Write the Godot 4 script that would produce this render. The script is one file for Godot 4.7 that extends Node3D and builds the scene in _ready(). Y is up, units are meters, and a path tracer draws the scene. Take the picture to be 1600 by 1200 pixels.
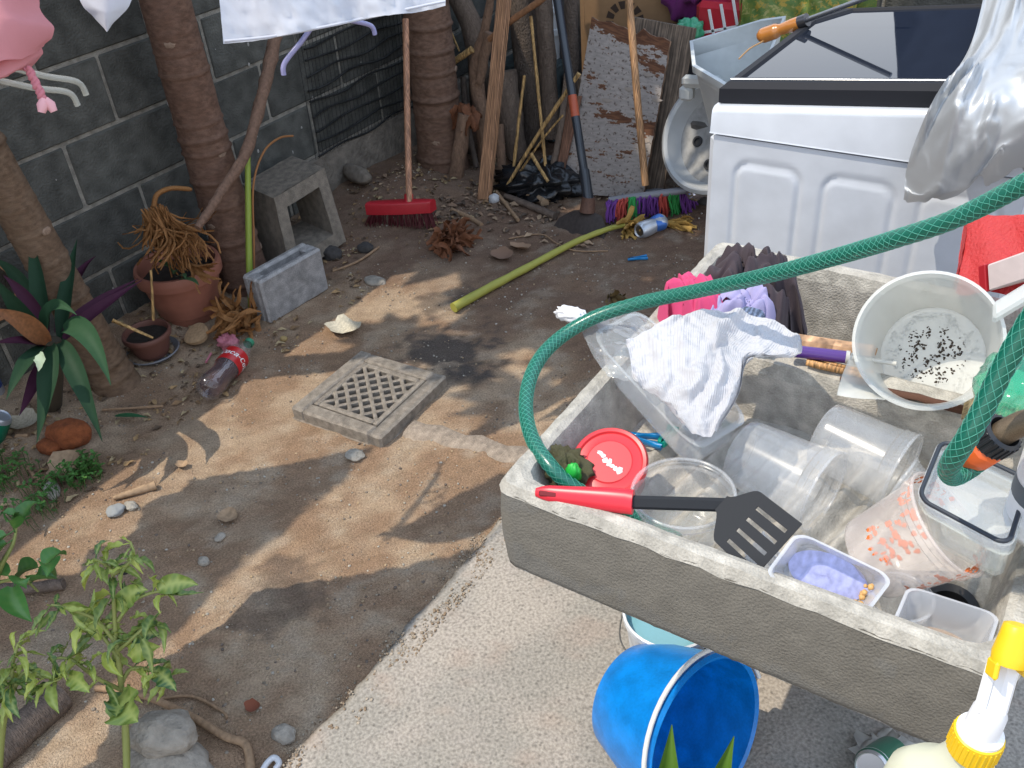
extends Node3D

# ---------------------------------------------------------------- mesh builder
class MB:
	var v := PackedVector3Array()
	var c := PackedColorArray()
	var uv := PackedVector2Array()
	var ix := PackedInt32Array()
	var xf := Transform3D.IDENTITY
	var col := Color.WHITE

	func p(a: Vector3, t := Vector2.ZERO) -> int:
		v.append(xf * a)
		c.append(col)
		uv.append(t)
		return v.size() - 1

	func tri(a: int, b: int, d: int) -> void:
		ix.append(a)
		ix.append(d)
		ix.append(b)

	# flat polygon, turned away from the point "inside"
	func poly(pts: Array, inside: Vector3) -> void:
		var n: Vector3 = (pts[1] - pts[0]).cross(pts[2] - pts[0])
		var mid := Vector3.ZERO
		for q in pts:
			mid += q
		mid /= pts.size()
		var flip: bool = n.dot(mid - inside) < 0.0
		var first := v.size()
		for q in pts:
			p(q)
		for k in range(1, pts.size() - 1):
			if flip:
				tri(first, first + k + 1, first + k)
			else:
				tri(first, first + k, first + k + 1)

	func box(at: Vector3, s: Vector3, b := 0.004) -> void:
		hexa(at, Vector3(s.x, 0, 0), Vector3(0, s.y, 0), Vector3(0, 0, s.z), b)

	# chamfered block with full edge vectors a, b, d
	func hexa(at: Vector3, a: Vector3, b: Vector3, d: Vector3, bev := 0.004) -> void:
		var e := [a * 0.5, b * 0.5, d * 0.5]
		var un := [a.normalized(), b.normalized(), d.normalized()]
		bev = minf(bev, 0.45 * minf(a.length(), minf(b.length(), d.length())))
		for ax in 3:
			var u1: int = (ax + 1) % 3
			var u2: int = (ax + 2) % 3
			for s in [-1.0, 1.0]:
				var o: Vector3 = at + e[ax] * s
				var h1: Vector3 = e[u1] - un[u1] * bev
				var h2: Vector3 = e[u2] - un[u2] * bev
				poly([o + h1 + h2, o - h1 + h2, o - h1 - h2, o + h1 - h2], at)
			for s1 in [-1.0, 1.0]:
				for s2 in [-1.0, 1.0]:
					var q1: Vector3 = at + e[u1] * s1 + (e[u2] - un[u2] * bev) * s2
					var q2: Vector3 = at + (e[u1] - un[u1] * bev) * s1 + e[u2] * s2
					var l: Vector3 = e[ax] - un[ax] * bev
					poly([q1 + l, q1 - l, q2 - l, q2 + l], at)
		for sx in [-1.0, 1.0]:
			for sy in [-1.0, 1.0]:
				for sz in [-1.0, 1.0]:
					var i0: Vector3 = (e[0] - un[0] * bev) * sx
					var i1: Vector3 = (e[1] - un[1] * bev) * sy
					var i2: Vector3 = (e[2] - un[2] * bev) * sz
					poly([at + e[0] * sx + i1 + i2, at + i0 + e[1] * sy + i2, at + i0 + i1 + e[2] * sz], at)

	# rows of points joined into a smooth sheet
	func grid(rows: Array, close := false, cols: Array = []) -> void:
		var first := v.size()
		var n: int = rows[0].size()
		for r in rows.size():
			for k in n:
				if cols.size():
					col = cols[r][k]
				p(rows[r][k], Vector2(float(k) / maxf(1.0, n - 1.0), float(r) / maxf(1.0, rows.size() - 1.0)))
		for r in rows.size() - 1:
			for k in (n if close else n - 1):
				var k2: int = (k + 1) % n
				var a := first + r * n + k
				var b := first + r * n + k2
				tri(a, b, b + n)
				tri(a, b + n, a + n)

	func tube(pts: Array, rad: Array, n := 8, cap := true, wob := 0.0) -> void:
		var rows := []
		var t0: Vector3 = (pts[1] - pts[0]).normalized()
		var side: Vector3 = t0.cross(Vector3.UP if absf(t0.y) < 0.9 else Vector3.RIGHT).normalized()
		for k in pts.size():
			var t: Vector3 = (pts[mini(k + 1, pts.size() - 1)] - pts[maxi(k - 1, 0)]).normalized()
			side = (side - t * side.dot(t)).normalized()
			var up: Vector3 = t.cross(side)
			var r: float = rad[mini(k, rad.size() - 1)]
			var row := PackedVector3Array()
			for j in n:
				var an := TAU * j / n
				var rr := r * (1.0 + wob * sin(an * 2.0 + k * 1.7) + wob * 0.7 * sin(an * 3.0 - k * 2.3))
				row.append(pts[k] + (side * cos(an) + up * sin(an)) * rr)
			rows.append(row)
		grid(rows, true)
		if cap:
			poly(Array(rows[0]), pts[1])
			poly(Array(rows[-1]), pts[-2])

	# profile of (radius, height) turned round y; the surface faces away on the left of the way the profile runs
	func lathe(prof: Array, n := 24, wob := 0.0, crease := 0.7) -> void:
		var rows := []
		for k in prof.size():
			var q: Vector2 = prof[k]
			var row := PackedVector3Array()
			for j in n:
				var an := -TAU * j / n
				var rr := q.x * (1.0 + wob * sin(an * 3.0 + k))
				row.append(Vector3(cos(an) * rr, q.y, sin(an) * rr))
			rows.append(row)
			if k > 0 and k < prof.size() - 1 and absf((prof[k] - prof[k - 1]).angle_to(prof[k + 1] - prof[k])) > crease:
				grid(rows, true)
				rows = [row]
		grid(rows, true)

	func blob(at: Vector3, r: Vector3, amp: float, sd: int, n := 12, fr := 1.6, ridged := false) -> void:
		var nz := FastNoiseLite.new()
		nz.seed = sd
		nz.frequency = fr
		nz.fractal_octaves = 3
		if ridged:
			nz.fractal_type = FastNoiseLite.FRACTAL_RIDGED
		var rows := []
		for i in n + 1:
			var ph := PI * i / n
			var row := PackedVector3Array()
			for j in n * 2:
				var an := -TAU * j / (n * 2)
				var d := Vector3(sin(ph) * cos(an), -cos(ph), sin(ph) * sin(an))
				row.append(at + d * r * (1.0 + amp * nz.get_noise_3dv(d)))
			rows.append(row)
		grid(rows, true)

	func mesh() -> ArrayMesh:
		var nn := PackedVector3Array()
		nn.resize(v.size())
		for k in range(0, ix.size(), 3):
			var a := v[ix[k]]
			var fn := (v[ix[k + 2]] - a).cross(v[ix[k + 1]] - a)
			nn[ix[k]] += fn
			nn[ix[k + 1]] += fn
			nn[ix[k + 2]] += fn
		for k in nn.size():
			nn[k] = nn[k].normalized() if nn[k].length_squared() > 1e-24 else Vector3.UP
		var arr := []
		arr.resize(Mesh.ARRAY_MAX)
		arr[Mesh.ARRAY_VERTEX] = v
		arr[Mesh.ARRAY_NORMAL] = nn
		arr[Mesh.ARRAY_COLOR] = c
		arr[Mesh.ARRAY_TEX_UV] = uv
		arr[Mesh.ARRAY_INDEX] = ix
		var m := ArrayMesh.new()
		m.add_surface_from_arrays(Mesh.PRIMITIVE_TRIANGLES, arr)
		return m

var rng := RandomNumberGenerator.new()
var nz := FastNoiseLite.new()
var taken := {}
var tex := {}
var mats := {}
var mean := {"wood": 0.55, "weave": 0.6}

func numbered(called: String) -> String:
	taken[called] = taken.get(called, -1) + 1
	return called if taken[called] == 0 else "%s_%03d" % [called, taken[called]]

func meta(o: Node, label: String, category: String, group := "") -> void:
	o.set_meta("label", label)
	o.set_meta("category", category)
	if group != "":
		o.set_meta("group", group)

func thing(called: String, label: String, category: String, at := Vector3.ZERO, group := "") -> Node3D:
	var o := Node3D.new()
	o.name = numbered(called)
	add_child(o)
	o.position = at
	meta(o, label, category, group)
	return o

func put(mb: MB, called: String, m: Material, parent: Node = null) -> MeshInstance3D:
	var o := MeshInstance3D.new()
	o.mesh = mb.mesh()
	o.material_override = m
	if parent == null:
		o.name = numbered(called)
		add_child(o)
	else:
		o.name = called
		parent.add_child(o, true)
	return o

# a thing that is one mesh; its node stands at the thing's own base
func one(mb: MB, called: String, m: Material, label: String, category: String, group := "") -> MeshInstance3D:
	var lo := mb.v[0]
	var hi := mb.v[0]
	for q in mb.v:
		lo = lo.min(q)
		hi = hi.max(q)
	var at := Vector3((lo.x + hi.x) * 0.5, lo.y, (lo.z + hi.z) * 0.5)
	for k in mb.v.size():
		mb.v[k] -= at
	var o := put(mb, called, m)
	o.position = at
	meta(o, label, category, group)
	return o

func structure(o: Node) -> Node:
	o.set_meta("kind", "structure")
	return o

# ---------------------------------------------------------------- textures and materials
func noise_tex(key: String, size: int, lo: float, hi: float, freq: float, oct: int, kind := FastNoiseLite.TYPE_SIMPLEX_SMOOTH, power := 1.0, colour := true) -> ImageTexture:
	if tex.has(key):
		return tex[key]
	var n := FastNoiseLite.new()
	n.seed = key.hash() % 1000
	n.noise_type = kind
	n.frequency = freq
	n.fractal_octaves = oct
	if key == "crease":
		n.fractal_type = FastNoiseLite.FRACTAL_RIDGED
	if kind == FastNoiseLite.TYPE_CELLULAR:
		n.fractal_type = FastNoiseLite.FRACTAL_NONE
	var im := n.get_seamless_image(size, size)
	im.convert(Image.FORMAT_L8)
	var d := im.get_data()
	var lut := PackedByteArray()
	for k in 256:
		var w := clampf(lo + (hi - lo) * pow(k / 255.0, power), 0.0, 1.0)
		if key == "speck":
			w = lerpf(0.72, 1.0, smoothstep(0.06, 0.20, k / 255.0))
		lut.append(int(255.0 * (Color(w, w, w).linear_to_srgb().r if colour else w)))
	var sum := 0.0
	for k in d.size():
		sum += clampf(lo + (hi - lo) * pow(d[k] / 255.0, power), 0.0, 1.0)
		d[k] = lut[d[k]]
	mean[key] = sum / d.size()
	tex[key] = ImageTexture.create_from_image(Image.create_from_data(size, size, false, Image.FORMAT_L8, d))
	return tex[key]

func T(key: String) -> Texture2D:
	match key:
		"cloud": return noise_tex(key, 512, 0.45, 1.0, 0.012, 5)
		"soft": return noise_tex(key, 512, 0.84, 1.0, 0.01, 4)
		"grain": return noise_tex(key, 512, 0.45, 1.0, 0.07, 4)
		"fine": return noise_tex(key, 512, 0.70, 1.0, 0.16, 3)
		"pit": return noise_tex(key, 1024, 0.10, 1.60, 0.09, 1, FastNoiseLite.TYPE_CELLULAR, 0.5)
		"bump": return noise_tex(key, 512, 0.0, 1.0, 0.04, 5, FastNoiseLite.TYPE_SIMPLEX_SMOOTH, 1.0, false)
		"rough": return noise_tex(key, 512, 0.0, 1.0, 0.11, 4, FastNoiseLite.TYPE_SIMPLEX_SMOOTH, 1.0, false)
		"crease": return noise_tex(key, 512, 0.0, 1.0, 0.012, 3, FastNoiseLite.TYPE_SIMPLEX_SMOOTH, 1.0, false)
		"speck": return noise_tex(key, 1024, 0.8, 1.0, 0.022, 1, FastNoiseLite.TYPE_CELLULAR)
		"fleck": return noise_tex(key, 512, -0.2, 1.9, 0.09, 3)
		"wood":
			if not tex.has(key):
				var n := FastNoiseLite.new()
				n.fractal_octaves = 4
				var im := Image.create(256, 512, false, Image.FORMAT_L8)
				for y in 512:
					for x in 256:
						var w := n.get_noise_2d(x * 9.0 + 18.0 * n.get_noise_2d(x * 0.6, y * 0.5), y * 0.55)
						im.set_pixel(x, y, Color.from_hsv(0, 0, clampf(0.72 + 0.5 * w, 0.2, 1.0)))
				tex[key] = ImageTexture.create_from_image(im)
		"weave":
			if not tex.has(key):
				var im := Image.create(64, 64, false, Image.FORMAT_L8)
				for y in 64:
					for x in 64:
						var w := 0.5 + 0.5 * sin(x * TAU / 8.0)
						im.set_pixel(x, y, Color.from_hsv(0, 0, clampf(0.55 + 0.4 * w + 0.05 * sin(y * TAU / 4.0), 0, 1)))
				tex[key] = ImageTexture.create_from_image(im)
	return tex[key]

# base colour in linear values
func mt(key: String, col: Color, rough: float, o := {}) -> StandardMaterial3D:
	if mats.has(key):
		return mats[key]
	var m := StandardMaterial3D.new()
	m.resource_name = key
	# the grain textures darken: lift the base so that the mean stays at "col"
	for k in ["tex", "tex2"]:
		if o.has(k):
			T(o[k])
			var up: float = 1.0 / mean.get(o[k], 1.0)
			if not o.get("vc", false):
				col = Color(minf(col.r * up, 1.0), minf(col.g * up, 1.0), minf(col.b * up, 1.0))
	var s := Color(minf(col.r, 1.0), minf(col.g, 1.0), minf(col.b, 1.0)).linear_to_srgb()
	s.a = o.get("alpha", 1.0)
	m.albedo_color = s
	m.roughness = rough
	m.metallic = o.get("metal", 0.0)
	m.metallic_specular = o.get("spec", 0.5)
	m.cull_mode = BaseMaterial3D.CULL_DISABLED
	if o.has("alpha"):
		m.transparency = BaseMaterial3D.TRANSPARENCY_ALPHA
	if o.has("tex"):
		m.albedo_texture = T(o.tex)
	if o.has("bump"):
		m.heightmap_enabled = true
		m.heightmap_texture = T(o.bump)
		m.heightmap_scale = o.get("relief", 0.3)
	if o.has("tex") or o.has("bump"):
		m.uv1_triplanar = not o.get("uv", false)
		m.uv1_world_triplanar = o.get("world", false)
		var k = o.get("scale", 2.0)
		m.uv1_scale = k if k is Vector3 else Vector3.ONE * k
	if o.has("tex2"):
		m.detail_enabled = true
		m.detail_blend_mode = BaseMaterial3D.BLEND_MODE_MUL
		m.detail_albedo = T(o.tex2)
		m.detail_uv_layer = BaseMaterial3D.DETAIL_UV_2
		m.uv2_triplanar = true
		m.uv2_world_triplanar = o.get("world", false)
		m.uv2_scale = Vector3.ONE * float(o.get("scale2", 9.0))
	if o.get("vc", false):
		m.vertex_color_use_as_albedo = true
	if o.has("back"):
		m.backlight_enabled = true
		m.backlight = o.back.linear_to_srgb()
	if o.has("coat"):
		m.clearcoat_enabled = true
		m.clearcoat = o.coat
		m.clearcoat_roughness = 0.15
	if o.has("sheen"):
		m.rim_enabled = true
		m.rim = o.sheen
		m.rim_tint = 0.5
	mats[key] = m
	return m

func C(r: float, g: float, b: float) -> Color:
	return Color(r, g, b)

# ---------------------------------------------------------------- shapes used again and again
func spline(pts: Array, per := 6) -> Array:
	var out := []
	for k in pts.size() - 1:
		var a: Vector3 = pts[maxi(k - 1, 0)]
		var b: Vector3 = pts[k]
		var d: Vector3 = pts[k + 1]
		var e: Vector3 = pts[mini(k + 2, pts.size() - 1)]
		for j in per:
			out.append(b.cubic_interpolate(d, a, e, float(j) / per))
	out.append(pts[-1])
	return out

func taper(n: int, a: float, b: float) -> Array:
	var out := []
	for k in n:
		out.append(lerpf(a, b, float(k) / maxf(1.0, n - 1.0)))
	return out

# transform whose y axis runs along "axis"
func frame(at: Vector3, axis: Vector3, turn := 0.0) -> Transform3D:
	var y := axis.normalized()
	var x := y.cross(Vector3.BACK if absf(y.z) < 0.9 else Vector3.UP).normalized()
	return Transform3D(Basis(x, y, x.cross(y)) * Basis(Vector3.UP, turn), at)

# strap-shaped leaf along a curve; "face" is the way its upper side looks
func leaf_blade(mb: MB, a: Vector3, b: Vector3, d: Vector3, width: float, face: Vector3, fold := 0.25, wave := 0.0, n := 9, prof := 0) -> void:
	var rows := []
	for k in n + 1:
		var t := float(k) / n
		var q := a.lerp(b, t).lerp(b.lerp(d, t), t)
		var tg := (b - a).lerp(d - b, t).normalized()
		var side := tg.cross(face).normalized()
		var up := side.cross(tg).normalized()
		var w := width * 0.5 * (sin(PI * pow(0.06 + 0.94 * t, 0.75)) if prof == 0 else minf(1.0, (1.0 - t) * 3.2))
		w = maxf(w, 0.0006)
		var ripple := wave * sin(t * 17.0) * w
		rows.append(PackedVector3Array([q + side * w + up * (w * fold + ripple), q + side * w * 0.5 + up * w * fold * 0.3, q, q - side * w * 0.5 + up * w * fold * 0.3, q - side * w + up * (w * fold - ripple)]))
	mb.grid(rows)

# cloth between four corners, with folds running down it
func cloth_rows(tl: Vector3, tr: Vector3, bl: Vector3, br: Vector3, nu: int, nv: int, amp: float, folds: float, sd: float, sag := 0.0) -> Array:
	var face := (tr - tl).cross(bl - tl).normalized()
	var rows := []
	for j in nv + 1:
		var t := float(j) / nv
		var row := PackedVector3Array()
		for i in nu + 1:
			var s := float(i) / nu
			var q := tl.lerp(tr, s).lerp(bl.lerp(br, s), t)
			var wv := sin(s * folds * TAU + sd + 1.3 * sin(t * 3.0 + sd)) * (0.4 + 0.6 * t) + 0.8 * nz.get_noise_3d(s * 60.0 + sd * 31.0, t * 60.0, sd * 10.0)
			q += face * amp * wv
			q.y -= sag * 4.0 * s * (1.0 - s) * t
			q.y += 0.25 * amp * sin(s * folds * TAU * 0.7 + sd * 2.0) * t
			row.append(q)
		rows.append(row)
	return rows

# smooth sheet through a small net of points
func net_rows(net: Array, per: int, amp: float, fr: float, sd: float, fold := 0.0, folds := 5.0) -> Array:
	var lines := []
	for r in net:
		lines.append(spline(r, per))
	var rows := []
	var cols := []
	for k in lines[0].size():
		var col := []
		for l in lines:
			col.append(l[k])
		cols.append(spline(col, per))
	for j in cols[0].size():
		var row := PackedVector3Array()
		for k in cols.size():
			var q: Vector3 = cols[k][j]
			var d := nz.get_noise_3d(q.x * fr + sd, q.y * fr, q.z * fr)
			d += 0.5 * nz.get_noise_3d(q.x * fr * 2.7, q.y * fr * 2.7 + sd, q.z * fr * 2.7)
			var u := float(k) / (cols.size() - 1)
			var w: float = float(j) / (cols[0].size() - 1)
			var f := fold * pow(0.5 - 0.5 * cos((u * folds + w * 1.3 + 1.1 * nz.get_noise_2d(u * 1.2 + sd, w * 1.2)) * TAU), 1.4) * (0.3 + 0.7 * smoothstep(-0.2, 0.3, nz.get_noise_2d(u * 3.0 + sd, w * 1.5 + 8.0)))
			row.append(q + Vector3(0.2, 0.9, 0.4) * (amp * d + f))
		rows.append(row)
	return rows

func _ready() -> void:
	rng.seed = 7
	nz.seed = 11
	nz.frequency = 1.0
	nz.fractal_octaves = 4
	# ---- camera
	var cam := Camera3D.new()
	cam.name = "camera"
	cam.transform = Transform3D(Basis(Vector3(0.8413, -0.0728, -0.5357), Vector3(-0.2656, 0.8074, -0.5268), Vector3(0.4709, 0.5855, 0.6599)).orthonormalized(), Vector3(0, 1.6, 0))
	cam.fov = 44.96
	cam.near = 0.05
	cam.far = 200.0
	add_child(cam)
	# ---- sky and sun
	var env := Environment.new()
	env.background_mode = Environment.BG_SKY
	var sky := Sky.new()
	var sm := ProceduralSkyMaterial.new()
	sm.sky_top_color = Color(0.66, 0.73, 0.83)
	sm.sky_horizon_color = Color(0.95, 0.93, 0.89)
	sm.sky_energy_multiplier = 1.5
	sm.sky_curve = 0.18
	sm.ground_bottom_color = Color(0.30, 0.27, 0.24)
	sm.ground_horizon_color = Color(0.62, 0.60, 0.57)
	sky.sky_material = sm
	env.sky = sky
	env.tonemap_mode = Environment.TONE_MAPPER_LINEAR
	env.tonemap_exposure = 0.99
	env.sdfgi_enabled = true
	env.ssao_enabled = true
	env.ssil_enabled = true
	var we := WorldEnvironment.new()
	we.name = "surroundings"
	we.environment = env
	add_child(we)
	var sun := DirectionalLight3D.new()
	sun.name = "sun"
	sun.light_energy = 1.2
	sun.light_angular_distance = 0.5
	sun.light_color = Color(1.0, 0.955, 0.88)
	sun.shadow_enabled = true
	add_child(sun)
	sun.look_at_from_position(Vector3.ZERO, Vector3(0.40, -1.0, -0.35), Vector3.UP)
	# ---- the place
	build_ground()
	build_wall()
	build_trees()
	build_sink()
	build_washer()
	build_back_corner()
	build_yard_things()
	build_laundry()
	build_sink_things()
	build_plants()
	build_litter()

# ---------------------------------------------------------------- ground
func ground_y(x: float, z: float) -> float:
	var y := 0.011 * nz.get_noise_2d(x * 1.6, z * 1.6) + 0.006 * nz.get_noise_2d(x * 9.0, z * 9.0)
	y += 0.05 * exp(-(pow(x + 2.45, 2.0) / 0.05 + pow(z + 2.75, 2.0) / 0.09))
	y += 0.03 * smoothstep(-2.3, -2.65, x)
	return y

func build_ground() -> void:
	var far := MB.new()
	far.poly([Vector3(-60, -0.4, -60), Vector3(60, -0.4, -60), Vector3(60, -0.4, 60), Vector3(-60, -0.4, 60)], Vector3(0, -5, 0))
	structure(put(far, "ground", mt("far_soil", C(0.17, 0.13, 0.09), 0.95, {"tex": "cloud", "scale": 0.5, "world": true})))
	var mb := MB.new()
	var nx := 250
	var nzn := 400
	var stain := [[-1.56, -1.84, 0.15, 0.12], [-1.47, -1.74, 0.09, 0.09], [-1.33, -0.86, 0.11, 0.07], [-1.75, -2.1, 0.10, 0.08]]
	var rows := []
	var cols := []
	for j in nzn + 1:
		var z := 1.1 - 5.3 * j / nzn
		var row := PackedVector3Array()
		var cr := PackedColorArray()
		for i in nx + 1:
			var x := -2.9 + 3.4 * i / nx
			var a := nz.get_noise_2d(x * 2.1 + 7.0, z * 2.1)
			var b := nz.get_noise_2d(x * 6.5, z * 6.5 + 19.0)
			var e := nz.get_noise_2d(x * 24.0, z * 24.0 + 5.0)
			var y := ground_y(x, z) + 0.004 * nz.get_noise_2d(x * 34.0, z * 34.0)
			row.append(Vector3(x, y, z))
			# packed earth: pale dry crust over darker, redder damp soil; cement smears and ash where the photo shows them
			var pale := smoothstep(-0.25, 0.35, a * 0.7 + b * 0.6)
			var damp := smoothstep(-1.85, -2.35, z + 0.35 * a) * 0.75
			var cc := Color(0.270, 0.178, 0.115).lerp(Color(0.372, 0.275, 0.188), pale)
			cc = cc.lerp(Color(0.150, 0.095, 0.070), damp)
			cc = cc.lerp(Color(0.30, 0.185, 0.11), 0.22 * smoothstep(0.15, 0.5, nz.get_noise_2d(x * 3.3 + 40.0, z * 3.3)))
			cc = cc.lerp(Color(0.33, 0.28, 0.22), 0.30 * smoothstep(0.22, 0.42, b + 0.4 * e) * smoothstep(-2.1, -1.6, x))
			for s in stain:
				var d: float = Vector2(x - s[0], z - s[1]).length() / s[2]
				var w := smoothstep(1.15, 0.55, d + 0.9 * b + 0.5 * e)
				cc = cc.lerp(Color(0.085, 0.075, 0.068), minf(0.9, w * s[3] * 7.0))
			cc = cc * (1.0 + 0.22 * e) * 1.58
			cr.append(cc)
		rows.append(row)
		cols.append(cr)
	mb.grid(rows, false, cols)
	# the soil is open under the drain grate
	var keep := PackedInt32Array()
	for k in range(0, mb.ix.size(), 3):
		var q := (mb.v[mb.ix[k]] + mb.v[mb.ix[k + 1]] + mb.v[mb.ix[k + 2]]) / 3.0
		if absf(q.x + 1.61) > 0.125 or absf(q.z + 1.545) > 0.125:
			keep.append_array(mb.ix.slice(k, k + 3))
	mb.ix = keep
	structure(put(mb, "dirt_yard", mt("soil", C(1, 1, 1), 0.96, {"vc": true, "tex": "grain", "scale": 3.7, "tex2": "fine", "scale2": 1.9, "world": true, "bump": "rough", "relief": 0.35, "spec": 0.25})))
	# concrete slab under the sink, with a worn edge to the soil
	var sl := MB.new()
	var top := []
	var tcol := []
	for j in 141:
		var z := 1.1 - 2.6 * j / 140.0
		var row := PackedVector3Array()
		var cr := PackedColorArray()
		var edge := -1.0 + 0.012 * nz.get_noise_2d(3.0, z * 6.0) + 0.005 * nz.get_noise_2d(9.0, z * 30.0)
		for i in 71:
			var x := edge + (1.6 - edge) * pow(i / 70.0, 1.4)
			var y := 0.022 + 0.003 * nz.get_noise_2d(x * 5.0, z * 5.0)
			if i == 0:
				y = -0.02
			elif i == 1:
				y = 0.018
				x = edge + 0.004
			row.append(Vector3(x, y, z))
			var b := nz.get_noise_2d(x * 3.0 + 3.0, z * 3.0)
			var cc := Color(0.42, 0.385, 0.335).lerp(Color(0.52, 0.46, 0.395), smoothstep(-0.2, 0.4, b))
			cc = cc.lerp(Color(0.50, 0.36, 0.28), 0.3 * smoothstep(0.2, 0.5, nz.get_noise_2d(x * 6.0 + 60.0, z * 6.0)))
			cr.append(cc)
		top.append(row)
		tcol.append(cr)
	sl.grid(top, false, tcol)
	structure(put(sl, "concrete_slab", mt("slab", C(1, 1, 1), 0.9, {"vc": true, "tex": "speck", "scale": 2.3, "tex2": "grain", "scale2": 3.1, "world": true, "bump": "rough", "relief": 0.12, "spec": 0.3})))
	# cement lip that runs from the drain cover to the slab
	var lip := MB.new()
	var lp := []
	for k in 12:
		var t := k / 11.0
		lp.append([-1.43 + 0.46 * t, -1.50 - 0.05 * t + 0.008 * sin(k * 2.1)])
	var lr := []
	for q in lp:
		var h: float = 0.014 + 0.004 * nz.get_noise_2d(q[0] * 30.0, 2.0)
		lr.append(PackedVector3Array([Vector3(q[0], -0.01, q[1] + 0.045), Vector3(q[0], h - 0.006, q[1] + 0.034), Vector3(q[0], h, q[1] + 0.01), Vector3(q[0], h, q[1] - 0.02), Vector3(q[0], -0.01, q[1] - 0.04)]))
	lip.grid(lr)
	structure(put(lip, "cement_lip_path", mt("lip_cement", C(0.34, 0.275, 0.215), 0.94, {"tex": "cloud", "scale": 6.0, "tex2": "grain", "scale2": 6.0, "world": true, "bump": "rough", "relief": 0.3})))

func concrete() -> Material:
	return mt("concrete", C(0.42, 0.395, 0.36), 0.93, {"tex": "cloud", "scale": 3.1, "tex2": "grain", "scale2": 9.0, "world": true, "bump": "rough", "relief": 0.35, "spec": 0.3})

# ---------------------------------------------------------------- walls
func block_course(w: Node3D, full: Array, m: Array, x: float, y: float, along: String, from: float, to: float, shift: float) -> void:
	var p := 0.413
	var k0 := int(floor((from - shift) / p))
	for k in range(k0, k0 + 40):
		var a := maxf(shift + k * p, from)
		var b := minf(shift + (k + 1) * p, to)
		if b - a < 0.05:
			if a > to:
				break
			continue
		var o := MeshInstance3D.new()
		o.name = "block"
		if b - a > 0.41:
			o.mesh = full[rng.randi() % full.size()]
		else:
			var mb := MB.new()
			mb.box(Vector3.ZERO, Vector3(0.05, 0.199, b - a - 0.013), 0.004)
			o.mesh = mb.mesh()
		o.material_override = m[rng.randi() % m.size()]
		w.add_child(o, true)
		if along == "z":
			o.position = Vector3(x - 0.025 + rng.randf_range(-0.0015, 0.0015), y, (a + b) * 0.5)
		else:
			o.position = Vector3((a + b) * 0.5, y, x - 0.025)
			o.rotation.y = -PI / 2

func build_wall() -> void:
	var full := []
	for k in 3:
		var mb := MB.new()
		mb.box(Vector3.ZERO, Vector3(0.05, 0.199, 0.400), 0.003 + 0.0015 * k)
		full.append(mb.mesh())
	var m := []
	for k in 4:
		var t: float = [1.0, 0.85, 1.15, 0.95][k]
		m.append(mt("block_%d" % k, C(0.098 * t, 0.098 * t, 0.088 * t), 0.9, {"tex": "cloud", "scale": 1.7, "tex2": "fine", "scale2": 8.0, "world": true, "bump": "rough", "relief": 0.3, "spec": 0.3}))
	var mortar := mt("mortar", C(0.30, 0.28, 0.24), 0.95, {"tex": "cloud", "scale": 4.0, "world": true, "bump": "rough", "relief": 0.4})
	var w := thing("block_wall", "dark grey concrete block wall with pale mortar joints behind the trees", "wall")
	var core := MB.new()
	core.box(Vector3(-2.66 - 0.083, 0.78, -1.2), Vector3(0.154, 1.68, 6.2), 0.01)
	put(core, "mortar", mortar, w)
	for c in 7:
		if c == 0:
			block_course(w, full, m, -2.66, 0.1065, "z", -2.42, 1.7, -1.51)
		else:
			block_course(w, full, m, -2.66, 0.1065 + 0.2125 * c, "z", -4.2, 1.7, -1.715 if c % 2 == 1 else -1.51)
	var pl := MB.new()
	pl.box(Vector3(-2.685, 0.09, -3.31), Vector3(0.065, 0.235, 1.77), 0.008)
	put(pl, "plinth", mt("plinth", C(0.19, 0.165, 0.135), 0.93, {"tex": "cloud", "scale": 2.2, "tex2": "grain", "scale2": 7.0, "world": true, "bump": "bump", "relief": 0.4}), w)
	# pale cement droplets stuck on the wall
	var dr := MB.new()
	for k in 60:
		var z := rng.randf_range(-3.0, -0.9)
		var y := rng.randf_range(0.1, 1.15)
		var r := rng.randf_range(0.002, 0.006)
		dr.blob(Vector3(-2.661, y, z), Vector3(0.002, r * rng.randf_range(0.8, 2.2), r), 0.5, k, 5)
	put(dr, "cement_splash", mt("splash", C(0.36, 0.35, 0.33), 0.95), w).set_meta("kind", "stuff")
	# wall that closes the yard behind the pile
	var bw := thing("rear_wall", "grey block wall across the back of the yard, behind the wood pile", "wall")
	var c2 := MB.new()
	c2.box(Vector3(0.0, 0.62, -4.285), Vector3(5.3, 1.36, 0.155), 0.01)
	put(c2, "mortar", mortar, bw)
	for c in 6:
		block_course(bw, full, m, -4.2, 0.1065 + 0.2125 * c, "x", -2.6, 2.6, 0.1 if c % 2 == 1 else 0.3)
	# black plastic net on the wall
	var net := MB.new()
	for k in 13:
		var y0 := 0.215 + 0.052 * k
		var pts := []
		for j in 15:
			var z := -2.52 - 0.05 * j
			pts.append(Vector3(-2.645 + 0.006 * sin(j * 1.1 + k), y0 + 0.008 * sin(j * 0.8 + k * 2.0), z - 0.02 * k * 0.2))
		net.tube(pts, [0.0045], 5)
	for j in 34:
		var z := -2.50 - 0.022 * j
		net.tube([Vector3(-2.643, 0.21, z), Vector3(-2.641 + 0.004 * sin(j), 0.52, z - 0.012), Vector3(-2.643, 0.85, z - 0.03)], [0.0016], 4)
	one(net, "plastic_net", mt("net", C(0.012, 0.013, 0.013), 0.6), "black plastic mesh hung on the dark block wall beside the second papaya trunk", "netting")

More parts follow.
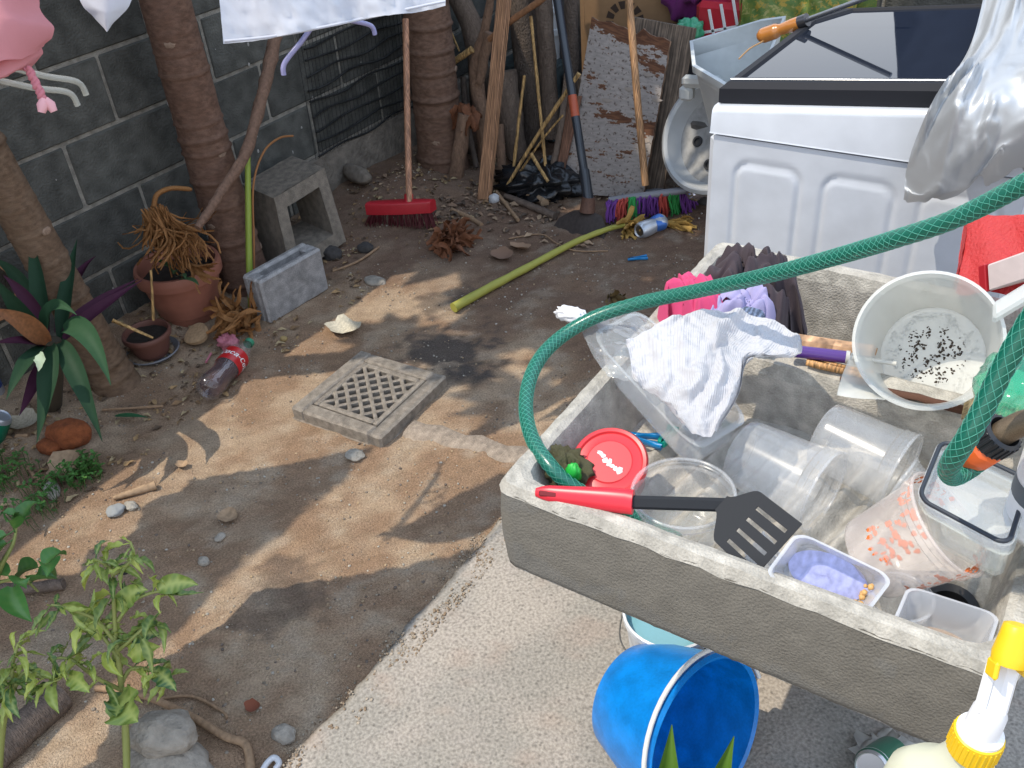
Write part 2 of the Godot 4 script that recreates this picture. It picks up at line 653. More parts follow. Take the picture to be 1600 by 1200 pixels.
# ---------------------------------------------------------------- papaya trees
func papaya(base: Vector3, top: Vector3, r0: float, r1: float, n_leaf: int, sd: int, label: String, reach: float, tint: Color) -> void:
	rng.seed = sd
	var t := thing("papaya_tree", label, "tree", base, "papaya trees along the block wall")
	var mb := MB.new()
	var rise := top - base
	var pts := []
	var rad := []
	var n := 420
	for k in n + 1:
		var s := float(k) / n
		pts.append(rise * s + Vector3(0.012 * sin(s * 9.0 + sd), -0.05 * (1.0 - s), 0.012 * cos(s * 7.0 + sd)))
		var ring := fposmod(s * rise.length() / 0.085 + 1.3 * nz.get_noise_1d(s * 9.0 + sd), 1.0)
		rad.append(lerpf(r0, r1, s) * (1.0 + 0.085 * (1.0 - smoothstep(0.0, 0.16, ring)) - 0.015 * ring + 0.03 * nz.get_noise_1d(s * 40.0)) * (1.0 + 0.35 * exp(-s * 40.0)))
	mb.tube(pts, rad, 22)
	for k in n + 1:
		var s := float(k) / n
		var ring := fposmod(s * rise.length() / 0.085 + 1.3 * nz.get_noise_1d(s * 9.0 + sd), 1.0)
		for j in 22:
			var e := nz.get_noise_2d(j * 0.9, s * 60.0 + sd)
			var mark := 1.0 + 0.35 * e + 0.6 * smoothstep(0.30, 0.12, absf(ring - 0.16) * 2.0 + 0.25 + 0.5 * e) - 0.40 * smoothstep(0.06, 0.0, ring)
			mb.c[k * 22 + j] = Color(1.0, 0.97, 0.94) * mark
	var m := mt("papaya_bark_%d" % sd, tint, 0.85, {"tex": "cloud", "scale": Vector3(5.0, 9.0, 5.0), "tex2": "fine", "scale2": 4.0, "bump": "bump", "relief": 0.12, "spec": 0.3, "vc": true})
	var trunk := put(mb, "trunk", m, t)
	# heart-shaped scars where old leaves fell
	var scar_m := mt("leaf_scar", C(0.27, 0.185, 0.13), 0.9, {"tex": "cloud", "scale": 20.0})
	for k in 15:
		var s := (k + 0.6) / 26.0
		var q: Vector3 = pts[int(s * n)]
		var an := k * 2.4 + sd
		var out := Vector3(cos(an), 0, sin(an))
		var sc := MB.new()
		var rr: float = rad[int(s * n)]
		sc.xf = Transform3D(Basis(out.cross(Vector3.UP), Vector3.UP, out), q + out * rr * 0.97)
		sc.blob(Vector3.ZERO, Vector3(0.017, 0.011, 0.0035), 0.4, k + sd, 7)
		put(sc, "leaf_scar", scar_m, trunk)
	# crown: long stalks, each with a deeply lobed leaf
	var cr := MB.new()
	for k in n_leaf:
		var an := k * 2.39996 + sd
		var el := lerpf(-0.35, 1.1, float(k) / n_leaf)
		var ln := reach * rng.randf_range(0.75, 1.1)
		var d := Vector3(cos(an) * cos(el), sin(el), sin(an) * cos(el))
		var a := rise + Vector3(0, 0.25 * k / n_leaf - 0.2, 0)
		var e := a + d * ln + Vector3(0, -0.05, 0)
		cr.col = Color(0.16, 0.22, 0.06)
		cr.tube([a, a.lerp(e, 0.5) + Vector3(0, 0.06, 0), e], [0.014, 0.010, 0.006], 5)
		var side := d.cross(Vector3.UP).normalized()
		var fwd := (Vector3(d.x, 0, d.z).normalized() + Vector3(0, -0.45, 0)).normalized()
		var up := side.cross(fwd).normalized()
		cr.col = Color(0.06, 0.13, 0.025)
		for l in 9:
			var la := lerpf(-2.5, 2.5, l / 8.0)
			var ld := fwd * cos(la) + side * sin(la)
			var ll := reach * 0.52 * (0.65 + 0.35 * cos(la * 0.6)) * rng.randf_range(0.9, 1.1)
			leaf_blade(cr, e, e + ld * ll * 0.55 + up * 0.05, e + ld * ll - up * 0.07, ll * 0.42, up, 0.2, 0.1, 6)
	put(cr, "crown", mt("papaya_leaf", C(1, 1, 1), 0.55, {"vc": true, "back": C(0.05, 0.07, 0.01)}), t)

func build_trees() -> void:
	papaya(Vector3(-2.47, 0, -1.87), Vector3(-2.50, 3.1, -1.92), 0.082, 0.060, 26, 3, "tall papaya trunk with leaf scars, right behind the terracotta-coloured pot", 0.72, C(0.26, 0.155, 0.112))
	papaya(Vector3(-2.40, 0, -3.02), Vector3(-2.44, 3.5, -3.05), 0.100, 0.075, 22, 5, "thickest papaya trunk, between the red broom and the wood pile", 0.75, C(0.27, 0.165, 0.118))
	papaya(Vector3(-2.40, 0, -1.24), Vector3(-2.58, 3.3, -0.98), 0.062, 0.046, 11, 9, "thinnest, leaning papaya trunk behind the purple-leaved plant", 0.38, C(0.27, 0.18, 0.12))

# ---------------------------------------------------------------- concrete wash sink
const SX0 := -0.515
const SX1 := 0.063
const SZ0 := -0.665
const SZ1 := -1.357
const SY := 0.85

func slab_ring(mb: MB, loops: Array) -> void:
	# loops of points (same count) joined one after another, smooth
	for k in loops.size() - 1:
		mb.grid([PackedVector3Array(loops[k]), PackedVector3Array(loops[k + 1])], true)

func rect_loop(x0: float, x1: float, z0: float, z1: float, y: float, r: float, jit: float, sd: float, n := 26) -> Array:
	var out := []
	var cs := [[x1 - r, z0 - r, 0.0], [x0 + r, z0 - r, 1.0], [x0 + r, z1 + r, 2.0], [x1 - r, z1 + r, 3.0]]
	var corners := []
	for c in cs:
		for k in 4:
			var an: float = PI / 2 * (c[2] + k / 3.0)
			corners.append(Vector3(c[0] + r * cos(an), y, c[1] + r * sin(an)))
	for k in 16:
		var a: Vector3 = corners[k]
		var b: Vector3 = corners[(k + 1) % 16]
		var m := n if k % 4 == 3 else 1
		for j in m:
			var q := a.lerp(b, float(j) / m)
			q.y += jit * nz.get_noise_3d(q.x * 22.0, sd, q.z * 22.0) + jit * 0.6 * nz.get_noise_3d(q.x * 70.0, sd, q.z * 70.0)
			q.x += jit * 0.6 * nz.get_noise_3d(q.x * 25.0, y * 20.0 + sd + 5.0, q.z * 25.0)
			q.z += jit * 0.6 * nz.get_noise_3d(q.x * 25.0 + 9.0, y * 20.0 + sd, q.z * 25.0)
			out.append(q)
	return out

func build_sink() -> void:
	var t := thing("wash_sink", "grey concrete laundry sink with two basins, full of plastic containers and clothes", "sink", Vector3(-0.226, 0.0, -1.01))
	var off := Vector3(0.226, 0.0, 1.01)
	var side_m := mt("sink_side", C(0.235, 0.222, 0.197), 0.92, {"vc": true, "tex": "soft", "scale": 3.7, "tex2": "fine", "scale2": 4.0, "world": true, "bump": "rough", "relief": 0.10, "spec": 0.3})
	var rim_m := mt("sink_rim", C(0.42, 0.395, 0.345), 0.95, {"tex": "fine", "scale": 4.0, "tex2": "cloud", "scale2": 5.0, "world": true, "bump": "rough", "relief": 0.14, "spec": 0.3})
	var in_m := mt("sink_inside", C(0.43, 0.40, 0.35), 0.92, {"tex": "cloud", "scale": 4.1, "tex2": "fine", "scale2": 5.0, "world": true, "bump": "rough", "relief": 0.12, "spec": 0.3})
	# outer skirt
	var mb := MB.new()
	mb.xf.origin = off
	var loops := []
	var hues := []
	var nl := 22
	for k in nl:
		var q := k / (nl - 1.0)
		var inset := 0.014 * smoothstep(0.90, 1.0, q) - 0.003 * sin(PI * q)
		var lp := rect_loop(SX0 + inset, SX1 - inset, SZ0 - inset, SZ1 + inset, SY - lerpf(0.010, 0.150, q), 0.022, 0.005 if k == 0 or k > 19 else 0.0025, 1.0 + 0.3 * k, 110)
		var hue := PackedColorArray()
		for w2 in lp:
			# coats of plaster: the thin outer coat has flaked off along the lower edge and the left corner
			var flake_n := nz.get_noise_3d(w2.x * 7.0, w2.y * 11.0, w2.z * 7.0) + 0.45 * nz.get_noise_3d(w2.x * 30.0, w2.y * 34.0, w2.z * 30.0)
			var low := smoothstep(0.45, 0.95, q) + 0.9 * smoothstep(0.09, 0.0, w2.x - SX0)
			hue.append(Color(1.0, 0.98, 0.94).lerp(Color(1.75, 1.74, 1.72), smoothstep(0.02, 0.07, flake_n + 0.75 * low - 0.62)))
		loops.append(PackedVector3Array(lp))
		hues.append(hue)
	mb.grid(loops, true, hues)
	put(mb, "outer_skirt", side_m, t)
	# underside
	mb = MB.new()
	mb.xf.origin = off
	mb.box(Vector3(-0.226, SY - 0.148, -1.011), Vector3(0.555, 0.02, 0.668), 0.004)
	mb.box(Vector3(-0.226, SY - 0.27, -1.215), Vector3(0.54, 0.24, 0.25), 0.01)
	put(mb, "underside", concrete(), t)
	# support wall below the back half
	mb = MB.new()
	mb.xf.origin = off
	mb.box(Vector3(-0.226, 0.235, -1.27), Vector3(0.46, 0.49, 0.11), 0.01)
	put(mb, "support", concrete(), t)
	# rim: outer loop to the two basin openings
	var zd0 := -1.052
	var zd1 := -1.092
	var w := 0.025
	for half in 2:
		var z0: float = SZ0 if half == 0 else zd0 - 0.02
		var z1: float = zd1 + 0.02 if half == 0 else SZ1
		var bx := [SX0 + w, SX1 - w, (SZ0 - w) if half == 0 else zd1, zd0 if half == 0 else (SZ1 + w)]
		mb = MB.new()
		mb.xf.origin = off
		slab_ring(mb, [rect_loop(bx[0] + 0.006, bx[1] - 0.006, bx[2] - 0.006, bx[3] + 0.006, SY - 0.022, 0.03, 0.004, 8.0), rect_loop(bx[0], bx[1], bx[2], bx[3], SY - 0.002, 0.028, 0.0016, 6.0), rect_loop(bx[0] - 0.008, bx[1] + 0.008, bx[2] + 0.008, bx[3] - 0.008, SY + 0.002, 0.026, 0.0016, 5.0), rect_loop(SX0 + 0.006, SX1 - 0.006, z0 - (0.006 if half == 0 else 0.0), z1 + (0.006 if half == 1 else 0.0), SY + 0.001, 0.016, 0.002, 7.0), rect_loop(SX0 - 0.001, SX1 + 0.001, z0 + (0.001 if half == 0 else 0.0), z1 - (0.001 if half == 1 else 0.0), SY - 0.012, 0.02, 0.004, 1.0)])
		put(mb, "rim", rim_m, t)
		# basin walls
		mb = MB.new()
		mb.xf.origin = off
		var fl: float = 0.758 if half == 0 else 0.60
		slab_ring(mb, [rect_loop(bx[0] + 0.035, bx[1] - 0.016, bx[2] - 0.020, bx[3] + 0.018, fl - 0.02, 0.05, 0.003, 9.0), rect_loop(bx[0] + 0.018, bx[1] - 0.008, bx[2] - 0.010, bx[3] + 0.010, fl + 0.04, 0.045, 0.004, 8.5), rect_loop(bx[0] + 0.006, bx[1] - 0.006, bx[2] - 0.006, bx[3] + 0.006, SY - 0.022, 0.03, 0.004, 8.0)])
		put(mb, "basin_wall", in_m, t)
		# basin floor; the near one is a washboard of ridges and dips to the drain
		mb = MB.new()
		mb.xf.origin = off
		var rows := []
		var nx := 120 if half == 0 else 12
		for j in 41:
			var row := PackedVector3Array()
			for i in nx + 1:
				var x: float = lerpf(bx[0] + 0.012, bx[1] - 0.004, float(i) / nx)
				var z: float = lerpf(bx[2] - 0.004, bx[3] + 0.004, j / 40.0)
				var y := fl + 0.003 * nz.get_noise_2d(x * 14.0, z * 14.0)
				if half == 0:
					var inside := smoothstep(-0.44, -0.40, x) * smoothstep(-0.07, -0.11, x) * smoothstep(-0.72, -0.76, z) * smoothstep(-1.03, -0.99, z)
					y += inside * 0.0085 * (0.6 + sin(TAU * (x + 0.18 * z) / 0.034))
					y -= 0.018 * smoothstep(-0.2, 0.0, x)
					y -= 0.03 * smoothstep(0.032, 0.026, Vector2(x + 0.011, z + 0.835).length())
				row.append(Vector3(x, y, z))
			rows.append(row)
		mb.grid(rows)
		put(mb, "basin_floor", in_m, t)
	mb = MB.new()
	mb.xf = Transform3D(Basis.IDENTITY, off + Vector3(-0.011, 0.728, -0.835))
	mb.lathe([Vector2(0.020, -0.01), Vector2(0.0205, 0.012), Vector2(0.029, 0.016), Vector2(0.031, 0.013)], 22)
	mb.lathe([Vector2(0.021, -0.009), Vector2(0.0, -0.009)], 22)
	put(mb, "drain", mt("drain_black", C(0.018, 0.018, 0.02), 0.5), t)
	# rusty bar left bare along the top of the divider
	mb = MB.new()
	mb.xf.origin = off
	var bar := []
	for k in 14:
		bar.append(Vector3(-0.215 + 0.255 * k / 13.0, 0.8535 + 0.002 * sin(k * 1.3), -1.050 + 0.002 * cos(k * 2.0)))
	mb.tube(bar, [0.0035, 0.0052, 0.0042, 0.0055], 6, true, 0.15)
	put(mb, "rusty_bar", mt("rust", C(0.10, 0.045, 0.028), 0.95, {"tex": "grain", "scale": 25.0}), t)

# ---------------------------------------------------------------- washing machine, its cover and what lies on it
func wash_top(x: float) -> float:
	return 0.952 + 0.105 * (x + 0.68)

func build_washer() -> void:
	var t := thing("washing_machine", "white top-loading washing machine with dark glass lid, behind the sink", "washing machine", Vector3(-0.38, 0.0, -2.02))
	var off := Vector3(0.38, 0, 2.02)
	var white := mt("washer_white", C(0.60, 0.63, 0.68), 0.34, {"tex": "soft", "scale": 2.0, "coat": 0.3})
	var dark := mt("washer_dark", C(0.022, 0.023, 0.028), 0.6, {"spec": 0.25})
	# side panel with two pressed arches: a grid that dips along the arch outlines
	var mb := MB.new()
	mb.xf.origin = off
	var rows := []
	var nx := 150
	var ny := 110
	for j in ny + 1:
		var row := PackedVector3Array()
		for i in nx + 1:
			var x := lerpf(-0.665, -0.095, float(i) / nx)
			var y := lerpf(0.06, 0.888, float(j) / ny)
			var d := 0.0
			for ax in [-0.55, -0.372, -0.194]:
				var q := Vector2(absf(x - ax) - 0.035, maxf(y - 0.808, 0.14 - y))
				var sd := (q.max(Vector2.ZERO)).length() + minf(maxf(q.x, q.y), 0.0) - 0.030
				d -= 0.0042 * exp(-sd * sd / 0.00004)
				d += 0.0008 * smoothstep(0.0, -0.008, sd)
			row.append(Vector3(x, y, -1.70 + d))
		rows.append(row)
	mb.grid(rows)
	put(mb, "side_panel", white, t)
	# body: rounded box behind the panel and the band above the seam
	mb = MB.new()
	mb.xf.origin = off
	mb.box(Vector3(-0.38, 0.474, -2.008), Vector3(0.60, 0.828, 0.604), 0.014)
	put(mb, "body", white, t)
	mb = MB.new()
	mb.xf.origin = off
	var prof := []
	for k in 26:
		var s := k / 25.0
		prof.append(s)
	var outer := []
	for s in prof:
		var x := lerpf(-0.683, -0.077, s)
		var y1 := wash_top(x) - 0.010
		var lead := 0.010 * (1.0 - smoothstep(0.0, 0.03, s))
		outer.append(PackedVector3Array([Vector3(x + lead, 0.8925, -1.695), Vector3(x + lead, 0.896, -1.697), Vector3(x + lead, y1 - 0.012, -1.702), Vector3(x + lead, y1 - 0.003, -1.707), Vector3(x + lead, y1, -1.716), Vector3(x + lead, y1, -2.29), Vector3(x + lead, y1 - 0.01, -2.305), Vector3(x + lead, 0.8925, -2.31)]))
	mb.grid(outer)
	mb.poly(Array(outer[0]), Vector3(0, 0.9, -2.0))
	mb.poly(Array(outer[-1]), Vector3(-0.4, 0.9, -2.0))
	put(mb, "top_band", white, t)
	# dark frame of the top and the glass lid in it
	mb = MB.new()
	mb.xf.origin = off
	var fr := []
	var corner := [[-0.668, -1.722], [-0.085, -1.722], [-0.085, -2.29], [-0.60, -2.29], [-0.655, -2.20]]
	for ring in [[0.0, -0.008], [0.0, 0.020], [0.012, 0.030], [0.030, 0.033], [0.034, 0.028]]:
		var row := PackedVector3Array()
		for c in corner:
			var x: float = c[0] + (ring[0] if c[0] < -0.4 else -ring[0])
			var z: float = c[1] + (-ring[0] if c[1] > -2.0 else ring[0])
			row.append(Vector3(x, wash_top(x) + ring[1], z))
		fr.append(row)
	for k in fr.size() - 1:
		for j in 5:
			mb.poly([fr[k][j], fr[k][(j + 1) % 5], fr[k + 1][(j + 1) % 5], fr[k + 1][j]], Vector3(-0.38, 0.86, -2.0))
	put(mb, "lid_frame", dark, t)
	mb = MB.new()
	mb.xf.origin = off
	mb.poly(Array(fr[-1]), Vector3(-0.38, 0.5, -2.0))
	put(mb, "lid_glass", mt("lid_glass", C(0.014, 0.018, 0.028), 0.03, {"spec": 0.42}), t)
	mb = MB.new()
	mb.xf.origin = off
	mb.hexa(Vector3(-0.375, wash_top(-0.375) + 0.0315, -1.745), Vector3(0.56, 0.105 * 0.56, 0), Vector3(0, 0.004, 0), Vector3(0, 0, 0.006), 0.001)
	put(mb, "lid_trim", mt("trim", C(0.35, 0.36, 0.38), 0.3, {"metal": 0.5}), t)
	mb = MB.new()
	mb.xf.origin = off
	mb.box(Vector3(0.0, 0.55, -2.0), Vector3(0.14, 1.02, 0.56), 0.02)
	put(mb, "control_panel", white, t)
	# silver cover pushed back over the right end
	var cv := MB.new()
	var net := [
		[Vector3(-0.310, 1.106, -2.276), Vector3(-0.265, 1.128, -2.235), Vector3(-0.191, 1.161, -2.147), Vector3(-0.099, 1.153, -2.101)],
		[Vector3(-0.261, 1.049, -1.926), Vector3(-0.220, 1.083, -1.899), Vector3(-0.161, 1.101, -1.889), Vector3(-0.067, 1.126, -1.859)],
		[Vector3(-0.261, 1.021, -1.716), Vector3(-0.207, 1.063, -1.706), Vector3(-0.142, 1.086, -1.719), Vector3(-0.047, 1.105, -1.720)],
		[Vector3(-0.267, 1.000, -1.644), Vector3(-0.208, 1.032, -1.621), Vector3(-0.139, 1.054, -1.625), Vector3(-0.028, 1.065, -1.634)],
		[Vector3(-0.282, 0.936, -1.644), Vector3(-0.214, 0.956, -1.602), Vector3(-0.148, 0.981, -1.609), Vector3(-0.028, 1.003, -1.624)],
		[Vector3(-0.284, 0.878, -1.641), Vector3(-0.217, 0.886, -1.605), Vector3(-0.152, 0.918, -1.626), Vector3(-0.069, 0.942, -1.642)],
		[Vector3(-0.280, 0.839, -1.635), Vector3(-0.223, 0.862, -1.615), Vector3(-0.149, 0.895, -1.639), Vector3(-0.085, 0.923, -1.655)]]
	cv.grid(net_rows(net, 16, 0.008, 4.0, 4.0, 0.045, 2.3))
	one(cv, "appliance_cover", mt("silver_cover", C(0.47, 0.485, 0.50), 0.45, {"metal": 0.5, "bump": "crease", "relief": 0.12, "scale": 1.2}), "crumpled silver dust cover pushed back over the washing machine", "cover")
	# sharpening steel lying on the lid
	var k := thing("sharpening_steel", "sharpening steel with varnished wooden handle lying across the washer lid", "tool", Vector3(-0.736, 0.940, -2.143))
	var o := -k.position
	var h0 := Vector3(-0.740, 0.953, -2.135)
	var h1 := Vector3(-0.645, 0.995, -2.123)
	var h2 := Vector3(-0.628, 1.004, -2.120)
	var h3 := Vector3(-0.443, 1.094, -2.074)
	mb = MB.new()
	mb.xf.origin = o
	mb.tube(spline([h0, h0.lerp(h1, 0.12), h0.lerp(h1, 0.4), h0.lerp(h1, 0.55), h0.lerp(h1, 0.85), h1], 4), spline_r([0.010, 0.017, 0.017, 0.0125, 0.0150, 0.0150], 4), 14)
	put(mb, "handle", mt("varnished_wood", C(0.42, 0.16, 0.03), 0.3, {"tex": "soft", "scale": 9.0, "coat": 0.6}), k)
	mb = MB.new()
	mb.xf.origin = o
	mb.tube([h1, h2], [0.0152, 0.0145], 14)
	put(mb, "ferrule", mt("dark_steel", C(0.10, 0.10, 0.11), 0.3, {"metal": 0.8}), k)
	mb = MB.new()
	mb.xf.origin = o
	mb.tube([h2, h3], [0.0055], 10)
	put(mb, "rod", mt("steel", C(0.32, 0.33, 0.35), 0.35, {"metal": 0.9}), k)
	mb = MB.new()
	mb.xf.origin = o
	mb.tube(spline([Vector3(-0.709, 0.962, -2.131), Vector3(-0.726, 0.948, -2.116), Vector3(-0.739, 0.943, -2.077), Vector3(-0.741, 0.937, -2.018)], 5), [0.0018], 5)
	put(mb, "hanging_loop", mt("cord_tan", C(0.42, 0.24, 0.10), 0.8), k)
	# red paper bag and carton behind the sink
	var bag := thing("paper_bag", "red paper bag standing open between the sink and the washer", "bag", Vector3(0.0, 0.853, -1.36))
	o = -bag.position
	var bm := mt("red_paper", C(0.55, 0.045, 0.045), 0.6, {"tex": "soft", "scale": 8.0, "bump": "bump", "relief": 0.3, "back": C(0.3, 0.02, 0.02)})
	mb = MB.new()
	mb.xf.origin = o
	var bf := cloth_rows(Vector3(-0.148, 0.928, -1.445), Vector3(-0.025, 0.983, -1.367), Vector3(-0.128, 0.885, -1.284), Vector3(-0.009, 0.915, -1.255), 16, 14, 0.006, 1.6, 2.0)
	mb.grid(bf)
	put(mb, "front_panel", bm, bag)
	mb = MB.new()
	mb.xf.origin = o
	mb.grid(cloth_rows(Vector3(-0.156, 0.912, -1.469), Vector3(-0.029, 0.949, -1.461), Vector3(-0.138, 0.852, -1.373), Vector3(0.000, 0.876, -1.371), 16, 14, 0.004, 1.2, 5.0))
	put(mb, "back_panel", bm, bag)
	mb = MB.new()
	mb.xf.origin = o
	mb.grid(cloth_rows(Vector3(-0.148, 0.928, -1.445), Vector3(-0.156, 0.912, -1.469), Vector3(-0.128, 0.885, -1.284), Vector3(-0.138, 0.852, -1.373), 4, 14, 0.002, 1.0, 5.0))
	put(mb, "gusset", bm, bag)
	var ct := thing("carton", "small white carton with red edge, leaning on the red bag", "carton", Vector3(-0.077, 0.853, -1.362))
	o = -ct.position
	mb = MB.new()
	mb.xf.origin = o
	var a := Vector3(-0.077, 0.909, -1.255)
	var e1 := Vector3(-0.005, 0.982, -1.212) - a
	var e2 := Vector3(-0.088, 0.942, -1.266) - a
	mb.hexa(a + e1 * 0.5 + e2 * 0.5 + Vector3(0.008, 0, -0.020), e1, e2, e1.cross(e2).normalized() * 0.05, 0.002)
	put(mb, "panel", mt("carton_white", C(0.62, 0.52, 0.50), 0.6, {"tex": "soft", "scale": 9.0}), ct)
	mb = MB.new()
	mb.xf.origin = o
	mb.hexa(a + e2 * 0.5 - e1.normalized() * 0.006 + Vector3(0.006, 0, -0.02), e1.normalized() * 0.012, e2 * 1.04, e1.cross(e2).normalized() * 0.052, 0.001)
	put(mb, "red_edge", mt("carton_red", C(0.40, 0.012, 0.02), 0.5), ct)
	var pk := MB.new()
	pk.blob(Vector3(-0.109, 0.868, -1.343) + Vector3(0, 0, -0.01), Vector3(0.016, 0.017, 0.014), 0.15, 5, 12)
	one(pk, "pink_ball", mt("pale_pink", C(0.80, 0.55, 0.58), 0.4), "small pale pink knob at the foot of the red bag", "ball")

func spline_r(r: Array, per := 6) -> Array:
	var out := []
	for k in r.size() - 1:
		for j in per:
			out.append(lerpf(r[k], r[k + 1], smoothstep(0.0, 1.0, float(j) / per)))
	out.append(r[-1])
	return out

# ---------------------------------------------------------------- timber, boards and junk at the back
func stick(called: String, label: String, cat: String, pts: Array, rad: Array, m: Material, wob := 0.06, n := 10, group := "sticks and logs leaning at the back") -> void:
	var mb := MB.new()
	var sp := spline(pts, 5)
	var rr := []
	for k in sp.size():
		var s: float = float(k) / (sp.size() - 1) * (rad.size() - 1)
		var i: int = mini(int(s), rad.size() - 2) if rad.size() > 1 else 0
		rr.append(rad[i] if rad.size() == 1 else lerpf(rad[i], rad[i + 1], s - i))
	mb.tube(sp, rr, n, true, wob)
	one(mb, called, m, label, cat, group)

func build_back_corner() -> void:
	var bark := mt("bark_grey", C(0.17, 0.125, 0.095), 0.93, {"tex": "cloud", "scale": Vector3(9, 3, 9), "tex2": "fine", "scale2": 9.0, "bump": "bump", "relief": 0.7})
	var bark2 := mt("bark_brown", C(0.23, 0.14, 0.09), 0.93, {"tex": "cloud", "scale": Vector3(9, 3, 9), "tex2": "fine", "scale2": 9.0, "bump": "bump", "relief": 0.6})
	var bark3 := mt("bark_dark", C(0.115, 0.088, 0.070), 0.95, {"tex": "cloud", "scale": Vector3(9, 3, 9), "bump": "bump", "relief": 0.8})
	var straw := mt("straw", C(0.42, 0.26, 0.10), 0.8, {"tex": "wood", "scale": 6.0})
	var timber := mt("timber", C(0.36, 0.19, 0.10), 0.8, {"tex": "wood", "scale": Vector3(9, 2.2, 9), "tex2": "soft", "scale2": 4.0})
	stick("log", "short thick log standing upright just right of the thickest papaya trunk", "log", [Vector3(-2.311, -0.056, -2.930), Vector3(-2.276, 0.117, -2.960), Vector3(-2.254, 0.277, -3.000)], [0.034, 0.03], bark2)
	stick("log", "dark log leaning from the top left into the forked branch", "log", [Vector3(-2.395, 0.120, -3.300), Vector3(-2.401, 0.479, -3.320), Vector3(-2.506, 0.671, -3.360), Vector3(-2.574, 0.909, -3.400)], [0.045, 0.05], bark)
	stick("forked_branch", "reddish forked branch wedged behind the squared timber", "branch", [Vector3(-2.268, -0.114, -3.100), Vector3(-2.268, 0.137, -3.140), Vector3(-2.309, 0.395, -3.180), Vector3(-2.260, 0.555, -3.200), Vector3(-2.210, 0.745, -3.220)], [0.032, 0.034, 0.030, 0.02, 0.012], bark2)
	stick("branch", "sawn-off side branch pointing up left from the forked branch", "branch", [Vector3(-2.430, 0.411, -3.120), Vector3(-2.366, 0.448, -3.140), Vector3(-2.297, 0.491, -3.150)], [0.013, 0.014], straw)
	stick("branch", "stub of cut branch with pale end behind the timber", "branch", [Vector3(-2.273, 0.360, -3.150), Vector3(-2.242, 0.473, -3.160), Vector3(-2.214, 0.557, -3.170)], [0.02, 0.021], bark2)
	stick("branch", "brown branch crossing behind the timber near the top edge", "branch", [Vector3(-2.171, 0.555, -3.100), Vector3(-2.058, 0.637, -3.100), Vector3(-1.932, 0.714, -3.100), Vector3(-1.852, 0.771, -3.100)], [0.012, 0.013], mt("bark_red", C(0.27, 0.13, 0.06), 0.9, {"tex": "cloud", "scale": 8.0}))
	stick("log", "grey log leaning right, low behind the squared timber", "log", [Vector3(-2.152, -0.027, -3.220), Vector3(-2.184, 0.142, -3.240), Vector3(-2.235, 0.370, -3.270)], [0.038, 0.060], bark)
	stick("log", "thickest grey log in the middle of the pile", "log", [Vector3(-2.180, 0.010, -3.400), Vector3(-2.198, 0.306, -3.420), Vector3(-2.232, 0.616, -3.450), Vector3(-2.265, 0.832, -3.480)], [0.062, 0.066], bark3)
	stick("log", "straight brown log beside the black hoe handle", "log", [Vector3(-2.065, 0.072, -3.360), Vector3(-2.077, 0.359, -3.380), Vector3(-2.097, 0.637, -3.400), Vector3(-2.117, 0.849, -3.420)], [0.036, 0.038], bark)
	stick("log", "slim dark log half hidden behind the hoe handle", "log", [Vector3(-1.990, 0.024, -3.400), Vector3(-1.977, 0.336, -3.400), Vector3(-1.961, 0.743, -3.400)], [0.03, 0.03], bark3)
	stick("stick", "short straight stick low between timber and straw stalks", "stick", [Vector3(-2.109, -0.016, -3.020), Vector3(-2.156, 0.212, -3.100)], [0.019, 0.018], bark2, 0.03)
	stick("stick", "slim grey stick leaning in front of the reddish board", "stick", [Vector3(-1.867, 0.035, -3.000), Vector3(-1.849, 0.245, -3.080), Vector3(-1.844, 0.478, -3.150)], [0.013, 0.012], bark)
	stick("stalk", "dry straw-coloured stalk leaning left, shortest of the stalks", "stalk", [Vector3(-2.021, 0.081, -2.980), Vector3(-2.006, 0.271, -3.020), Vector3(-1.990, 0.445, -3.060)], [0.007, 0.006], straw, 0.1, 6)
	stick("stalk", "long dry stalk running up the thick middle log", "stalk", [Vector3(-1.866, 0.115, -2.980), Vector3(-1.924, 0.375, -3.050), Vector3(-1.983, 0.654, -3.120)], [0.007, 0.006], straw, 0.1, 6)
	stick("stalk", "yellow stalk slanting from ground up right to the hoe", "stalk", [Vector3(-2.004, 0.046, -2.900), Vector3(-1.877, 0.257, -2.950), Vector3(-1.711, 0.501, -3.000)], [0.007, 0.009], straw, 0.1, 6)
	stick("stalk", "thin pale stalk crossing just below the yellow slanting stalk", "stalk", [Vector3(-2.009, 0.035, -2.940), Vector3(-1.883, 0.219, -2.980), Vector3(-1.799, 0.325, -3.020)], [0.005, 0.004], straw, 0.1, 6)
	stick("stalk", "short yellow stalk dropping right at the pile's foot", "stalk", [Vector3(-1.912, 0.178, -2.950), Vector3(-1.864, 0.135, -2.930), Vector3(-1.814, 0.092, -2.910)], [0.008, 0.007], straw, 0.1, 6)
	stick("stalk", "thin dry twig beside the thickest papaya trunk", "stalk", [Vector3(-2.458, 0.598, -3.200), Vector3(-2.400, 0.459, -3.200)], [0.004, 0.004], straw, 0.1, 6)
	stick("branch", "bent grey branch low behind the short thick log", "branch", [Vector3(-2.260, 0.022, -3.050), Vector3(-2.315, 0.130, -3.100), Vector3(-2.353, 0.210, -3.140), Vector3(-2.394, 0.352, -3.200)], [0.012, 0.014], bark3)
	stick("log", "mossy log lying in the dark behind the short log", "log", [Vector3(-2.345, -0.170, -3.200), Vector3(-2.382, -0.058, -3.200), Vector3(-2.412, 0.072, -3.220)], [0.02, 0.02], bark3)
	# squared timber and boards
	var mb := MB.new()
	var b0 := Vector3(-2.081, -0.028, -2.830)
	var b1 := Vector3(-2.080, 0.798, -3.120)
	var ax := (b1 - b0).normalized()
	var sx := Vector3(1, 0, 0) - ax * ax.x
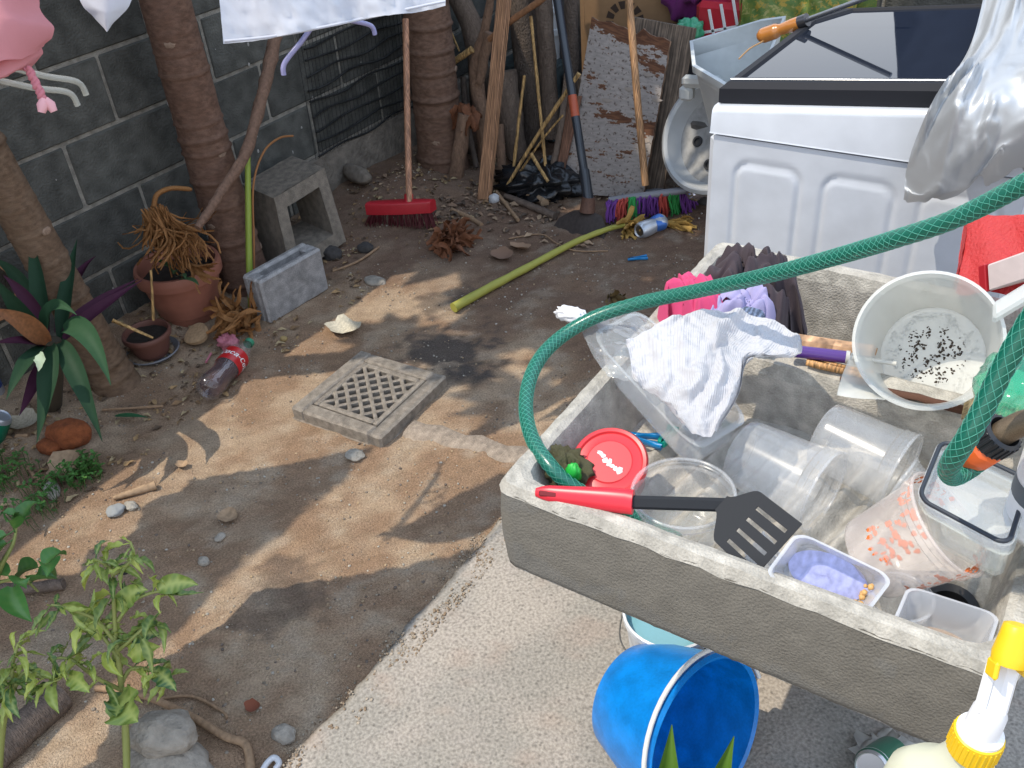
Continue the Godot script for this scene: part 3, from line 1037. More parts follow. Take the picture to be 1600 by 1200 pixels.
	mb.hexa((b0 + b1) * 0.5, b1 - b0, sx.normalized() * 0.050, ax.cross(sx).normalized() * 0.035, 0.003)
	one(mb, "squared_timber", timber, "squared raw timber batten leaning on the wood pile", "timber", "sticks and logs leaning at the back")
	mb = MB.new()
	b0 = Vector3(-1.849, 0.038, -3.020)
	b1 = Vector3(-1.817, 0.355, -3.150)
	mb.hexa((b0 + b1) * 0.5, b1 - b0, Vector3(0.06, 0.01, 0), Vector3(0, 0.004, 0.015), 0.002)
	one(mb, "offcut_board", mt("red_timber", C(0.20, 0.10, 0.062), 0.85, {"tex": "wood", "scale": Vector3(9, 3, 9)}), "reddish board offcut tucked behind the peeling white plywood", "board")
	peeling_board()
	mb = MB.new()
	var q := [Vector3(-1.682, 0.616, -3.360), Vector3(-1.406, 0.532, -3.360), Vector3(-1.418, 0.019, -3.120), Vector3(-1.691, -0.017, -3.120)]
	mb.hexa((q[0] + q[2]) * 0.5, (q[1] - q[0] + q[2] - q[3]) * 0.5, (q[3] - q[0] + q[2] - q[1]) * 0.5, Vector3(0, 0.003, 0.016), 0.002)
	one(mb, "brown_board", mt("brown_board", C(0.145, 0.105, 0.075), 0.85, {"tex": "wood", "scale": Vector3(5, 1.6, 5), "tex2": "cloud", "scale2": 3.0}), "plain brown board leaning behind the peeling white plywood", "board")
	# wooden pole in front of the plywood
	stick("broom_pole", "long smooth wooden pole leaning against the peeling plywood", "pole", [Vector3(-1.426, 0.116, -2.980), Vector3(-1.498, 0.426, -3.050), Vector3(-1.587, 0.797, -3.150)], [0.0135, 0.0135], mt("pole_wood", C(0.42, 0.23, 0.11), 0.6, {"tex": "wood", "scale": Vector3(8, 2, 8)}), 0.0, 10, "")
	# hoe
	var h := thing("garden_hoe", "garden hoe with black metal handle standing blade-down by the plywood", "hoe", Vector3(-1.654, 0.000, -2.902))
	var o := -h.position
	var steel := mt("hoe_black", C(0.022, 0.027, 0.035), 0.35, {"coat": 0.3})
	mb = MB.new()
	mb.xf.origin = o
	var n0 := Vector3(-1.584, 0.097, -2.820)
	var n1 := Vector3(-1.869, 0.765, -3.120)
	mb.tube([n0, n0.lerp(n1, 0.14), n0.lerp(n1, 0.145), n1], [0.021, 0.021, 0.0165, 0.0165], 12)
	put(mb, "handle", steel, h)
	mb = MB.new()
	mb.xf.origin = o
	mb.tube([n0.lerp(n1, 0.395), n0.lerp(n1, 0.495)], [0.0169], 12, false)
	put(mb, "orange_sticker", mt("sticker", C(0.42, 0.085, 0.035), 0.5, {"tex": "fleck", "scale": 14.0}), h)
	mb = MB.new()
	mb.xf.origin = o
	mb.tube([n0 + Vector3(0, -0.045, 0.012), n0 + Vector3(0, 0.01, 0)], [0.030, 0.024], 12)
	put(mb, "socket", mt("hoe_rust", C(0.12, 0.06, 0.04), 0.7, {"tex": "cloud", "scale": 12.0}), h)
	mb = MB.new()
	mb.xf.origin = o
	var bl := []
	for k in 9:
		var s := k / 8.0 - 0.5
		bl.append(PackedVector3Array([n0 + Vector3(s * 0.12, -0.035 - 0.03 * absf(s), 0.01), n0 + Vector3(s * 0.20, -0.06 - 0.02 * absf(s), 0.055), n0 + Vector3(s * 0.235, -0.105 - 0.02 * absf(s), 0.105), n0 + Vector3(s * 0.235, -0.109 - 0.02 * absf(s), 0.102), n0 + Vector3(s * 0.20, -0.066 - 0.02 * absf(s), 0.050), n0 + Vector3(s * 0.12, -0.043 - 0.03 * absf(s), 0.004)]))
	mb.grid(bl)
	put(mb, "blade", mt("hoe_blade", C(0.055, 0.042, 0.036), 0.6, {"tex": "cloud", "scale": 9.0, "metal": 0.4}), h)
	# dark sheets and bags that fill the corner
	mb = MB.new()
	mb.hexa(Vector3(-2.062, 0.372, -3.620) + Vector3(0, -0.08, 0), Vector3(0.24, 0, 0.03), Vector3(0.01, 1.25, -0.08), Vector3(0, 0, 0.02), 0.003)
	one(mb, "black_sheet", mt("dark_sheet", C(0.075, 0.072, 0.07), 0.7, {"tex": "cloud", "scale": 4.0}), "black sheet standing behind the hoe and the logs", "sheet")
	mb = MB.new()
	mb.blob(Vector3(-1.908, 0.035, -3.002), Vector3(0.13, 0.06, 0.09), 0.9, 31, 18, 2.2, true)
	one(mb, "plastic_bag", mt("black_plastic", C(0.012, 0.013, 0.015), 0.25), "crumpled black plastic bag at the foot of the wood pile", "bag")
	var pail := thing("white_pail", "ribbed white pail half hidden behind the wood pile", "pail", Vector3(-2.27, 0.33, -3.62))
	mb = MB.new()
	mb.lathe([Vector2(0.105, 0.0), Vector2(0.108, 0.10), Vector2(0.118, 0.105), Vector2(0.118, 0.13), Vector2(0.110, 0.135), Vector2(0.112, 0.20), Vector2(0.122, 0.205), Vector2(0.122, 0.225), Vector2(0.114, 0.23), Vector2(0.116, 0.30), Vector2(0.126, 0.305), Vector2(0.126, 0.32), Vector2(0.115, 0.32), Vector2(0.10, 0.02)], 28)
	put(mb, "body", mt("pail_white", C(0.60, 0.64, 0.66), 0.4), pail)
	var st := MB.new()
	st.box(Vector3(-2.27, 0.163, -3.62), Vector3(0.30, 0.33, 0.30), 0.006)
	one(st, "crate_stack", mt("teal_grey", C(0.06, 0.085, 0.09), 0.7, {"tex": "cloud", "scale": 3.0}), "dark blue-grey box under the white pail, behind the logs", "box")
	# cardboard box with round print
	var cb := thing("cardboard_box", "open cardboard box with round dark print, top of the back corner", "box", Vector3(-1.80, 0.30, -3.62))
	var card := mt("cardboard", C(0.30, 0.175, 0.085), 0.85, {"tex": "soft", "scale": 5.0})
	mb = MB.new()
	mb.hexa(Vector3(0, 0.16, 0), Vector3(0.44, 0, -0.10), Vector3(0, 0.32, 0), Vector3(0.0, 0, 0.006), 0.001)
	put(mb, "front_panel", card, cb)
	mb = MB.new()
	mb.hexa(Vector3(0.22, 0.16, -0.20), Vector3(0.006, 0, 0), Vector3(0, 0.32, 0), Vector3(0.07, 0, 0.30), 0.001)
	mb.hexa(Vector3(-0.24, 0.16, -0.10), Vector3(0.006, 0, 0), Vector3(0, 0.32, 0), Vector3(0.07, 0, 0.30), 0.001)
	mb.hexa(Vector3(-0.04, 0.16, -0.26), Vector3(0.44, 0, -0.10), Vector3(0, 0.32, 0), Vector3(0.0, 0, 0.006), 0.001)
	mb.hexa(Vector3(-0.02, 0.01, -0.13), Vector3(0.44, 0, -0.10), Vector3(0, 0.006, 0), Vector3(0.07, 0, 0.30), 0.001)
	put(mb, "side_panel", card, cb)
	mb = MB.new()
	mb.xf = Transform3D(Basis(Vector3(0.975, 0, -0.222), Vector3(0, 1, 0), Vector3(0.222, 0, 0.975)), Vector3(-0.03, 0.22, 0.012))
	for k in 12:
		var an := TAU * k / 12.0
		mb.poly([Vector3(cos(an) * 0.05, sin(an) * 0.05, 0), Vector3(cos(an + 0.36) * 0.05, sin(an + 0.36) * 0.05, 0), Vector3(cos(an + 0.36) * 0.082, sin(an + 0.36) * 0.082, 0), Vector3(cos(an) * 0.082, sin(an) * 0.082, 0)], Vector3(0, 0, -1))
	put(mb, "print", mt("box_ink", C(0.05, 0.03, 0.02), 0.85), cb)
	var bs := MB.new()
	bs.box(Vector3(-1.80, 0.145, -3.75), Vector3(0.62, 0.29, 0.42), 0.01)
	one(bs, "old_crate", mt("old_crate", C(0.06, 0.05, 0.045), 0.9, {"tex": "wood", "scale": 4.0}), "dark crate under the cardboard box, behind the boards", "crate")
	# cloth and packs on top of the heap
	mb = MB.new()
	mb.blob(Vector3(-1.52, 0.70, -3.66), Vector3(0.14, 0.16, 0.10), 0.7, 12, 20, 1.7)
	one(mb, "purple_cloth", mt("purple_cloth", C(0.20, 0.03, 0.18), 0.9, {"tex": "fine", "scale": 30.0, "sheen": 0.3}), "purple cloth bundled on top of the heap at the back", "cloth")
	mb = MB.new()
	mb.blob(Vector3(-1.459, 0.563, -3.420), Vector3(0.05, 0.045, 0.05), 0.5, 14, 14, 2.2)
	one(mb, "green_plastic", mt("green_film", C(0.05, 0.30, 0.16), 0.3), "scrap of green plastic film beside the cardboard box", "plastic")
	var sp := thing("soda_pack", "red shrink-wrapped soda pack on the heap behind the white tub", "pack", Vector3(-1.36, 0.50, -3.52))
	mb = MB.new()
	mb.box(Vector3(0, 0.09, 0), Vector3(0.20, 0.14, 0.12), 0.02)
	put(mb, "wrap", mt("pack_red", C(0.42, 0.015, 0.03), 0.3, {"coat": 0.5}), sp)
	mb = MB.new()
	mb.xf = Transform3D(Basis(Vector3(0, 0, 1), 0.25), Vector3(0.02, 0.10, 0.062))
	for k in 3:
		mb.box(Vector3(-0.05 + 0.05 * k, 0.01 * k, 0), Vector3(0.012, 0.10, 0.003), 0.001)
	mb.box(Vector3(0, -0.03, 0), Vector3(0.17, 0.01, 0.003), 0.001)
	put(mb, "white_print", mt("print_white", C(0.7, 0.7, 0.7), 0.5), sp)
	var hp := MB.new()
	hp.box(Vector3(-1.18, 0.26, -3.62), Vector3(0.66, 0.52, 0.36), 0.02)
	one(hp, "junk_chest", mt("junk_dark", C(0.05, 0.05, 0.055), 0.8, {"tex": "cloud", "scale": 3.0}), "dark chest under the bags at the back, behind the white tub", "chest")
	mb = MB.new()
	mb.grid(cloth_rows(Vector3(-1.28, 0.95, -3.50), Vector3(-0.86, 0.97, -3.50), Vector3(-1.27, 0.50, -3.42), Vector3(-0.86, 0.53, -3.42), 26, 20, 0.018, 2.0, 3.0))
	var rows := cloth_rows(Vector3(-0.86, 0.97, -3.72), Vector3(-1.28, 0.95, -3.72), Vector3(-0.86, 0.53, -3.76), Vector3(-1.27, 0.50, -3.76), 26, 20, 0.018, 2.0, 5.0)
	mb.grid(rows)
	mb.grid(cloth_rows(Vector3(-1.28, 0.95, -3.72), Vector3(-1.28, 0.95, -3.50), Vector3(-1.27, 0.50, -3.76), Vector3(-1.27, 0.50, -3.42), 12, 20, 0.01, 1.0, 5.0))
	one(mb, "patterned_bag", leaf_print(), "yellow-green leaf-patterned bag behind the washing machine", "bag")
	# white plastic tub
	var tub := thing("white_tub", "long white plastic tub tipped on edge behind the washing machine", "tub", Vector3(-1.18, 0.35, -2.95))
	mb = MB.new()
	var tm := mt("tub_white", C(0.60, 0.62, 0.61), 0.45, {"tex": "soft", "scale": 4.0})
	mb.xf.origin = -tub.position
	var r0 := [Vector3(-1.270, 0.636, -3.003), Vector3(-1.037, 0.721, -3.007), Vector3(-0.937, 0.760, -2.920), Vector3(-0.862, 0.747, -2.579), Vector3(-0.930, 0.665, -2.527), Vector3(-1.121, 0.668, -2.679)]
	var cen := Vector3.ZERO
	for w in r0:
		cen += w / 6.0
	var rr := []
	for ring in [[1.05, 0.0], [1.05, 0.022], [0.97, 0.022], [0.94, -0.03], [0.72, -0.22]]:
		var row := PackedVector3Array()
		for w in r0:
			row.append(cen + (w - cen) * ring[0] + Vector3(0.0, 1.0, 0.25) * ring[1])
		rr.append(row)
	for k in 4:
		mb.grid([rr[k], rr[k + 1]], true)
	mb.poly(Array(rr[4]), cen + Vector3(0, 1, 0))
	put(mb, "shell", tm, tub)
	var ts := MB.new()
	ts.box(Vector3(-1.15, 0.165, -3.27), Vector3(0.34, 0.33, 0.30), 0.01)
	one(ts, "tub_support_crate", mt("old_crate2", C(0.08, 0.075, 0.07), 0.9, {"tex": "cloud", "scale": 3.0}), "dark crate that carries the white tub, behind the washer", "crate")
	# round grey plastic base of an old tub
	var tb := thing("grey_plastic_dish", "round grey plastic tub base with holes, leaning behind the washer", "tub base", Vector3(-1.397, 0.000, -3.232))
	var gm := mt("grey_plastic", C(0.40, 0.41, 0.41), 0.5, {"tex": "soft", "scale": 3.0})
	var gx := frame(Vector3(-1.187, 0.326, -3.036) - tb.position, Vector3(-0.22, 0.50, 0.84))
	mb = MB.new()
	mb.xf = gx
	mb.lathe([Vector2(0.185, -0.07), Vector2(0.215, -0.02), Vector2(0.212, 0.012), Vector2(0.200, 0.020), Vector2(0.188, 0.012), Vector2(0.180, -0.02), Vector2(0.165, -0.045)], 48)
	put(mb, "rim", gm, tb)
	mb = MB.new()
	mb.xf = gx
	mb.lathe([Vector2(0.168, -0.045), Vector2(0.12, -0.060), Vector2(0.0, -0.062)], 48)
	put(mb, "dish", mt("grey_plastic2", C(0.28, 0.275, 0.265), 0.6, {"tex": "cloud", "scale": 4.0}), tb)
	for k in 3:
		mb = MB.new()
		var an: float = [3.3, 4.6, 2.2][k]
		mb.xf = gx * Transform3D(Basis.IDENTITY, Vector3(cos(an) * 0.10, -0.055, sin(an) * 0.10))
		mb.lathe([Vector2(0.020, 0.0), Vector2(0.0195, 0.005), Vector2(0.013, 0.005), Vector2(0.012, -0.004), Vector2(0.0, -0.004)], 18)
		put(mb, "hole", mt("hole_dark", C(0.03, 0.03, 0.032), 0.7), tb)
	mb = MB.new()
	mb.xf.origin = -tb.position
	var hb := Vector3(-1.206, 0.542, -2.952)
	mb.hexa(hb, Vector3(0.13, 0.0, -0.03), Vector3(0.0, 0.045, 0.0), Vector3(0.01, 0.02, 0.06), 0.014)
	mb.hexa(hb + Vector3(-0.05, -0.04, 0.01), Vector3(0.05, 0.0, 0.0), Vector3(0.0, 0.05, 0.0), Vector3(0.0, 0.0, 0.04), 0.01)
	put(mb, "hinge", mt("tub_white", C(0.6, 0.6, 0.6), 0.45), tb)

func leaf_print() -> Material:
	var im := Image.create(256, 256, false, Image.FORMAT_RGB8)
	var n := FastNoiseLite.new()
	n.noise_type = FastNoiseLite.TYPE_CELLULAR
	n.cellular_return_type = FastNoiseLite.RETURN_CELL_VALUE
	n.frequency = 0.045
	n.domain_warp_enabled = true
	n.domain_warp_amplitude = 24.0
	n.domain_warp_frequency = 0.02
	var pal := [Color(0.56, 0.57, 0.27), Color(0.62, 0.60, 0.36), Color(0.45, 0.50, 0.22), Color(0.36, 0.47, 0.22), Color(0.66, 0.56, 0.22), Color(0.52, 0.53, 0.30)]
	for y in 256:
		for x in 256:
			var k := int((n.get_noise_2d(x, y * 1.4) * 0.5 + 0.5) * 5.99)
			im.set_pixel(x, y, pal[clampi(k, 0, 5)])
	var m := mt("leaf_print", C(1.0, 1.0, 1.0), 0.55)
	m.albedo_texture = ImageTexture.create_from_image(im)
	return m

func peeling_board() -> void:
	# plywood whose white paint comes off in strips: the print is paint and bare wood only
	var w := 192
	var hgt := 384
	var im := Image.create(w, hgt, false, Image.FORMAT_RGB8)
	for y in hgt:
		for x in w:
			var u := float(x) / w
			var q := float(y) / hgt
			var s := 0.55 * nz.get_noise_2d(u * 2.0, q * 9.0) + 0.5 * nz.get_noise_2d(u * 5.0 + 9.0, q * 32.0) + 0.25 * nz.get_noise_2d(u * 22.0, q * 60.0)
			s += 0.55 * exp(-pow((q - 0.52 - 0.05 * (u - 0.5)) / 0.05, 2.0)) * smoothstep(0.05, 0.5, u)
			s += 0.9 * smoothstep(0.10, 0.02, q) + 0.6 * exp(-pow((q - 0.17) / 0.05, 2.0)) * smoothstep(0.35, 0.75, u)
			var wood := Color(0.50, 0.33, 0.22).lerp(Color(0.36, 0.22, 0.14), clampf(0.5 + 1.3 * nz.get_noise_2d(u * 5.0, q * 70.0), 0, 1))
			var paint := Color(0.72, 0.68, 0.65) * (0.93 + 0.12 * nz.get_noise_2d(u * 7.0, q * 50.0))
			var dirt := smoothstep(0.30, 0.5, nz.get_noise_2d(u * 16.0 + 50.0, q * 30.0))
			paint = paint.lerp(Color(0.34, 0.28, 0.25), dirt * 0.7)
			im.set_pixel(x, y, paint.lerp(wood, smoothstep(0.33, 0.38, s)))
	var q := [Vector3(-1.807, 0.620, -3.280), Vector3(-1.477, 0.557, -3.280), Vector3(-1.458, 0.040, -3.020), Vector3(-1.821, -0.004, -3.020)]
	var t := thing("plywood_board", "plywood board with peeling white paint leaning at the back", "board", (q[2] + q[3]) * 0.5)
	var o: Vector3 = -t.position
	var mb := MB.new()
	mb.xf.origin = o
	var rows := []
	for j in 33:
		var row := PackedVector3Array()
		for i in 13:
			var a: Vector3 = q[0].lerp(q[1], i / 12.0)
			var b: Vector3 = q[3].lerp(q[2], i / 12.0)
			var r := a.lerp(b, j / 32.0)
			if i == 12:
				r.x += 0.008 * nz.get_noise_2d(j * 3.0, 2.0)
			if j == 0:
				r.y += 0.03 * nz.get_noise_2d(i * 2.0, 7.0)
			row.append(r)
		rows.append(row)
	mb.grid(rows)
	var m := mt("peeling_paint", C(0.80, 0.80, 0.80), 0.8)
	m.albedo_texture = ImageTexture.create_from_image(im)
	put(mb, "painted_face", m, t)
	mb = MB.new()
	mb.xf.origin = o
	var back := Vector3(0, -0.004, -0.013)
	var rim0 := []
	for i in 13:
		rim0.append(rows[0][i])
	for j in range(1, 33):
		rim0.append(rows[j][12])
	for i in range(11, -1, -1):
		rim0.append(rows[32][i])
	for j in range(31, 0, -1):
		rim0.append(rows[j][0])
	var r1 := PackedVector3Array()
	var r2 := PackedVector3Array()
	for w2 in rim0:
		r1.append(w2 + back * 0.02)
		r2.append(w2 + back)
	mb.grid([r1, r2], true)
	var behind := []
	for row in rows:
		var br := PackedVector3Array()
		for w2 in row:
			br.append(w2 + back)
		behind.append(br)
	mb.grid(behind)
	put(mb, "plywood_core", mt("ply_core", C(0.22, 0.13, 0.08), 0.85, {"tex": "wood", "scale": 5.0}), t)
	# flakes of paint and veneer that stand off the face
	for k in 5:
		var fl := MB.new()
		var u := [0.75, 0.55, 0.3, 0.9, 0.85, 0.25, 0.6, 0.45, 0.8][k] as float
		var vv := [0.22, 0.33, 0.42, 0.36, 0.62, 0.72, 0.83, 0.12, 0.48][k] as float
		var a: Vector3 = (q[0].lerp(q[1], u)).lerp(q[3].lerp(q[2], u), vv) + o
		fl.grid([PackedVector3Array([a, a + Vector3(0.025, 0.002, 0), a + Vector3(0.05, -0.003, 0)]), PackedVector3Array([a + Vector3(0.004, -0.010, 0.004), a + Vector3(0.025, -0.012, 0.009), a + Vector3(0.042, -0.006, 0.005)])])
		put(fl, "paint_flake", mt("flake", C(0.30, 0.25, 0.21), 0.85), t)

# ---------------------------------------------------------------- things standing about the yard
func pot(t: Node3D, r: float, h: float, lip: float, m: Material, soil: Material) -> void:
	var mb := MB.new()
	mb.lathe([Vector2(0.0, 0.0), Vector2(r * 0.62, 0.0), Vector2(r * 0.66, 0.01), Vector2(r * 0.68, h * 0.16), Vector2(r * 0.72, h * 0.18), Vector2(r * 0.90, h - lip), Vector2(r * 0.91, h - lip)], 40)
	put(mb, "body", m, t)
	mb = MB.new()
	mb.lathe([Vector2(r * 0.90, h - lip), Vector2(r * 0.99, h - lip + 0.002), Vector2(r, h - lip * 0.6), Vector2(r, h - lip * 0.3), Vector2(r * 0.97, h), Vector2(r * 0.90, h), Vector2(r * 0.86, h - lip * 0.4), Vector2(r * 0.84, h - lip * 1.2)], 40)
	put(mb, "lip", m, t)
	mb = MB.new()
	mb.xf.origin = Vector3(0, h - lip * 1.0, 0)
	var rows := []
	for k in 8:
		var row := PackedVector3Array()
		for j in 24:
			var an := -TAU * j / 24
			var rr := r * 0.86 * (1.0 - k / 7.0)
			row.append(Vector3(cos(an) * rr, 0.008 * nz.get_noise_2d(cos(an) * rr * 40.0, sin(an) * rr * 40.0), sin(an) * rr))
		rows.append(row)
	mb.grid(rows, true)
	put(mb, "potting_soil", soil, t)

func curly(mb: MB, a: Vector3, d: Vector3, n: int, ln: float, wd: float, sd: int, spread := -1.0) -> void:
	# shrivelled strips of a dead leaf
	var r := RandomNumberGenerator.new()
	r.seed = sd
	for k in n:
		var q := a + Vector3(r.randf_range(-1, 1), r.randf_range(-0.5, 0.5), r.randf_range(-1, 1)) * (wd * 1.5 if spread < 0.0 else spread)
		var dir := (d + Vector3(r.randf_range(-1, 1), r.randf_range(-1, 1), r.randf_range(-1, 1)) * (0.55 if spread < 0.0 else 0.35)).normalized()
		var pts := []
		var bend := Vector3(r.randf_range(-1, 1), r.randf_range(-1, 1), r.randf_range(-1, 1)).normalized()
		for j in 7:
			pts.append(q)
			q += dir * ln / 7.0
			bend = bend.rotated(d.normalized(), r.randf_range(0.3, 1.3))
			dir = (dir + bend * (0.35 if spread < 0.0 else 0.65) + d * 0.25).normalized()
		var rows := []
		for j in 7:
			var tg: Vector3 = (pts[mini(j + 1, 6)] - pts[maxi(j - 1, 0)]).normalized()
			var side := tg.cross(bend).normalized() * wd * (0.4 + 0.6 * sin(PI * (j + 0.5) / 7.0)) * r.randf_range(0.6, 1.2)
			var up := side.cross(tg) * 0.8
			rows.append(PackedVector3Array([pts[j] - side + up, pts[j], pts[j] + side + up * r.randf_range(0.2, 1.4)]))
		mb.grid(rows)

func dead_leaf() -> Material:
	return mt("dead_leaf", C(0.27, 0.12, 0.035), 0.8, {"tex": "cloud", "scale": 25.0, "back": C(0.2, 0.08, 0.02)})

func build_yard_things() -> void:
	var soil := mt("pot_soil", C(0.05, 0.036, 0.026), 0.98, {"tex": "grain", "scale": 12.0, "bump": "rough", "relief": 0.8})
	var terra := mt("terra_plastic", C(0.30, 0.115, 0.075), 0.55, {"tex": "soft", "scale": 6.0})
	# big pot with a dead plant
	var t := thing("flower_pot", "large terracotta-coloured plastic pot holding a dead shrivelled plant", "pot", Vector3(-2.494, 0.000, -1.647), "flower pots")
	pot(t, 0.142, 0.205, 0.045, terra, soil)
	var mb := MB.new()
	mb.xf.origin = -t.position
	var top := Vector3(-2.446, 0.424, -1.600)
	var foot := Vector3(-2.376, 0.248, -1.605)
	mb.tube(spline([Vector3(-2.424, 0.440, -1.737), Vector3(-2.440, 0.466, -1.677), Vector3(-2.447, 0.465, -1.626), Vector3(-2.448, 0.435, -1.603)], 5), [0.005, 0.008], 6)
	curly(mb, top, (foot - top).normalized(), 120, 0.26, 0.0042, 4, 0.030)
	curly(mb, top + Vector3(0, -0.02, 0), Vector3(0.2, -0.8, 0.4), 60, 0.13, 0.004, 8, 0.03)
	curly(mb, foot, Vector3(0.8, -0.05, 0.1), 8, 0.15, 0.008, 5)
	put(mb, "dead_plant", dead_leaf(), t)
	mb = MB.new()
	mb.xf.origin = -t.position
	for k in 5:
		var b := Vector3(-2.425, 0.232, -1.577) + Vector3(0.02 * k, 0.0, 0.01 * k)
		leaf_blade(mb, b, b + Vector3(-0.02 + 0.03 * k, 0.04, 0.01), b + Vector3(-0.06 + 0.05 * k, 0.03, 0.03), 0.02, Vector3.UP)
	put(mb, "sprout", mt("sprout", C(0.035, 0.085, 0.03), 0.6), t)
	# small pot on a dish
	t = thing("flower_pot", "small brown pot on a dish with a bare broken stick, left of the large pot", "pot", Vector3(-2.420, 0.004, -1.415), "flower pots")
	pot(t, 0.077, 0.085, 0.018, mt("brown_plastic", C(0.15, 0.062, 0.045), 0.55), soil)
	mb = MB.new()
	mb.lathe([Vector2(0.0, -0.004), Vector2(0.066, -0.004), Vector2(0.082, 0.012), Vector2(0.086, 0.013), Vector2(0.083, 0.016), Vector2(0.066, 0.001)], 36)
	put(mb, "dish", mt("dish_grey", C(0.16, 0.16, 0.17), 0.5), t)
	mb = MB.new()
	mb.xf.origin = -t.position
	mb.tube([Vector3(-2.365, 0.143, -1.421), Vector3(-2.353, 0.229, -1.439), Vector3(-2.346, 0.306, -1.457)], [0.005, 0.004], 6)
	mb.tube([Vector3(-2.247, 0.164, -1.330), Vector3(-2.285, 0.198, -1.303), Vector3(-2.326, 0.238, -1.272)], [0.004, 0.005], 6, true, 0.2)
	put(mb, "dry_stem", mt("straw", C(0.4, 0.2, 0.08), 0.8), t)
	# tan pot lying behind the purple plant
	t = thing("flower_pot", "tan pot tipped on its side at the left edge, behind the purple-leaved plant", "pot", Vector3(-3.055, 0.000, -1.315) , "flower pots")
	mb = MB.new()
	mb.xf = frame(Vector3(-2.692, 0.312, -1.155) - t.position, Vector3(0.5, 0.35, 0.55))
	mb.lathe([Vector2(0.0, -0.10), Vector2(0.06, -0.10), Vector2(0.088, 0.05), Vector2(0.095, 0.052), Vector2(0.095, 0.075), Vector2(0.085, 0.075), Vector2(0.06, -0.08), Vector2(0.0, -0.08)], 32)
	put(mb, "body", mt("tan_pot", C(0.33, 0.15, 0.065), 0.7, {"tex": "cloud", "scale": 8.0}), t)
	# hollow concrete box
	box_frame()
	cinder_block()
	# red broom
	t = thing("push_broom", "red plastic broom with wooden handle standing by the thick papaya trunk", "broom", Vector3(-2.282, 0.000, -2.543))
	var o := -t.position
	mb = MB.new()
	mb.xf.origin = o
	mb.tube([Vector3(-2.189, 0.105, -2.500), Vector3(-2.247, 0.353, -2.620), Vector3(-2.335, 0.697, -2.800)], [0.0125], 12)
	put(mb, "handle", mt("handle_wood", C(0.40, 0.20, 0.115), 0.6, {"tex": "wood", "scale": Vector3(8, 2, 8)}), t)
	var red := mt("broom_red", C(0.42, 0.018, 0.028), 0.4, {"tex": "soft", "scale": 8.0})
	mb = MB.new()
	mb.xf.origin = o
	var bl := Vector3(-2.347, 0.085, -2.440)
	var br := Vector3(-2.106, 0.096, -2.540)
	var rows := []
	for k in 15:
		var s := k / 14.0
		var q := bl.lerp(br, s)
		var d := 0.018 + 0.008 * sin(s * PI)
		rows.append(PackedVector3Array([q + Vector3(0, -0.024, d), q + Vector3(0, 0.016, d), q + Vector3(0, 0.023, d - 0.008), q + Vector3(0, 0.023, -d + 0.008), q + Vector3(0, 0.014, -d), q + Vector3(0, -0.024, -d)]))
	mb.grid(rows)
	mb.poly(Array(rows[0]), bl.lerp(br, 0.5))
	mb.poly(Array(rows[-1]), bl.lerp(br, 0.5))
	put(mb, "head", red, t)
	mb = MB.new()
	mb.xf.origin = o
	mb.tube([Vector3(-2.194, 0.094, -2.500), Vector3(-2.202, 0.134, -2.520)], [0.020, 0.017], 12)
	put(mb, "socket", red, t)
	mb = MB.new()
	mb.xf.origin = o
	for k in 150:
		var s := rng.randf()
		var q := bl.lerp(br, 0.03 + 0.94 * s) + Vector3(0, -0.018, rng.randf_range(-0.014, 0.016))
		var e := q + Vector3((s - 0.5) * 0.04 + rng.randf_range(-0.008, 0.008), -q.y + 0.012, rng.randf_range(-0.01, 0.02))
		mb.tube([q, e], [0.0025, 0.0018], 4)
	put(mb, "bristles", mt("bristle_red", C(0.085, 0.008, 0.012), 0.7), t).set_meta("kind", "stuff")
	mop_and_can()
	drain_cover()
	soda_bottle()
	buckets()
	hose()

func box_frame() -> void:
	var t := thing("concrete_box", "hollow square concrete box lying open-side-out against the block wall", "concrete box", Vector3(-2.445, 0.000, -2.135))
	var o := -t.position
	var m := mt("old_concrete", C(0.25, 0.21, 0.165), 0.94, {"tex": "cloud", "scale": 4.0, "tex2": "grain", "scale2": 8.0, "bump": "rough", "relief": 0.6})
	# front opening: four corners, as the photo shows it
	var f := [Vector3(-2.330, 0.111, -1.973), Vector3(-2.330, 0.079, -2.271), Vector3(-2.400, 0.294, -2.302), Vector3(-2.400, 0.286, -2.036)]
	f[0].y = 0.018
	f[1].y = 0.022
	var back := Vector3(-0.20, 0.0, -0.04)
	var mid: Vector3 = (f[0] + f[1] + f[2] + f[3]) * 0.25
	for k in 4:
		var mb := MB.new()
		mb.xf.origin = o
		var a: Vector3 = f[k]
		var b: Vector3 = f[(k + 1) % 4]
		var ia: Vector3 = a.lerp(mid, 0.36)
		var ib: Vector3 = b.lerp(mid, 0.36)
		var inside: Vector3 = (a + b + ia + ib) * 0.25 + back * 0.5
		mb.poly([a, b, ib, ia], inside)
		mb.poly([a + back, b + back, ib + back, ia + back], inside)
		var ro := []
		var ri := []
		for i in 9:
			var s := i / 8.0
			var jo := Vector3(nz.get_noise_2d(k * 9.0 + i, 1.0), nz.get_noise_2d(k * 9.0 + i, 5.0), 0) * (0.008 if i > 0 and i < 8 else 0.0)
			ro.append(a.lerp(b, s) + jo)
			ri.append(ia.lerp(ib, s) - jo)
		for i in 8:
			mb.poly([ro[i], ro[i + 1], ro[i + 1] + back, ro[i] + back], inside)
			mb.poly([ri[i], ri[i + 1], ri[i + 1] + back, ri[i] + back], inside)
		put(mb, "side_slab", m, t)

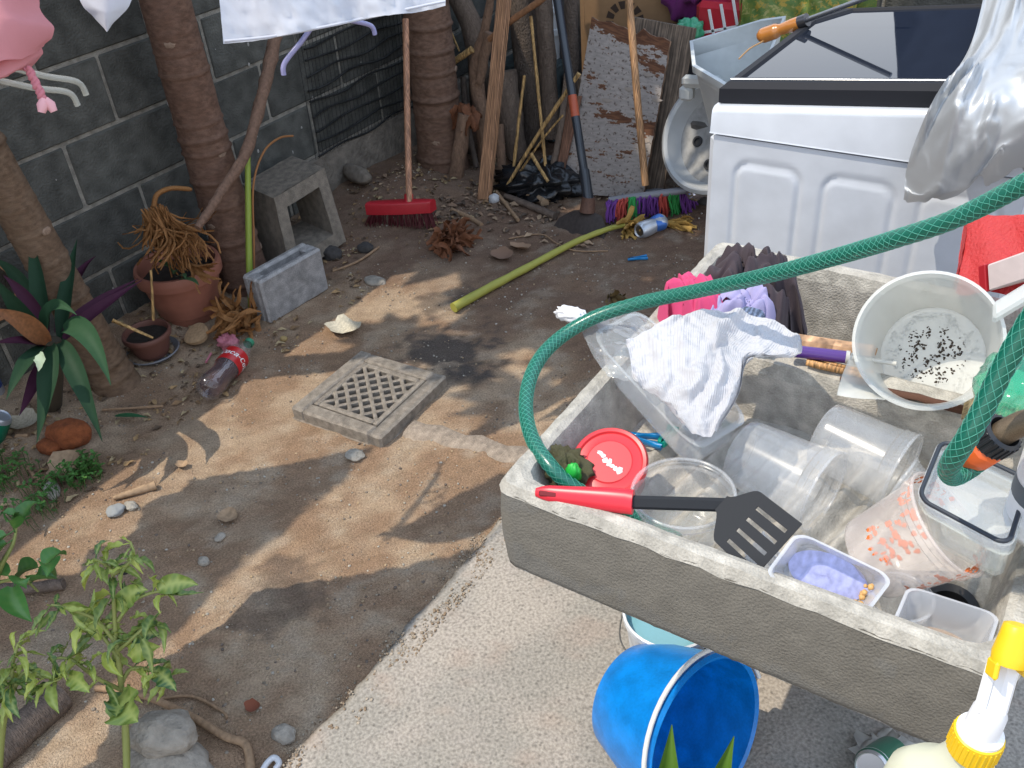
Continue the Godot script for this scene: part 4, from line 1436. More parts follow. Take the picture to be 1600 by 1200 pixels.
func cinder_block() -> void:
	var t := thing("cinder_block", "pale grey hollow concrete block standing on end in front of the concrete box", "concrete block", Vector3(-2.177, 0.000, -1.855))
	var m := mt("block_pale", C(0.52, 0.50, 0.49), 0.95, {"tex": "grain", "scale": 6.0, "tex2": "cloud", "scale2": 3.0, "bump": "rough", "relief": 1.0})
	# footprint from the photo: near-left, near-right corner and depth
	var a := Vector3(-2.192, 0.000, -1.721)
	var b := Vector3(-2.170, 0.000, -1.992)
	var ex := b - a
	var ed := Vector3(-ex.z, 0, ex.x).normalized() * -0.095
	if ed.x > 0.0:
		ed = -ed
	var h := Vector3(0, 0.165, 0)
	var c := a + ex * 0.5 + ed * 0.5
	var o := -t.position
	# walls round the hollow core
	var mb := MB.new()
	mb.xf.origin = o
	var w := 0.028
	var ux := ex.normalized()
	var ud := ed.normalized()
	mb.hexa(a + ex * 0.5 + ud * w * 0.5 + h * 0.5, ex, h, ud * w, 0.008)
	mb.hexa(a + ex * 0.5 + ed - ud * w * 0.5 + h * 0.5, ex, h, ud * w, 0.008)
	put(mb, "face_shell", m, t)
	mb = MB.new()
	mb.xf.origin = o
	for s in [0.0, 1.0]:
		mb.hexa(a + ux * (lerpf(0.022, ex.length() - 0.022, s)) + ed * 0.5 + h * 0.5 - Vector3(0, 0.001, 0), ux * 0.044, h, ed - ud * w * 1.9, 0.006)
	mb.hexa(c + Vector3(0, 0.02, 0), ex - ux * 0.08, Vector3(0, 0.02, 0), ed - ud * w * 1.9, 0.002)
	put(mb, "web", m, t)

func mop_and_can() -> void:
	# mop with coloured strips, lying behind the hoe
	var t := thing("mop", "mop head of purple, red and green yarn lying behind the hoe blade", "mop", Vector3(-1.390, 0.000, -2.970))
	var o := -t.position
	var cols := [[C(0.13, 0.035, 0.22), "purple_yarn"], [C(0.42, 0.06, 0.045), "red_yarn"], [C(0.025, 0.26, 0.06), "green_yarn"]]
	var order := [0, 1, 2, 0, 0, 1, 2, 0]
	var l0 := Vector3(-1.512, 0.020, -2.847)
	var l1 := Vector3(-1.251, 0.020, -3.059)
	var u0 := Vector3(-1.528, 0.072, -2.879)
	var u1 := Vector3(-1.243, 0.127, -2.981)
	for k in 8:
		var mb := MB.new()
		mb.xf.origin = o
		for j in 26:
			var s := (k + rng.randf()) / 8.0
			var a := u0.lerp(u1, s) + Vector3(0, rng.randf_range(-0.005, 0.01), rng.randf_range(-0.012, 0.012))
			var e := l0.lerp(l1, clampf(s - 0.03 + rng.randf_range(-0.03, 0.03), 0, 1)) + Vector3(0, rng.randf_range(-0.012, 0.02), rng.randf_range(-0.03, 0.03))
			mb.tube(spline([a, a.lerp(e, 0.35) + Vector3(rng.randf_range(-0.006, 0.006), 0.022, 0.012), a.lerp(e, 0.7) + Vector3(rng.randf_range(-0.008, 0.008), 0.012, 0.01), e], 3), [0.004], 5)
		var cc = cols[order[k]]
		put(mb, "yarn_bundle", mt(cc[1], cc[0], 0.85, {"tex": "fine", "scale": 40.0}), t)
	var mb := MB.new()
	mb.xf.origin = o
	mb.tube([u0 + Vector3(0, 0.006, 0), u1 + Vector3(0, 0.006, 0)], [0.014], 10)
	put(mb, "clamp", mt("mop_clamp", C(0.2, 0.2, 0.22), 0.4), t)
	mb = MB.new()
	mb.xf.origin = o
	mb.blob(Vector3(-1.220, 0.129, -2.956), Vector3(0.03, 0.025, 0.02), 0.4, 3, 12, 2.5)
	put(mb, "chrome_swivel", mt("chrome", C(0.5, 0.48, 0.52), 0.2, {"metal": 0.9}), t)
	# grey plastic sheet behind the mop
	mb = MB.new()
	mb.grid(cloth_rows(Vector3(-1.550, 0.051, -3.043), Vector3(-1.326, 0.061, -3.116), Vector3(-1.542, 0.028, -2.973), Vector3(-1.271, 0.056, -3.053), 20, 8, 0.012, 1.5, 6.0))
	one(mb, "plastic_sheet", mt("grey_sheet", C(0.13, 0.135, 0.15), 0.4), "grey plastic sheet crumpled behind the mop yarn", "sheet")
	# crushed drink can
	t = thing("drink_can", "dented silver-blue drink can lying beside the mop", "can", Vector3(-1.332, 0.000, -2.839))
	var ax := (Vector3(-1.314, 0.033, -2.918) - Vector3(-1.355, 0.033, -2.819)).normalized()
	mb = MB.new()
	mb.xf = frame(Vector3(0, 0.031, 0), ax)
	mb.lathe([Vector2(0.0, -0.058), Vector2(0.022, -0.058), Vector2(0.026, -0.062), Vector2(0.031, -0.050), Vector2(0.0305, -0.015), Vector2(0.027, 0.008), Vector2(0.031, 0.028), Vector2(0.031, 0.048), Vector2(0.026, 0.058), Vector2(0.022, 0.056), Vector2(0.0, 0.055)], 26, 0.04)
	put(mb, "body", mt("can_metal", C(0.45, 0.49, 0.55), 0.35, {"metal": 0.6, "tex": "soft", "scale": 9.0}), t)
	mb = MB.new()
	mb.xf = frame(Vector3(0, 0.031, 0), ax)
	mb.lathe([Vector2(0.0275, 0.004), Vector2(0.0315, 0.026), Vector2(0.0317, 0.046)], 26, 0.04)
	put(mb, "blue_print", mt("can_blue", C(0.05, 0.16, 0.5), 0.4, {"metal": 0.4}), t)
	mb = MB.new()
	mb.xf = frame(Vector3(0, 0.031, 0), ax)
	mb.lathe([Vector2(0.019, -0.0595), Vector2(0.0, -0.0595)], 20)
	put(mb, "end_recess", mt("can_end", C(0.12, 0.11, 0.10), 0.4, {"metal": 0.7}), t)
	# cans at the left edge
	for k in 2:
		t = thing("drink_can", ["blue and silver drink can standing at the left edge of the photo", "green drink can lying at the left edge below the blue can"][k], "can", Vector3(-2.657, 0.000, -1.008) if k == 0 else Vector3(-2.459, 0.000, -0.889))
		mb = MB.new()
		var ca := Vector3(0.05, 1, 0.02) if k == 0 else Vector3(0.25, 0.55, -0.3)
		mb.xf = frame(Vector3(0, 0.062 if k == 0 else 0.045, 0), ca)
		mb.lathe([Vector2(0.0, -0.058), Vector2(0.024, -0.060), Vector2(0.032, -0.048), Vector2(0.032, 0.048), Vector2(0.026, 0.058), Vector2(0.024, 0.054), Vector2(0.0, 0.054)], 28)
		put(mb, "body", mt("can_metal", C(0.45, 0.49, 0.55), 0.35), t)
		mb = MB.new()
		mb.xf = frame(Vector3(0, 0.062 if k == 0 else 0.045, 0), ca)
		mb.lathe([Vector2(0.0323, -0.044 if k == 1 else -0.005), Vector2(0.0323, 0.044)], 28)
		put(mb, "printed_band", mt("can_blue2", C(0.015, 0.05, 0.22), 0.35, {"coat": 0.4}) if k == 0 else mt("can_green", C(0.0, 0.13, 0.07), 0.35, {"coat": 0.4}), t)
	# long papaya stalk on the ground with its dead leaf
	t = thing("leaf_stalk", "long yellow-green leaf stalk lying diagonally on the soil", "stalk", Vector3(-1.581, 0.000, -2.389))
	mb = MB.new()
	mb.xf.origin = -t.position
	var sp := spline([Vector3(-1.680, 0.016, -2.061), Vector3(-1.648, 0.016, -2.210), Vector3(-1.596, 0.016, -2.416), Vector3(-1.538, 0.018, -2.635), Vector3(-1.477, 0.020, -2.770), Vector3(-1.435, 0.020, -2.823)], 6)
	mb.tube(sp, taper(sp.size(), 0.017, 0.0085), 10, true, 0.05)
	put(mb, "stem", mt("stalk_green", C(0.34, 0.33, 0.06), 0.6, {"tex": "soft", "scale": 6.0}), t)
	mb = MB.new()
	mb.xf.origin = -t.position
	curly(mb, Vector3(-1.431, 0.015, -2.836), Vector3(0.7, 0.0, 0.2), 26, 0.11, 0.013, 3)
	put(mb, "withered_leaf", dead_leaf_pale(), t)
	mb = MB.new()
	curly(mb, Vector3(-1.285, 0.015, -2.913), Vector3(0.9, 0.0, -0.1), 14, 0.10, 0.012, 6)
	one(mb, "dry_leaf", dead_leaf_pale(), "small withered yellow leaf right of the dented can", "leaf")

func dead_leaf_pale() -> Material:
	return mt("dead_leaf_pale", C(0.44, 0.27, 0.07), 0.8, {"tex": "cloud", "scale": 25.0})

func drain_cover() -> void:
	var t := thing("drain_cover", "square concrete drain with lattice grate set in the soil", "drain", Vector3(-1.61, 0.0, -1.545))
	var m := mt("drain_concrete", C(0.33, 0.285, 0.235), 0.94, {"tex": "cloud", "scale": 5.0, "tex2": "grain", "scale2": 9.0, "bump": "rough", "relief": 0.6})
	t.rotation.y = 0.03
	var y := 0.038
	var mb := MB.new()
	for k in 4:
		var a := PI / 2 * k
		var d := Vector3(cos(a), 0, sin(a))
		var e := Vector3(-sin(a), 0, cos(a))
		mb.hexa(d * 0.1405 + Vector3(0, y * 0.5 - 0.01, 0), d * 0.043, Vector3(0, y + 0.02, 0), e * (0.324 if k % 2 == 0 else 0.238), 0.006)
	for k in mb.v.size():
		mb.v[k] += Vector3(nz.get_noise_3dv(mb.v[k] * 40.0), nz.get_noise_3dv(mb.v[k] * 40.0 + Vector3.ONE * 9.0) * 0.6, nz.get_noise_3dv(mb.v[k] * 40.0 + Vector3.ONE * 20.0)) * 0.004
	put(mb, "frame", m, t)
	var pl := MB.new()
	for k in 4:
		var a := PI / 2 * k
		var d := Vector3(cos(a), 0, sin(a))
		var e := Vector3(-sin(a), 0, cos(a))
		pl.hexa(d * 0.107 + Vector3(0, y - 0.012, 0), d * 0.018, Vector3(0, 0.02, 0), e * (0.232 if k % 2 == 0 else 0.194), 0.003)
	put(pl, "grate_border", m, t)
	# lattice bars at 45 degrees, cut to the square
	var hw := 0.099
	for s in 2:
		for k in range(-4, 5):
			var c := k * 0.0325
			var lo := maxf(-hw, -hw - (c * 1.414)) if false else 0.0
			# bar along (1, s) through offset c across it
			var dir := Vector3(1, 0, 1 if s == 0 else -1).normalized()
			var nrm := Vector3(-dir.z, 0, dir.x)
			var half := hw * 1.41421 - absf(c)
			if half < 0.02:
				continue
			var bar := MB.new()
			bar.hexa(nrm * c + Vector3(0, y - 0.012 + lo + (0.0 if s == 0 else -0.0012), 0), dir * half * 2.0, Vector3(0, 0.018, 0), nrm * 0.0115, 0.002)
			put(bar, "lattice_bar", m, t)
	var pit := MB.new()
	for k in 4:
		var a := PI / 2 * k
		var d := Vector3(cos(a), 0, sin(a))
		pit.hexa(d * 0.150 + Vector3(0, -0.17, 0), d * 0.03, Vector3(0, 0.34, 0), Vector3(-sin(a), 0, cos(a)) * (0.33 if k % 2 == 0 else 0.27), 0.002)
	pit.box(Vector3(0, -0.345, 0), Vector3(0.33, 0.02, 0.33), 0.002)
	put(pit, "catch_pit", mt("pit_concrete", C(0.24, 0.20, 0.16), 0.95, {"tex": "cloud", "scale": 5.0}), t)

# lettering bent round a cylinder that stands along y
func wrap_text(parent: Node, text: String, size: float, r: float, at_y: float, at_angle: float, m: Material, slant := 0.25) -> void:
	var tm := TextMesh.new()
	var f := SystemFont.new()
	f.font_names = PackedStringArray(["Droid Serif"])
	f.font_italic = true
	f.font_weight = 700
	tm.font = f
	tm.text = text
	tm.font_size = 64
	tm.pixel_size = size / 64.0
	tm.depth = 0.0004
	var arr := tm.get_mesh_arrays()
	var v: PackedVector3Array = arr[Mesh.ARRAY_VERTEX]
	var nn: PackedVector3Array = arr[Mesh.ARRAY_NORMAL]
	for k in v.size():
		var q := v[k]
		var an := at_angle + (q.x + slant * q.y) / r
		v[k] = Vector3(sin(an) * (r + 0.0003 + q.z), at_y + q.y, cos(an) * (r + 0.0003 + q.z))
		nn[k] = Vector3(sin(an), 0, cos(an))
	arr[Mesh.ARRAY_VERTEX] = v
	arr[Mesh.ARRAY_NORMAL] = nn
	var am := ArrayMesh.new()
	am.add_surface_from_arrays(Mesh.PRIMITIVE_TRIANGLES, arr)
	var o := MeshInstance3D.new()
	o.name = "lettering"
	o.mesh = am
	o.material_override = m
	parent.add_child(o, true)

func soda_bottle() -> void:
	var base := Vector3(-2.046, 0.042, -1.313)
	var cap := Vector3(-2.136, 0.034, -1.579)
	var ax := (cap - base)
	var t := thing("soda_bottle", "clear plastic soda bottle with red label lying on the soil", "bottle", (base + cap) * 0.5 + Vector3(0, -0.04, 0))
	var up := Basis(Vector3.UP.cross(ax.normalized()).normalized(), ax.normalized(), Vector3.UP.cross(ax.normalized()).normalized().cross(ax.normalized()))
	var holder := Node3D.new()
	holder.name = "bottle_shell"
	t.add_child(holder)
	holder.transform = Transform3D(up, base - t.position)
	var L := ax.length()
	var mb := MB.new()
	mb.lathe([Vector2(0.0, 0.022), Vector2(0.014, 0.012), Vector2(0.022, 0.0), Vector2(0.034, 0.003), Vector2(0.041, 0.02), Vector2(0.042, 0.045), Vector2(0.037, L * 0.30), Vector2(0.0365, L * 0.40), Vector2(0.040, L * 0.46), Vector2(0.040, L * 0.66), Vector2(0.036, L * 0.74), Vector2(0.022, L * 0.87), Vector2(0.014, L * 0.93), Vector2(0.014, L * 0.96)], 36, 0.0, 1.2)
	put(mb, "shell", mt("pet_clear", C(0.75, 0.68, 0.70), 0.08, {"alpha": 0.07}), holder)
	mb = MB.new()
	mb.lathe([Vector2(0.0, 0.026), Vector2(0.033, 0.024), Vector2(0.0385, 0.045), Vector2(0.034, L * 0.30), Vector2(0.033, L * 0.40), Vector2(0.037, L * 0.46), Vector2(0.0, L * 0.47)], 30, 0.0, 1.2)
	put(mb, "cola_rest", mt("cola", C(0.05, 0.016, 0.018), 0.1, {"alpha": 0.80}), holder)
	mb = MB.new()
	mb.lathe([Vector2(0.0405, L * 0.45), Vector2(0.0412, L * 0.46), Vector2(0.0412, L * 0.675), Vector2(0.0402, L * 0.68)], 36)
	put(mb, "label", mt("label_red", C(0.50, 0.012, 0.016), 0.35, {"coat": 0.3}), holder)
	var see: Vector3 = up.inverse() * Vector3(0.78, 0.60, 0.35)
	wrap_text(holder, "Coca-Cola", 0.026, 0.0413, L * 0.567, atan2(see.x, see.z) + 0.1, mt("letter_white", C(0.8, 0.8, 0.78), 0.5))
	mb = MB.new()
	mb.lathe([Vector2(0.0155, L * 0.945), Vector2(0.0155, L), Vector2(0.0, L)], 24)
	put(mb, "cap", mt("cap_green", C(0.04, 0.24, 0.13), 0.4), holder)

func buckets() -> void:
	var c := Vector3(-0.307, 0.166, -0.902)
	var t := thing("blue_bucket", "bright blue plastic bucket lying on its side under the sink", "bucket", Vector3(c.x, 0.024, c.z))
	var ax := Vector3(0.92, 0.27, 0.22).normalized()
	var blue := mt("bucket_blue", C(0.0, 0.20, 0.72), 0.32, {"tex": "fine", "scale": 2.0, "tex2": "cloud", "scale2": 3.0})
	var mb := MB.new()
	var xf := frame(c - t.position, ax)
	mb.xf = xf
	var R := 0.148
	mb.lathe([Vector2(0.0, -0.18), Vector2(0.088, -0.18), Vector2(0.100, -0.172), Vector2(0.122, -0.11), Vector2(0.138, -0.03), Vector2(0.143, -0.012), Vector2(R, -0.010), Vector2(R + 0.002, 0.0), Vector2(R - 0.003, 0.006), Vector2(R - 0.010, 0.002), Vector2(0.134, -0.03), Vector2(0.118, -0.11), Vector2(0.094, -0.170), Vector2(0.0, -0.172)], 56)
	put(mb, "shell", blue, t)
	mb = MB.new()
	mb.xf = xf
	for s in [-1.0, 1.0]:
		mb.box(Vector3(0.0, -0.022, s * 0.148), Vector3(0.05, 0.034, 0.014), 0.004)
	put(mb, "handle_lug", blue, t)
	mb = MB.new()
	mb.xf = xf
	var hp := []
	for k in 25:
		var an := PI * k / 24.0
		hp.append(Vector3(-sin(an) * 0.156, 0.004 - 0.01 * sin(an), cos(an) * 0.156))
	mb.tube(hp, [0.0042], 8)
	put(mb, "wire_handle", mt("handle_white", C(0.72, 0.72, 0.70), 0.4), t)
	# white pail of water beside it
	t = thing("water_pail", "white pail full of pale water, tucked under the sink behind the blue bucket", "pail", Vector3(-0.462, 0.022, -1.095))
	mb = MB.new()
	mb.lathe([Vector2(0.0, 0.0), Vector2(0.070, 0.0), Vector2(0.084, 0.165), Vector2(0.090, 0.167), Vector2(0.090, 0.179), Vector2(0.086, 0.181), Vector2(0.082, 0.165), Vector2(0.070, 0.01)], 40)
	put(mb, "body", mt("pail_white2", C(0.62, 0.64, 0.66), 0.35, {"tex": "cloud", "scale": 5.0}), t)
	mb = MB.new()
	mb.lathe([Vector2(0.082, 0.155), Vector2(0.0, 0.155)], 40)
	put(mb, "water", mt("pail_water", C(0.20, 0.42, 0.48), 0.06), t)
	mb = MB.new()
	mb.tube(spline([Vector3(-0.090, 0.172, 0.0), Vector3(-0.070, 0.13, 0.07), Vector3(0.0, 0.12, 0.098), Vector3(0.07, 0.13, 0.07), Vector3(0.090, 0.172, 0.0)], 6), [0.0015], 6)
	put(mb, "wire_handle", mt("wire", C(0.08, 0.08, 0.08), 0.4, {"metal": 0.8}), t)
	# can and rag under the sink, bottom edge
	t = thing("drink_can", "green drink can lying under the sink at the bottom edge", "can", Vector3(-0.045, 0.022, -1.073))
	mb = MB.new()
	mb.xf = frame(Vector3(0, 0.045, 0), Vector3(-0.15, 0.42, 0.6))
	mb.lathe([Vector2(0.0, -0.058), Vector2(0.024, -0.060), Vector2(0.032, -0.048), Vector2(0.032, 0.048), Vector2(0.026, 0.058), Vector2(0.024, 0.054), Vector2(0.0, 0.054)], 28)
	put(mb, "body", mt("can_green", C(0.0, 0.13, 0.07), 0.35), t)
	mb = MB.new()
	mb.xf = frame(Vector3(0, 0.045, 0), Vector3(-0.15, 0.42, 0.6))
	mb.lathe([Vector2(0.0325, 0.046), Vector2(0.0265, 0.0585), Vector2(0.0238, 0.0545), Vector2(0.0, 0.0545)], 28)
	put(mb, "lid", mt("can_lid", C(0.55, 0.55, 0.56), 0.3, {"metal": 0.7}), t)
	mb = MB.new()
	mb.blob(Vector3(-0.029, 0.030, -1.107), Vector3(0.05, 0.014, 0.04), 0.8, 9, 14, 2.0, true)
	one(mb, "paper_scrap", mt("scrap", C(0.4, 0.38, 0.34), 0.9), "crumpled pale paper beside the green can under the sink", "paper")
	# spray bottle on a stool in front of the sink
	var sp := thing("spray_bottle", "cream spray bottle with yellow collar and white trigger head", "spray bottle", Vector3(0.020, 0.735, -0.472))
	mb = MB.new()
	var sx := frame(Vector3.ZERO, Vector3(0.06, 1.0, -0.05)).scaled_local(Vector3.ONE * 0.86)
	mb.xf = sx
	mb.xf.basis = mb.xf.basis * Basis.from_scale(Vector3(1.25, 1.0, 0.8))
	mb.lathe([Vector2(0.0, 0.0), Vector2(0.038, 0.0), Vector2(0.042, 0.01), Vector2(0.042, 0.14), Vector2(0.045, 0.19), Vector2(0.043, 0.215), Vector2(0.034, 0.232), Vector2(0.022, 0.245), Vector2(0.0165, 0.262), Vector2(0.0155, 0.272)], 36, 0.0, 1.3)
	put(mb, "bottle", mt("cream_plastic", C(0.66, 0.66, 0.52), 0.4, {"back": C(0.3, 0.3, 0.2)}), sp)
	mb = MB.new()
	mb.xf = sx
	mb.lathe([Vector2(0.0185, 0.268), Vector2(0.020, 0.270), Vector2(0.020, 0.293), Vector2(0.017, 0.295)], 28)
	for k in 28:
		var an := TAU * k / 28
		mb.box(Vector3(cos(an) * 0.020, 0.281, sin(an) * 0.020), Vector3(0.0015, 0.020, 0.0015), 0.0003)
	put(mb, "collar", mt("yellow_plastic", C(0.80, 0.52, 0.01), 0.4), sp)
	mb = MB.new()
	mb.xf = sx
	var white := mt("trigger_white", C(0.80, 0.80, 0.81), 0.4)
	mb.lathe([Vector2(0.0185, 0.293), Vector2(0.0185, 0.297), Vector2(0.0145, 0.300), Vector2(0.0135, 0.322), Vector2(0.009, 0.330), Vector2(0.0, 0.330)], 28)
	put(mb, "neck_shroud", white, sp)
	mb = MB.new()
	mb.xf.origin = -sp.position
	var s0 := Vector3(0.039, 1.010, -0.485)
	var s1 := Vector3(0.037, 1.056, -0.507)
	var dd := s1 - s0
	var sw := Vector3(0.84, -0.07, -0.53)
	mb.hexa((s0 + s1) * 0.5, dd, sw * 0.0155, dd.cross(sw).normalized() * 0.014, 0.004)
	mb.hexa(s0.lerp(s1, 0.42) - sw * 0.0105, dd * 0.75, sw * 0.006, dd.cross(sw).normalized() * 0.009, 0.002)
	put(mb, "trigger_body", white, sp)
	mb = MB.new()
	mb.xf.origin = -sp.position
	var y0 := Vector3(0.037, 1.059, -0.496)
	var y1 := Vector3(0.035, 1.079, -0.508)
	var yd := (y1 - y0)
	mb.tube([y0 - yd * 0.15, y0 + yd * 0.15, y0.lerp(y1, 0.75), y1, y1 + yd * 0.04], [0.0115, 0.0120, 0.0095, 0.0085, 0.006], 14)
	mb.hexa(y0 - sw * 0.0100 - yd * 0.30, yd * 0.55, sw * 0.004, yd.cross(sw).normalized() * 0.013, 0.0015)
	mb.hexa(y0 + sw * 0.0100 - yd * 0.25, yd * 0.5, sw * 0.004, yd.cross(sw).normalized() * 0.013, 0.0015)
	put(mb, "nozzle", mt("yellow_plastic", C(0.8, 0.5, 0.0), 0.4), sp)
	t = thing("stool", "low wooden stool in front of the sink that carries the spray bottle", "stool", Vector3(0.10, 0.056, -0.40))
	mb = MB.new()
	mb.box(Vector3(0, 0.664, 0), Vector3(0.30, 0.028, 0.28), 0.004)
	put(mb, "seat", mt("stool_wood", C(0.25, 0.15, 0.08), 0.7, {"tex": "wood", "scale": 4.0}), t)
	for sx2 in [-1, 1]:
		for sz in [-1, 1]:
			mb = MB.new()
			mb.box(Vector3(sx2 * 0.12, 0.325, sz * 0.11), Vector3(0.034, 0.65, 0.034), 0.003)
			put(mb, "leg", mt("stool_wood", C(0.25, 0.15, 0.08), 0.7), t)

# ---------------------------------------------------------------- hose, tap
func hose() -> void:
	var m := mt("hose_green", C(0.0, 0.105, 0.068), 0.28, {"spec": 0.6})
	var mm := mt("hose_braid", C(0.07, 0.32, 0.24), 0.4)
	var runs := [
		[Vector3(0.012, 1.283, -0.874), Vector3(-0.036, 1.243, -0.880), Vector3(-0.099, 1.182, -0.892), Vector3(-0.155, 1.139, -0.908), Vector3(-0.222, 1.088, -0.936), Vector3(-0.298, 1.037, -0.958), Vector3(-0.385, 0.984, -0.980), Vector3(-0.474, 0.942, -0.977), Vector3(-0.531, 0.916, -0.956), Vector3(-0.564, 0.896, -0.922), Vector3(-0.574, 0.884, -0.878), Vector3(-0.565, 0.873, -0.830), Vector3(-0.544, 0.860, -0.788), Vector3(-0.510, 0.853, -0.750), Vector3(-0.474, 0.846, -0.728), Vector3(-0.448, 0.833, -0.723), Vector3(-0.416, 0.814, -0.729), Vector3(-0.387, 0.797, -0.742), Vector3(-0.354, 0.778, -0.754), Vector3(-0.310, 0.772, -0.751)],
		[Vector3(0.006, 1.308, -0.851), Vector3(0.001, 1.253, -0.787), Vector3(-0.008, 1.197, -0.760), Vector3(-0.017, 1.158, -0.749), Vector3(-0.024, 1.123, -0.739), Vector3(-0.029, 1.089, -0.728), Vector3(-0.035, 1.059, -0.719), Vector3(-0.041, 1.032, -0.722), Vector3(-0.043, 1.004, -0.739), Vector3(-0.038, 0.989, -0.753), Vector3(-0.028, 0.991, -0.768), Vector3(-0.019, 1.006, -0.773), Vector3(-0.014, 1.017, -0.775)]]
	var labels := ["green braided garden hose arching over the sink into the near basin", "short loop of green braided hose hanging from the tap at the right edge"]
	for h in 2:
		var sp := spline(runs[h], 10)
		# even out the spacing
		var cv := Curve3D.new()
		cv.bake_interval = 0.004
		for q in sp:
			cv.add_point(q)
		var pts := Array(cv.get_baked_points())
		var t := thing("garden_hose", labels[h], "hose", pts[-1], "green hose")
		var mb := MB.new()
		mb.xf.origin = -t.position
		var R := 0.0092
		mb.tube(pts, [R], 16)
		put(mb, "hose_wall", m, t)
		# braid: threads wound both ways just proud of the wall
		mb = MB.new()
		mb.xf.origin = -t.position
		var t0: Vector3 = (pts[1] - pts[0]).normalized()
		var side: Vector3 = t0.cross(Vector3.UP).normalized()
		var fr := []
		for k in pts.size():
			var tg: Vector3 = (pts[mini(k + 1, pts.size() - 1)] - pts[maxi(k - 1, 0)]).normalized()
			side = (side - tg * side.dot(tg)).normalized()
			fr.append([side, tg.cross(side)])
		for w in [-1.0, 1.0]:
			for s in 7:
				var th := []
				for k in pts.size():
					var an: float = w * k * 0.004 / 0.0092 * 0.62 + TAU * s / 7.0
					th.append(pts[k] + (fr[k][0] * cos(an) + fr[k][1] * sin(an)) * (R + 0.0001))
				mb.tube(th, [0.00042], 3, false)
		put(mb, "braid", mm, t)
	# tap with hose connector
	var tap := thing("water_tap", "brass tap with black ring nut and orange hose connector", "tap", Vector3(-0.019, 1.020, -0.778))
	var o := -tap.position
	var c0 := Vector3(-0.025, 1.013, -0.774)
	var c1 := Vector3(-0.007, 1.044, -0.770)
	var ax := (c1 - c0).normalized()
	var mb := MB.new()
	mb.xf = frame(c0 + o, ax)
	var pr := []
	mb.lathe([Vector2(0.009, -0.022), Vector2(0.016, -0.018), Vector2(0.021, -0.004), Vector2(0.021, 0.008), Vector2(0.017, 0.014), Vector2(0.0, 0.014)], 8, 0.0, 0.3)
	put(mb, "orange_nut", mt("orange_plastic", C(0.75, 0.13, 0.025), 0.35), tap)
	mb = MB.new()
	mb.xf = frame(c0 + o + ax * 0.012, ax)
	mb.lathe([Vector2(0.010, 0.0), Vector2(0.0185, 0.001), Vector2(0.0185, 0.019), Vector2(0.0150, 0.021), Vector2(0.0125, 0.014)], 28)
	for k in 22:
		var an := TAU * k / 22
		mb.hexa(Vector3(cos(an) * 0.0188, 0.010, sin(an) * 0.0188), Vector3(cos(an), 0, sin(an)) * 0.0022, Vector3(0, 0.018, 0), Vector3(-sin(an), 0, cos(an)) * 0.0022, 0.0005)
	put(mb, "ring_nut", mt("black_nut", C(0.02, 0.022, 0.026), 0.4), tap)
	mb = MB.new()
	mb.xf.origin = o
	var p0 := c0 + ax * 0.026
	mb.tube(spline([p0, Vector3(0.008, 1.057, -0.774), Vector3(0.048, 1.080, -0.770), Vector3(0.097, 1.070, -0.770)], 6), [0.0115], 14)
	put(mb, "spout", mt("old_brass", C(0.20, 0.15, 0.10), 0.5, {"metal": 0.7, "tex": "grain", "scale": 18.0}), tap)
	# white bottle at the right edge
	var wb := thing("white_bottle", "white plastic bottle cut by the right edge of the photo, beside the tap", "bottle", Vector3(0.095, 0.85, -0.86))
	mb = MB.new()
	mb.lathe([Vector2(0.0, 0.0), Vector2(0.036, 0.0), Vector2(0.040, 0.01), Vector2(0.040, 0.12), Vector2(0.032, 0.15), Vector2(0.014, 0.165), Vector2(0.014, 0.19), Vector2(0.0, 0.19)], 32, 0.0, 1.2)
	put(mb, "body", mt("bottle_white", C(0.80, 0.81, 0.82), 0.35), wb)
	wb.position = Vector3(0.050, 0.980, -0.821) + Vector3(0, -0.08, 0)
	mb = MB.new()
	mb.lathe([Vector2(0.0403, 0.045), Vector2(0.0403, 0.066)], 32)
	put(mb, "dark_label", mt("label_dark", C(0.1, 0.12, 0.14), 0.5), wb)
	var shelf := MB.new()
	shelf.box(wb.position + Vector3(0.10, -0.015, 0.0), Vector3(0.21, 0.028, 0.09), 0.004)
	one(shelf, "side_shelf", mt("shelf_board", C(0.30, 0.26, 0.22), 0.8, {"tex": "wood", "scale": 4.0}), "narrow board beside the sink that carries the white bottle", "shelf")

# ---------------------------------------------------------------- laundry on the lines
func hanger(label: String, tip_a: Vector3, tip_b: Vector3, m: Material, drop := 0.12) -> void:
	var t := thing("clothes_hanger", label, "hanger", (tip_a + tip_b) * 0.5 + Vector3(0, -0.02, 0))
	var o := -t.position
	var mb := MB.new()
	mb.xf.origin = o
	var mid := (tip_a + tip_b) * 0.5
	var up := Vector3(0, drop, 0)
	var ra := (tip_a - mid)
	mb.tube(spline([tip_a + Vector3(0, -0.018, 0), tip_a + Vector3(0, 0.006, 0) - ra * 0.06, mid + ra * 0.55 + up * 0.5, mid + up, mid - ra * 0.55 + up * 0.5, tip_b + Vector3(0, 0.006, 0) + ra * 0.06, tip_b + Vector3(0, -0.018, 0)], 6), [0.006], 8)
	put(mb, "shoulder_bar", m, t)
	mb = MB.new()
	mb.xf.origin = o
	var hp := []
	for k in 12:
		var an := -0.6 + 4.0 * k / 11.0
		hp.append(mid + up + Vector3(0.0, 0.09, 0.0) + ra.normalized() * 0.022 * cos(an) + Vector3(0, 0.022 * sin(an), 0))
	mb.tube([mid + up, mid + up + Vector3(0, 0.06, 0)] + hp.slice(0, 1), [0.003], 6)
	mb.tube(hp, [0.003], 6)
	put(mb, "hook", m, t)

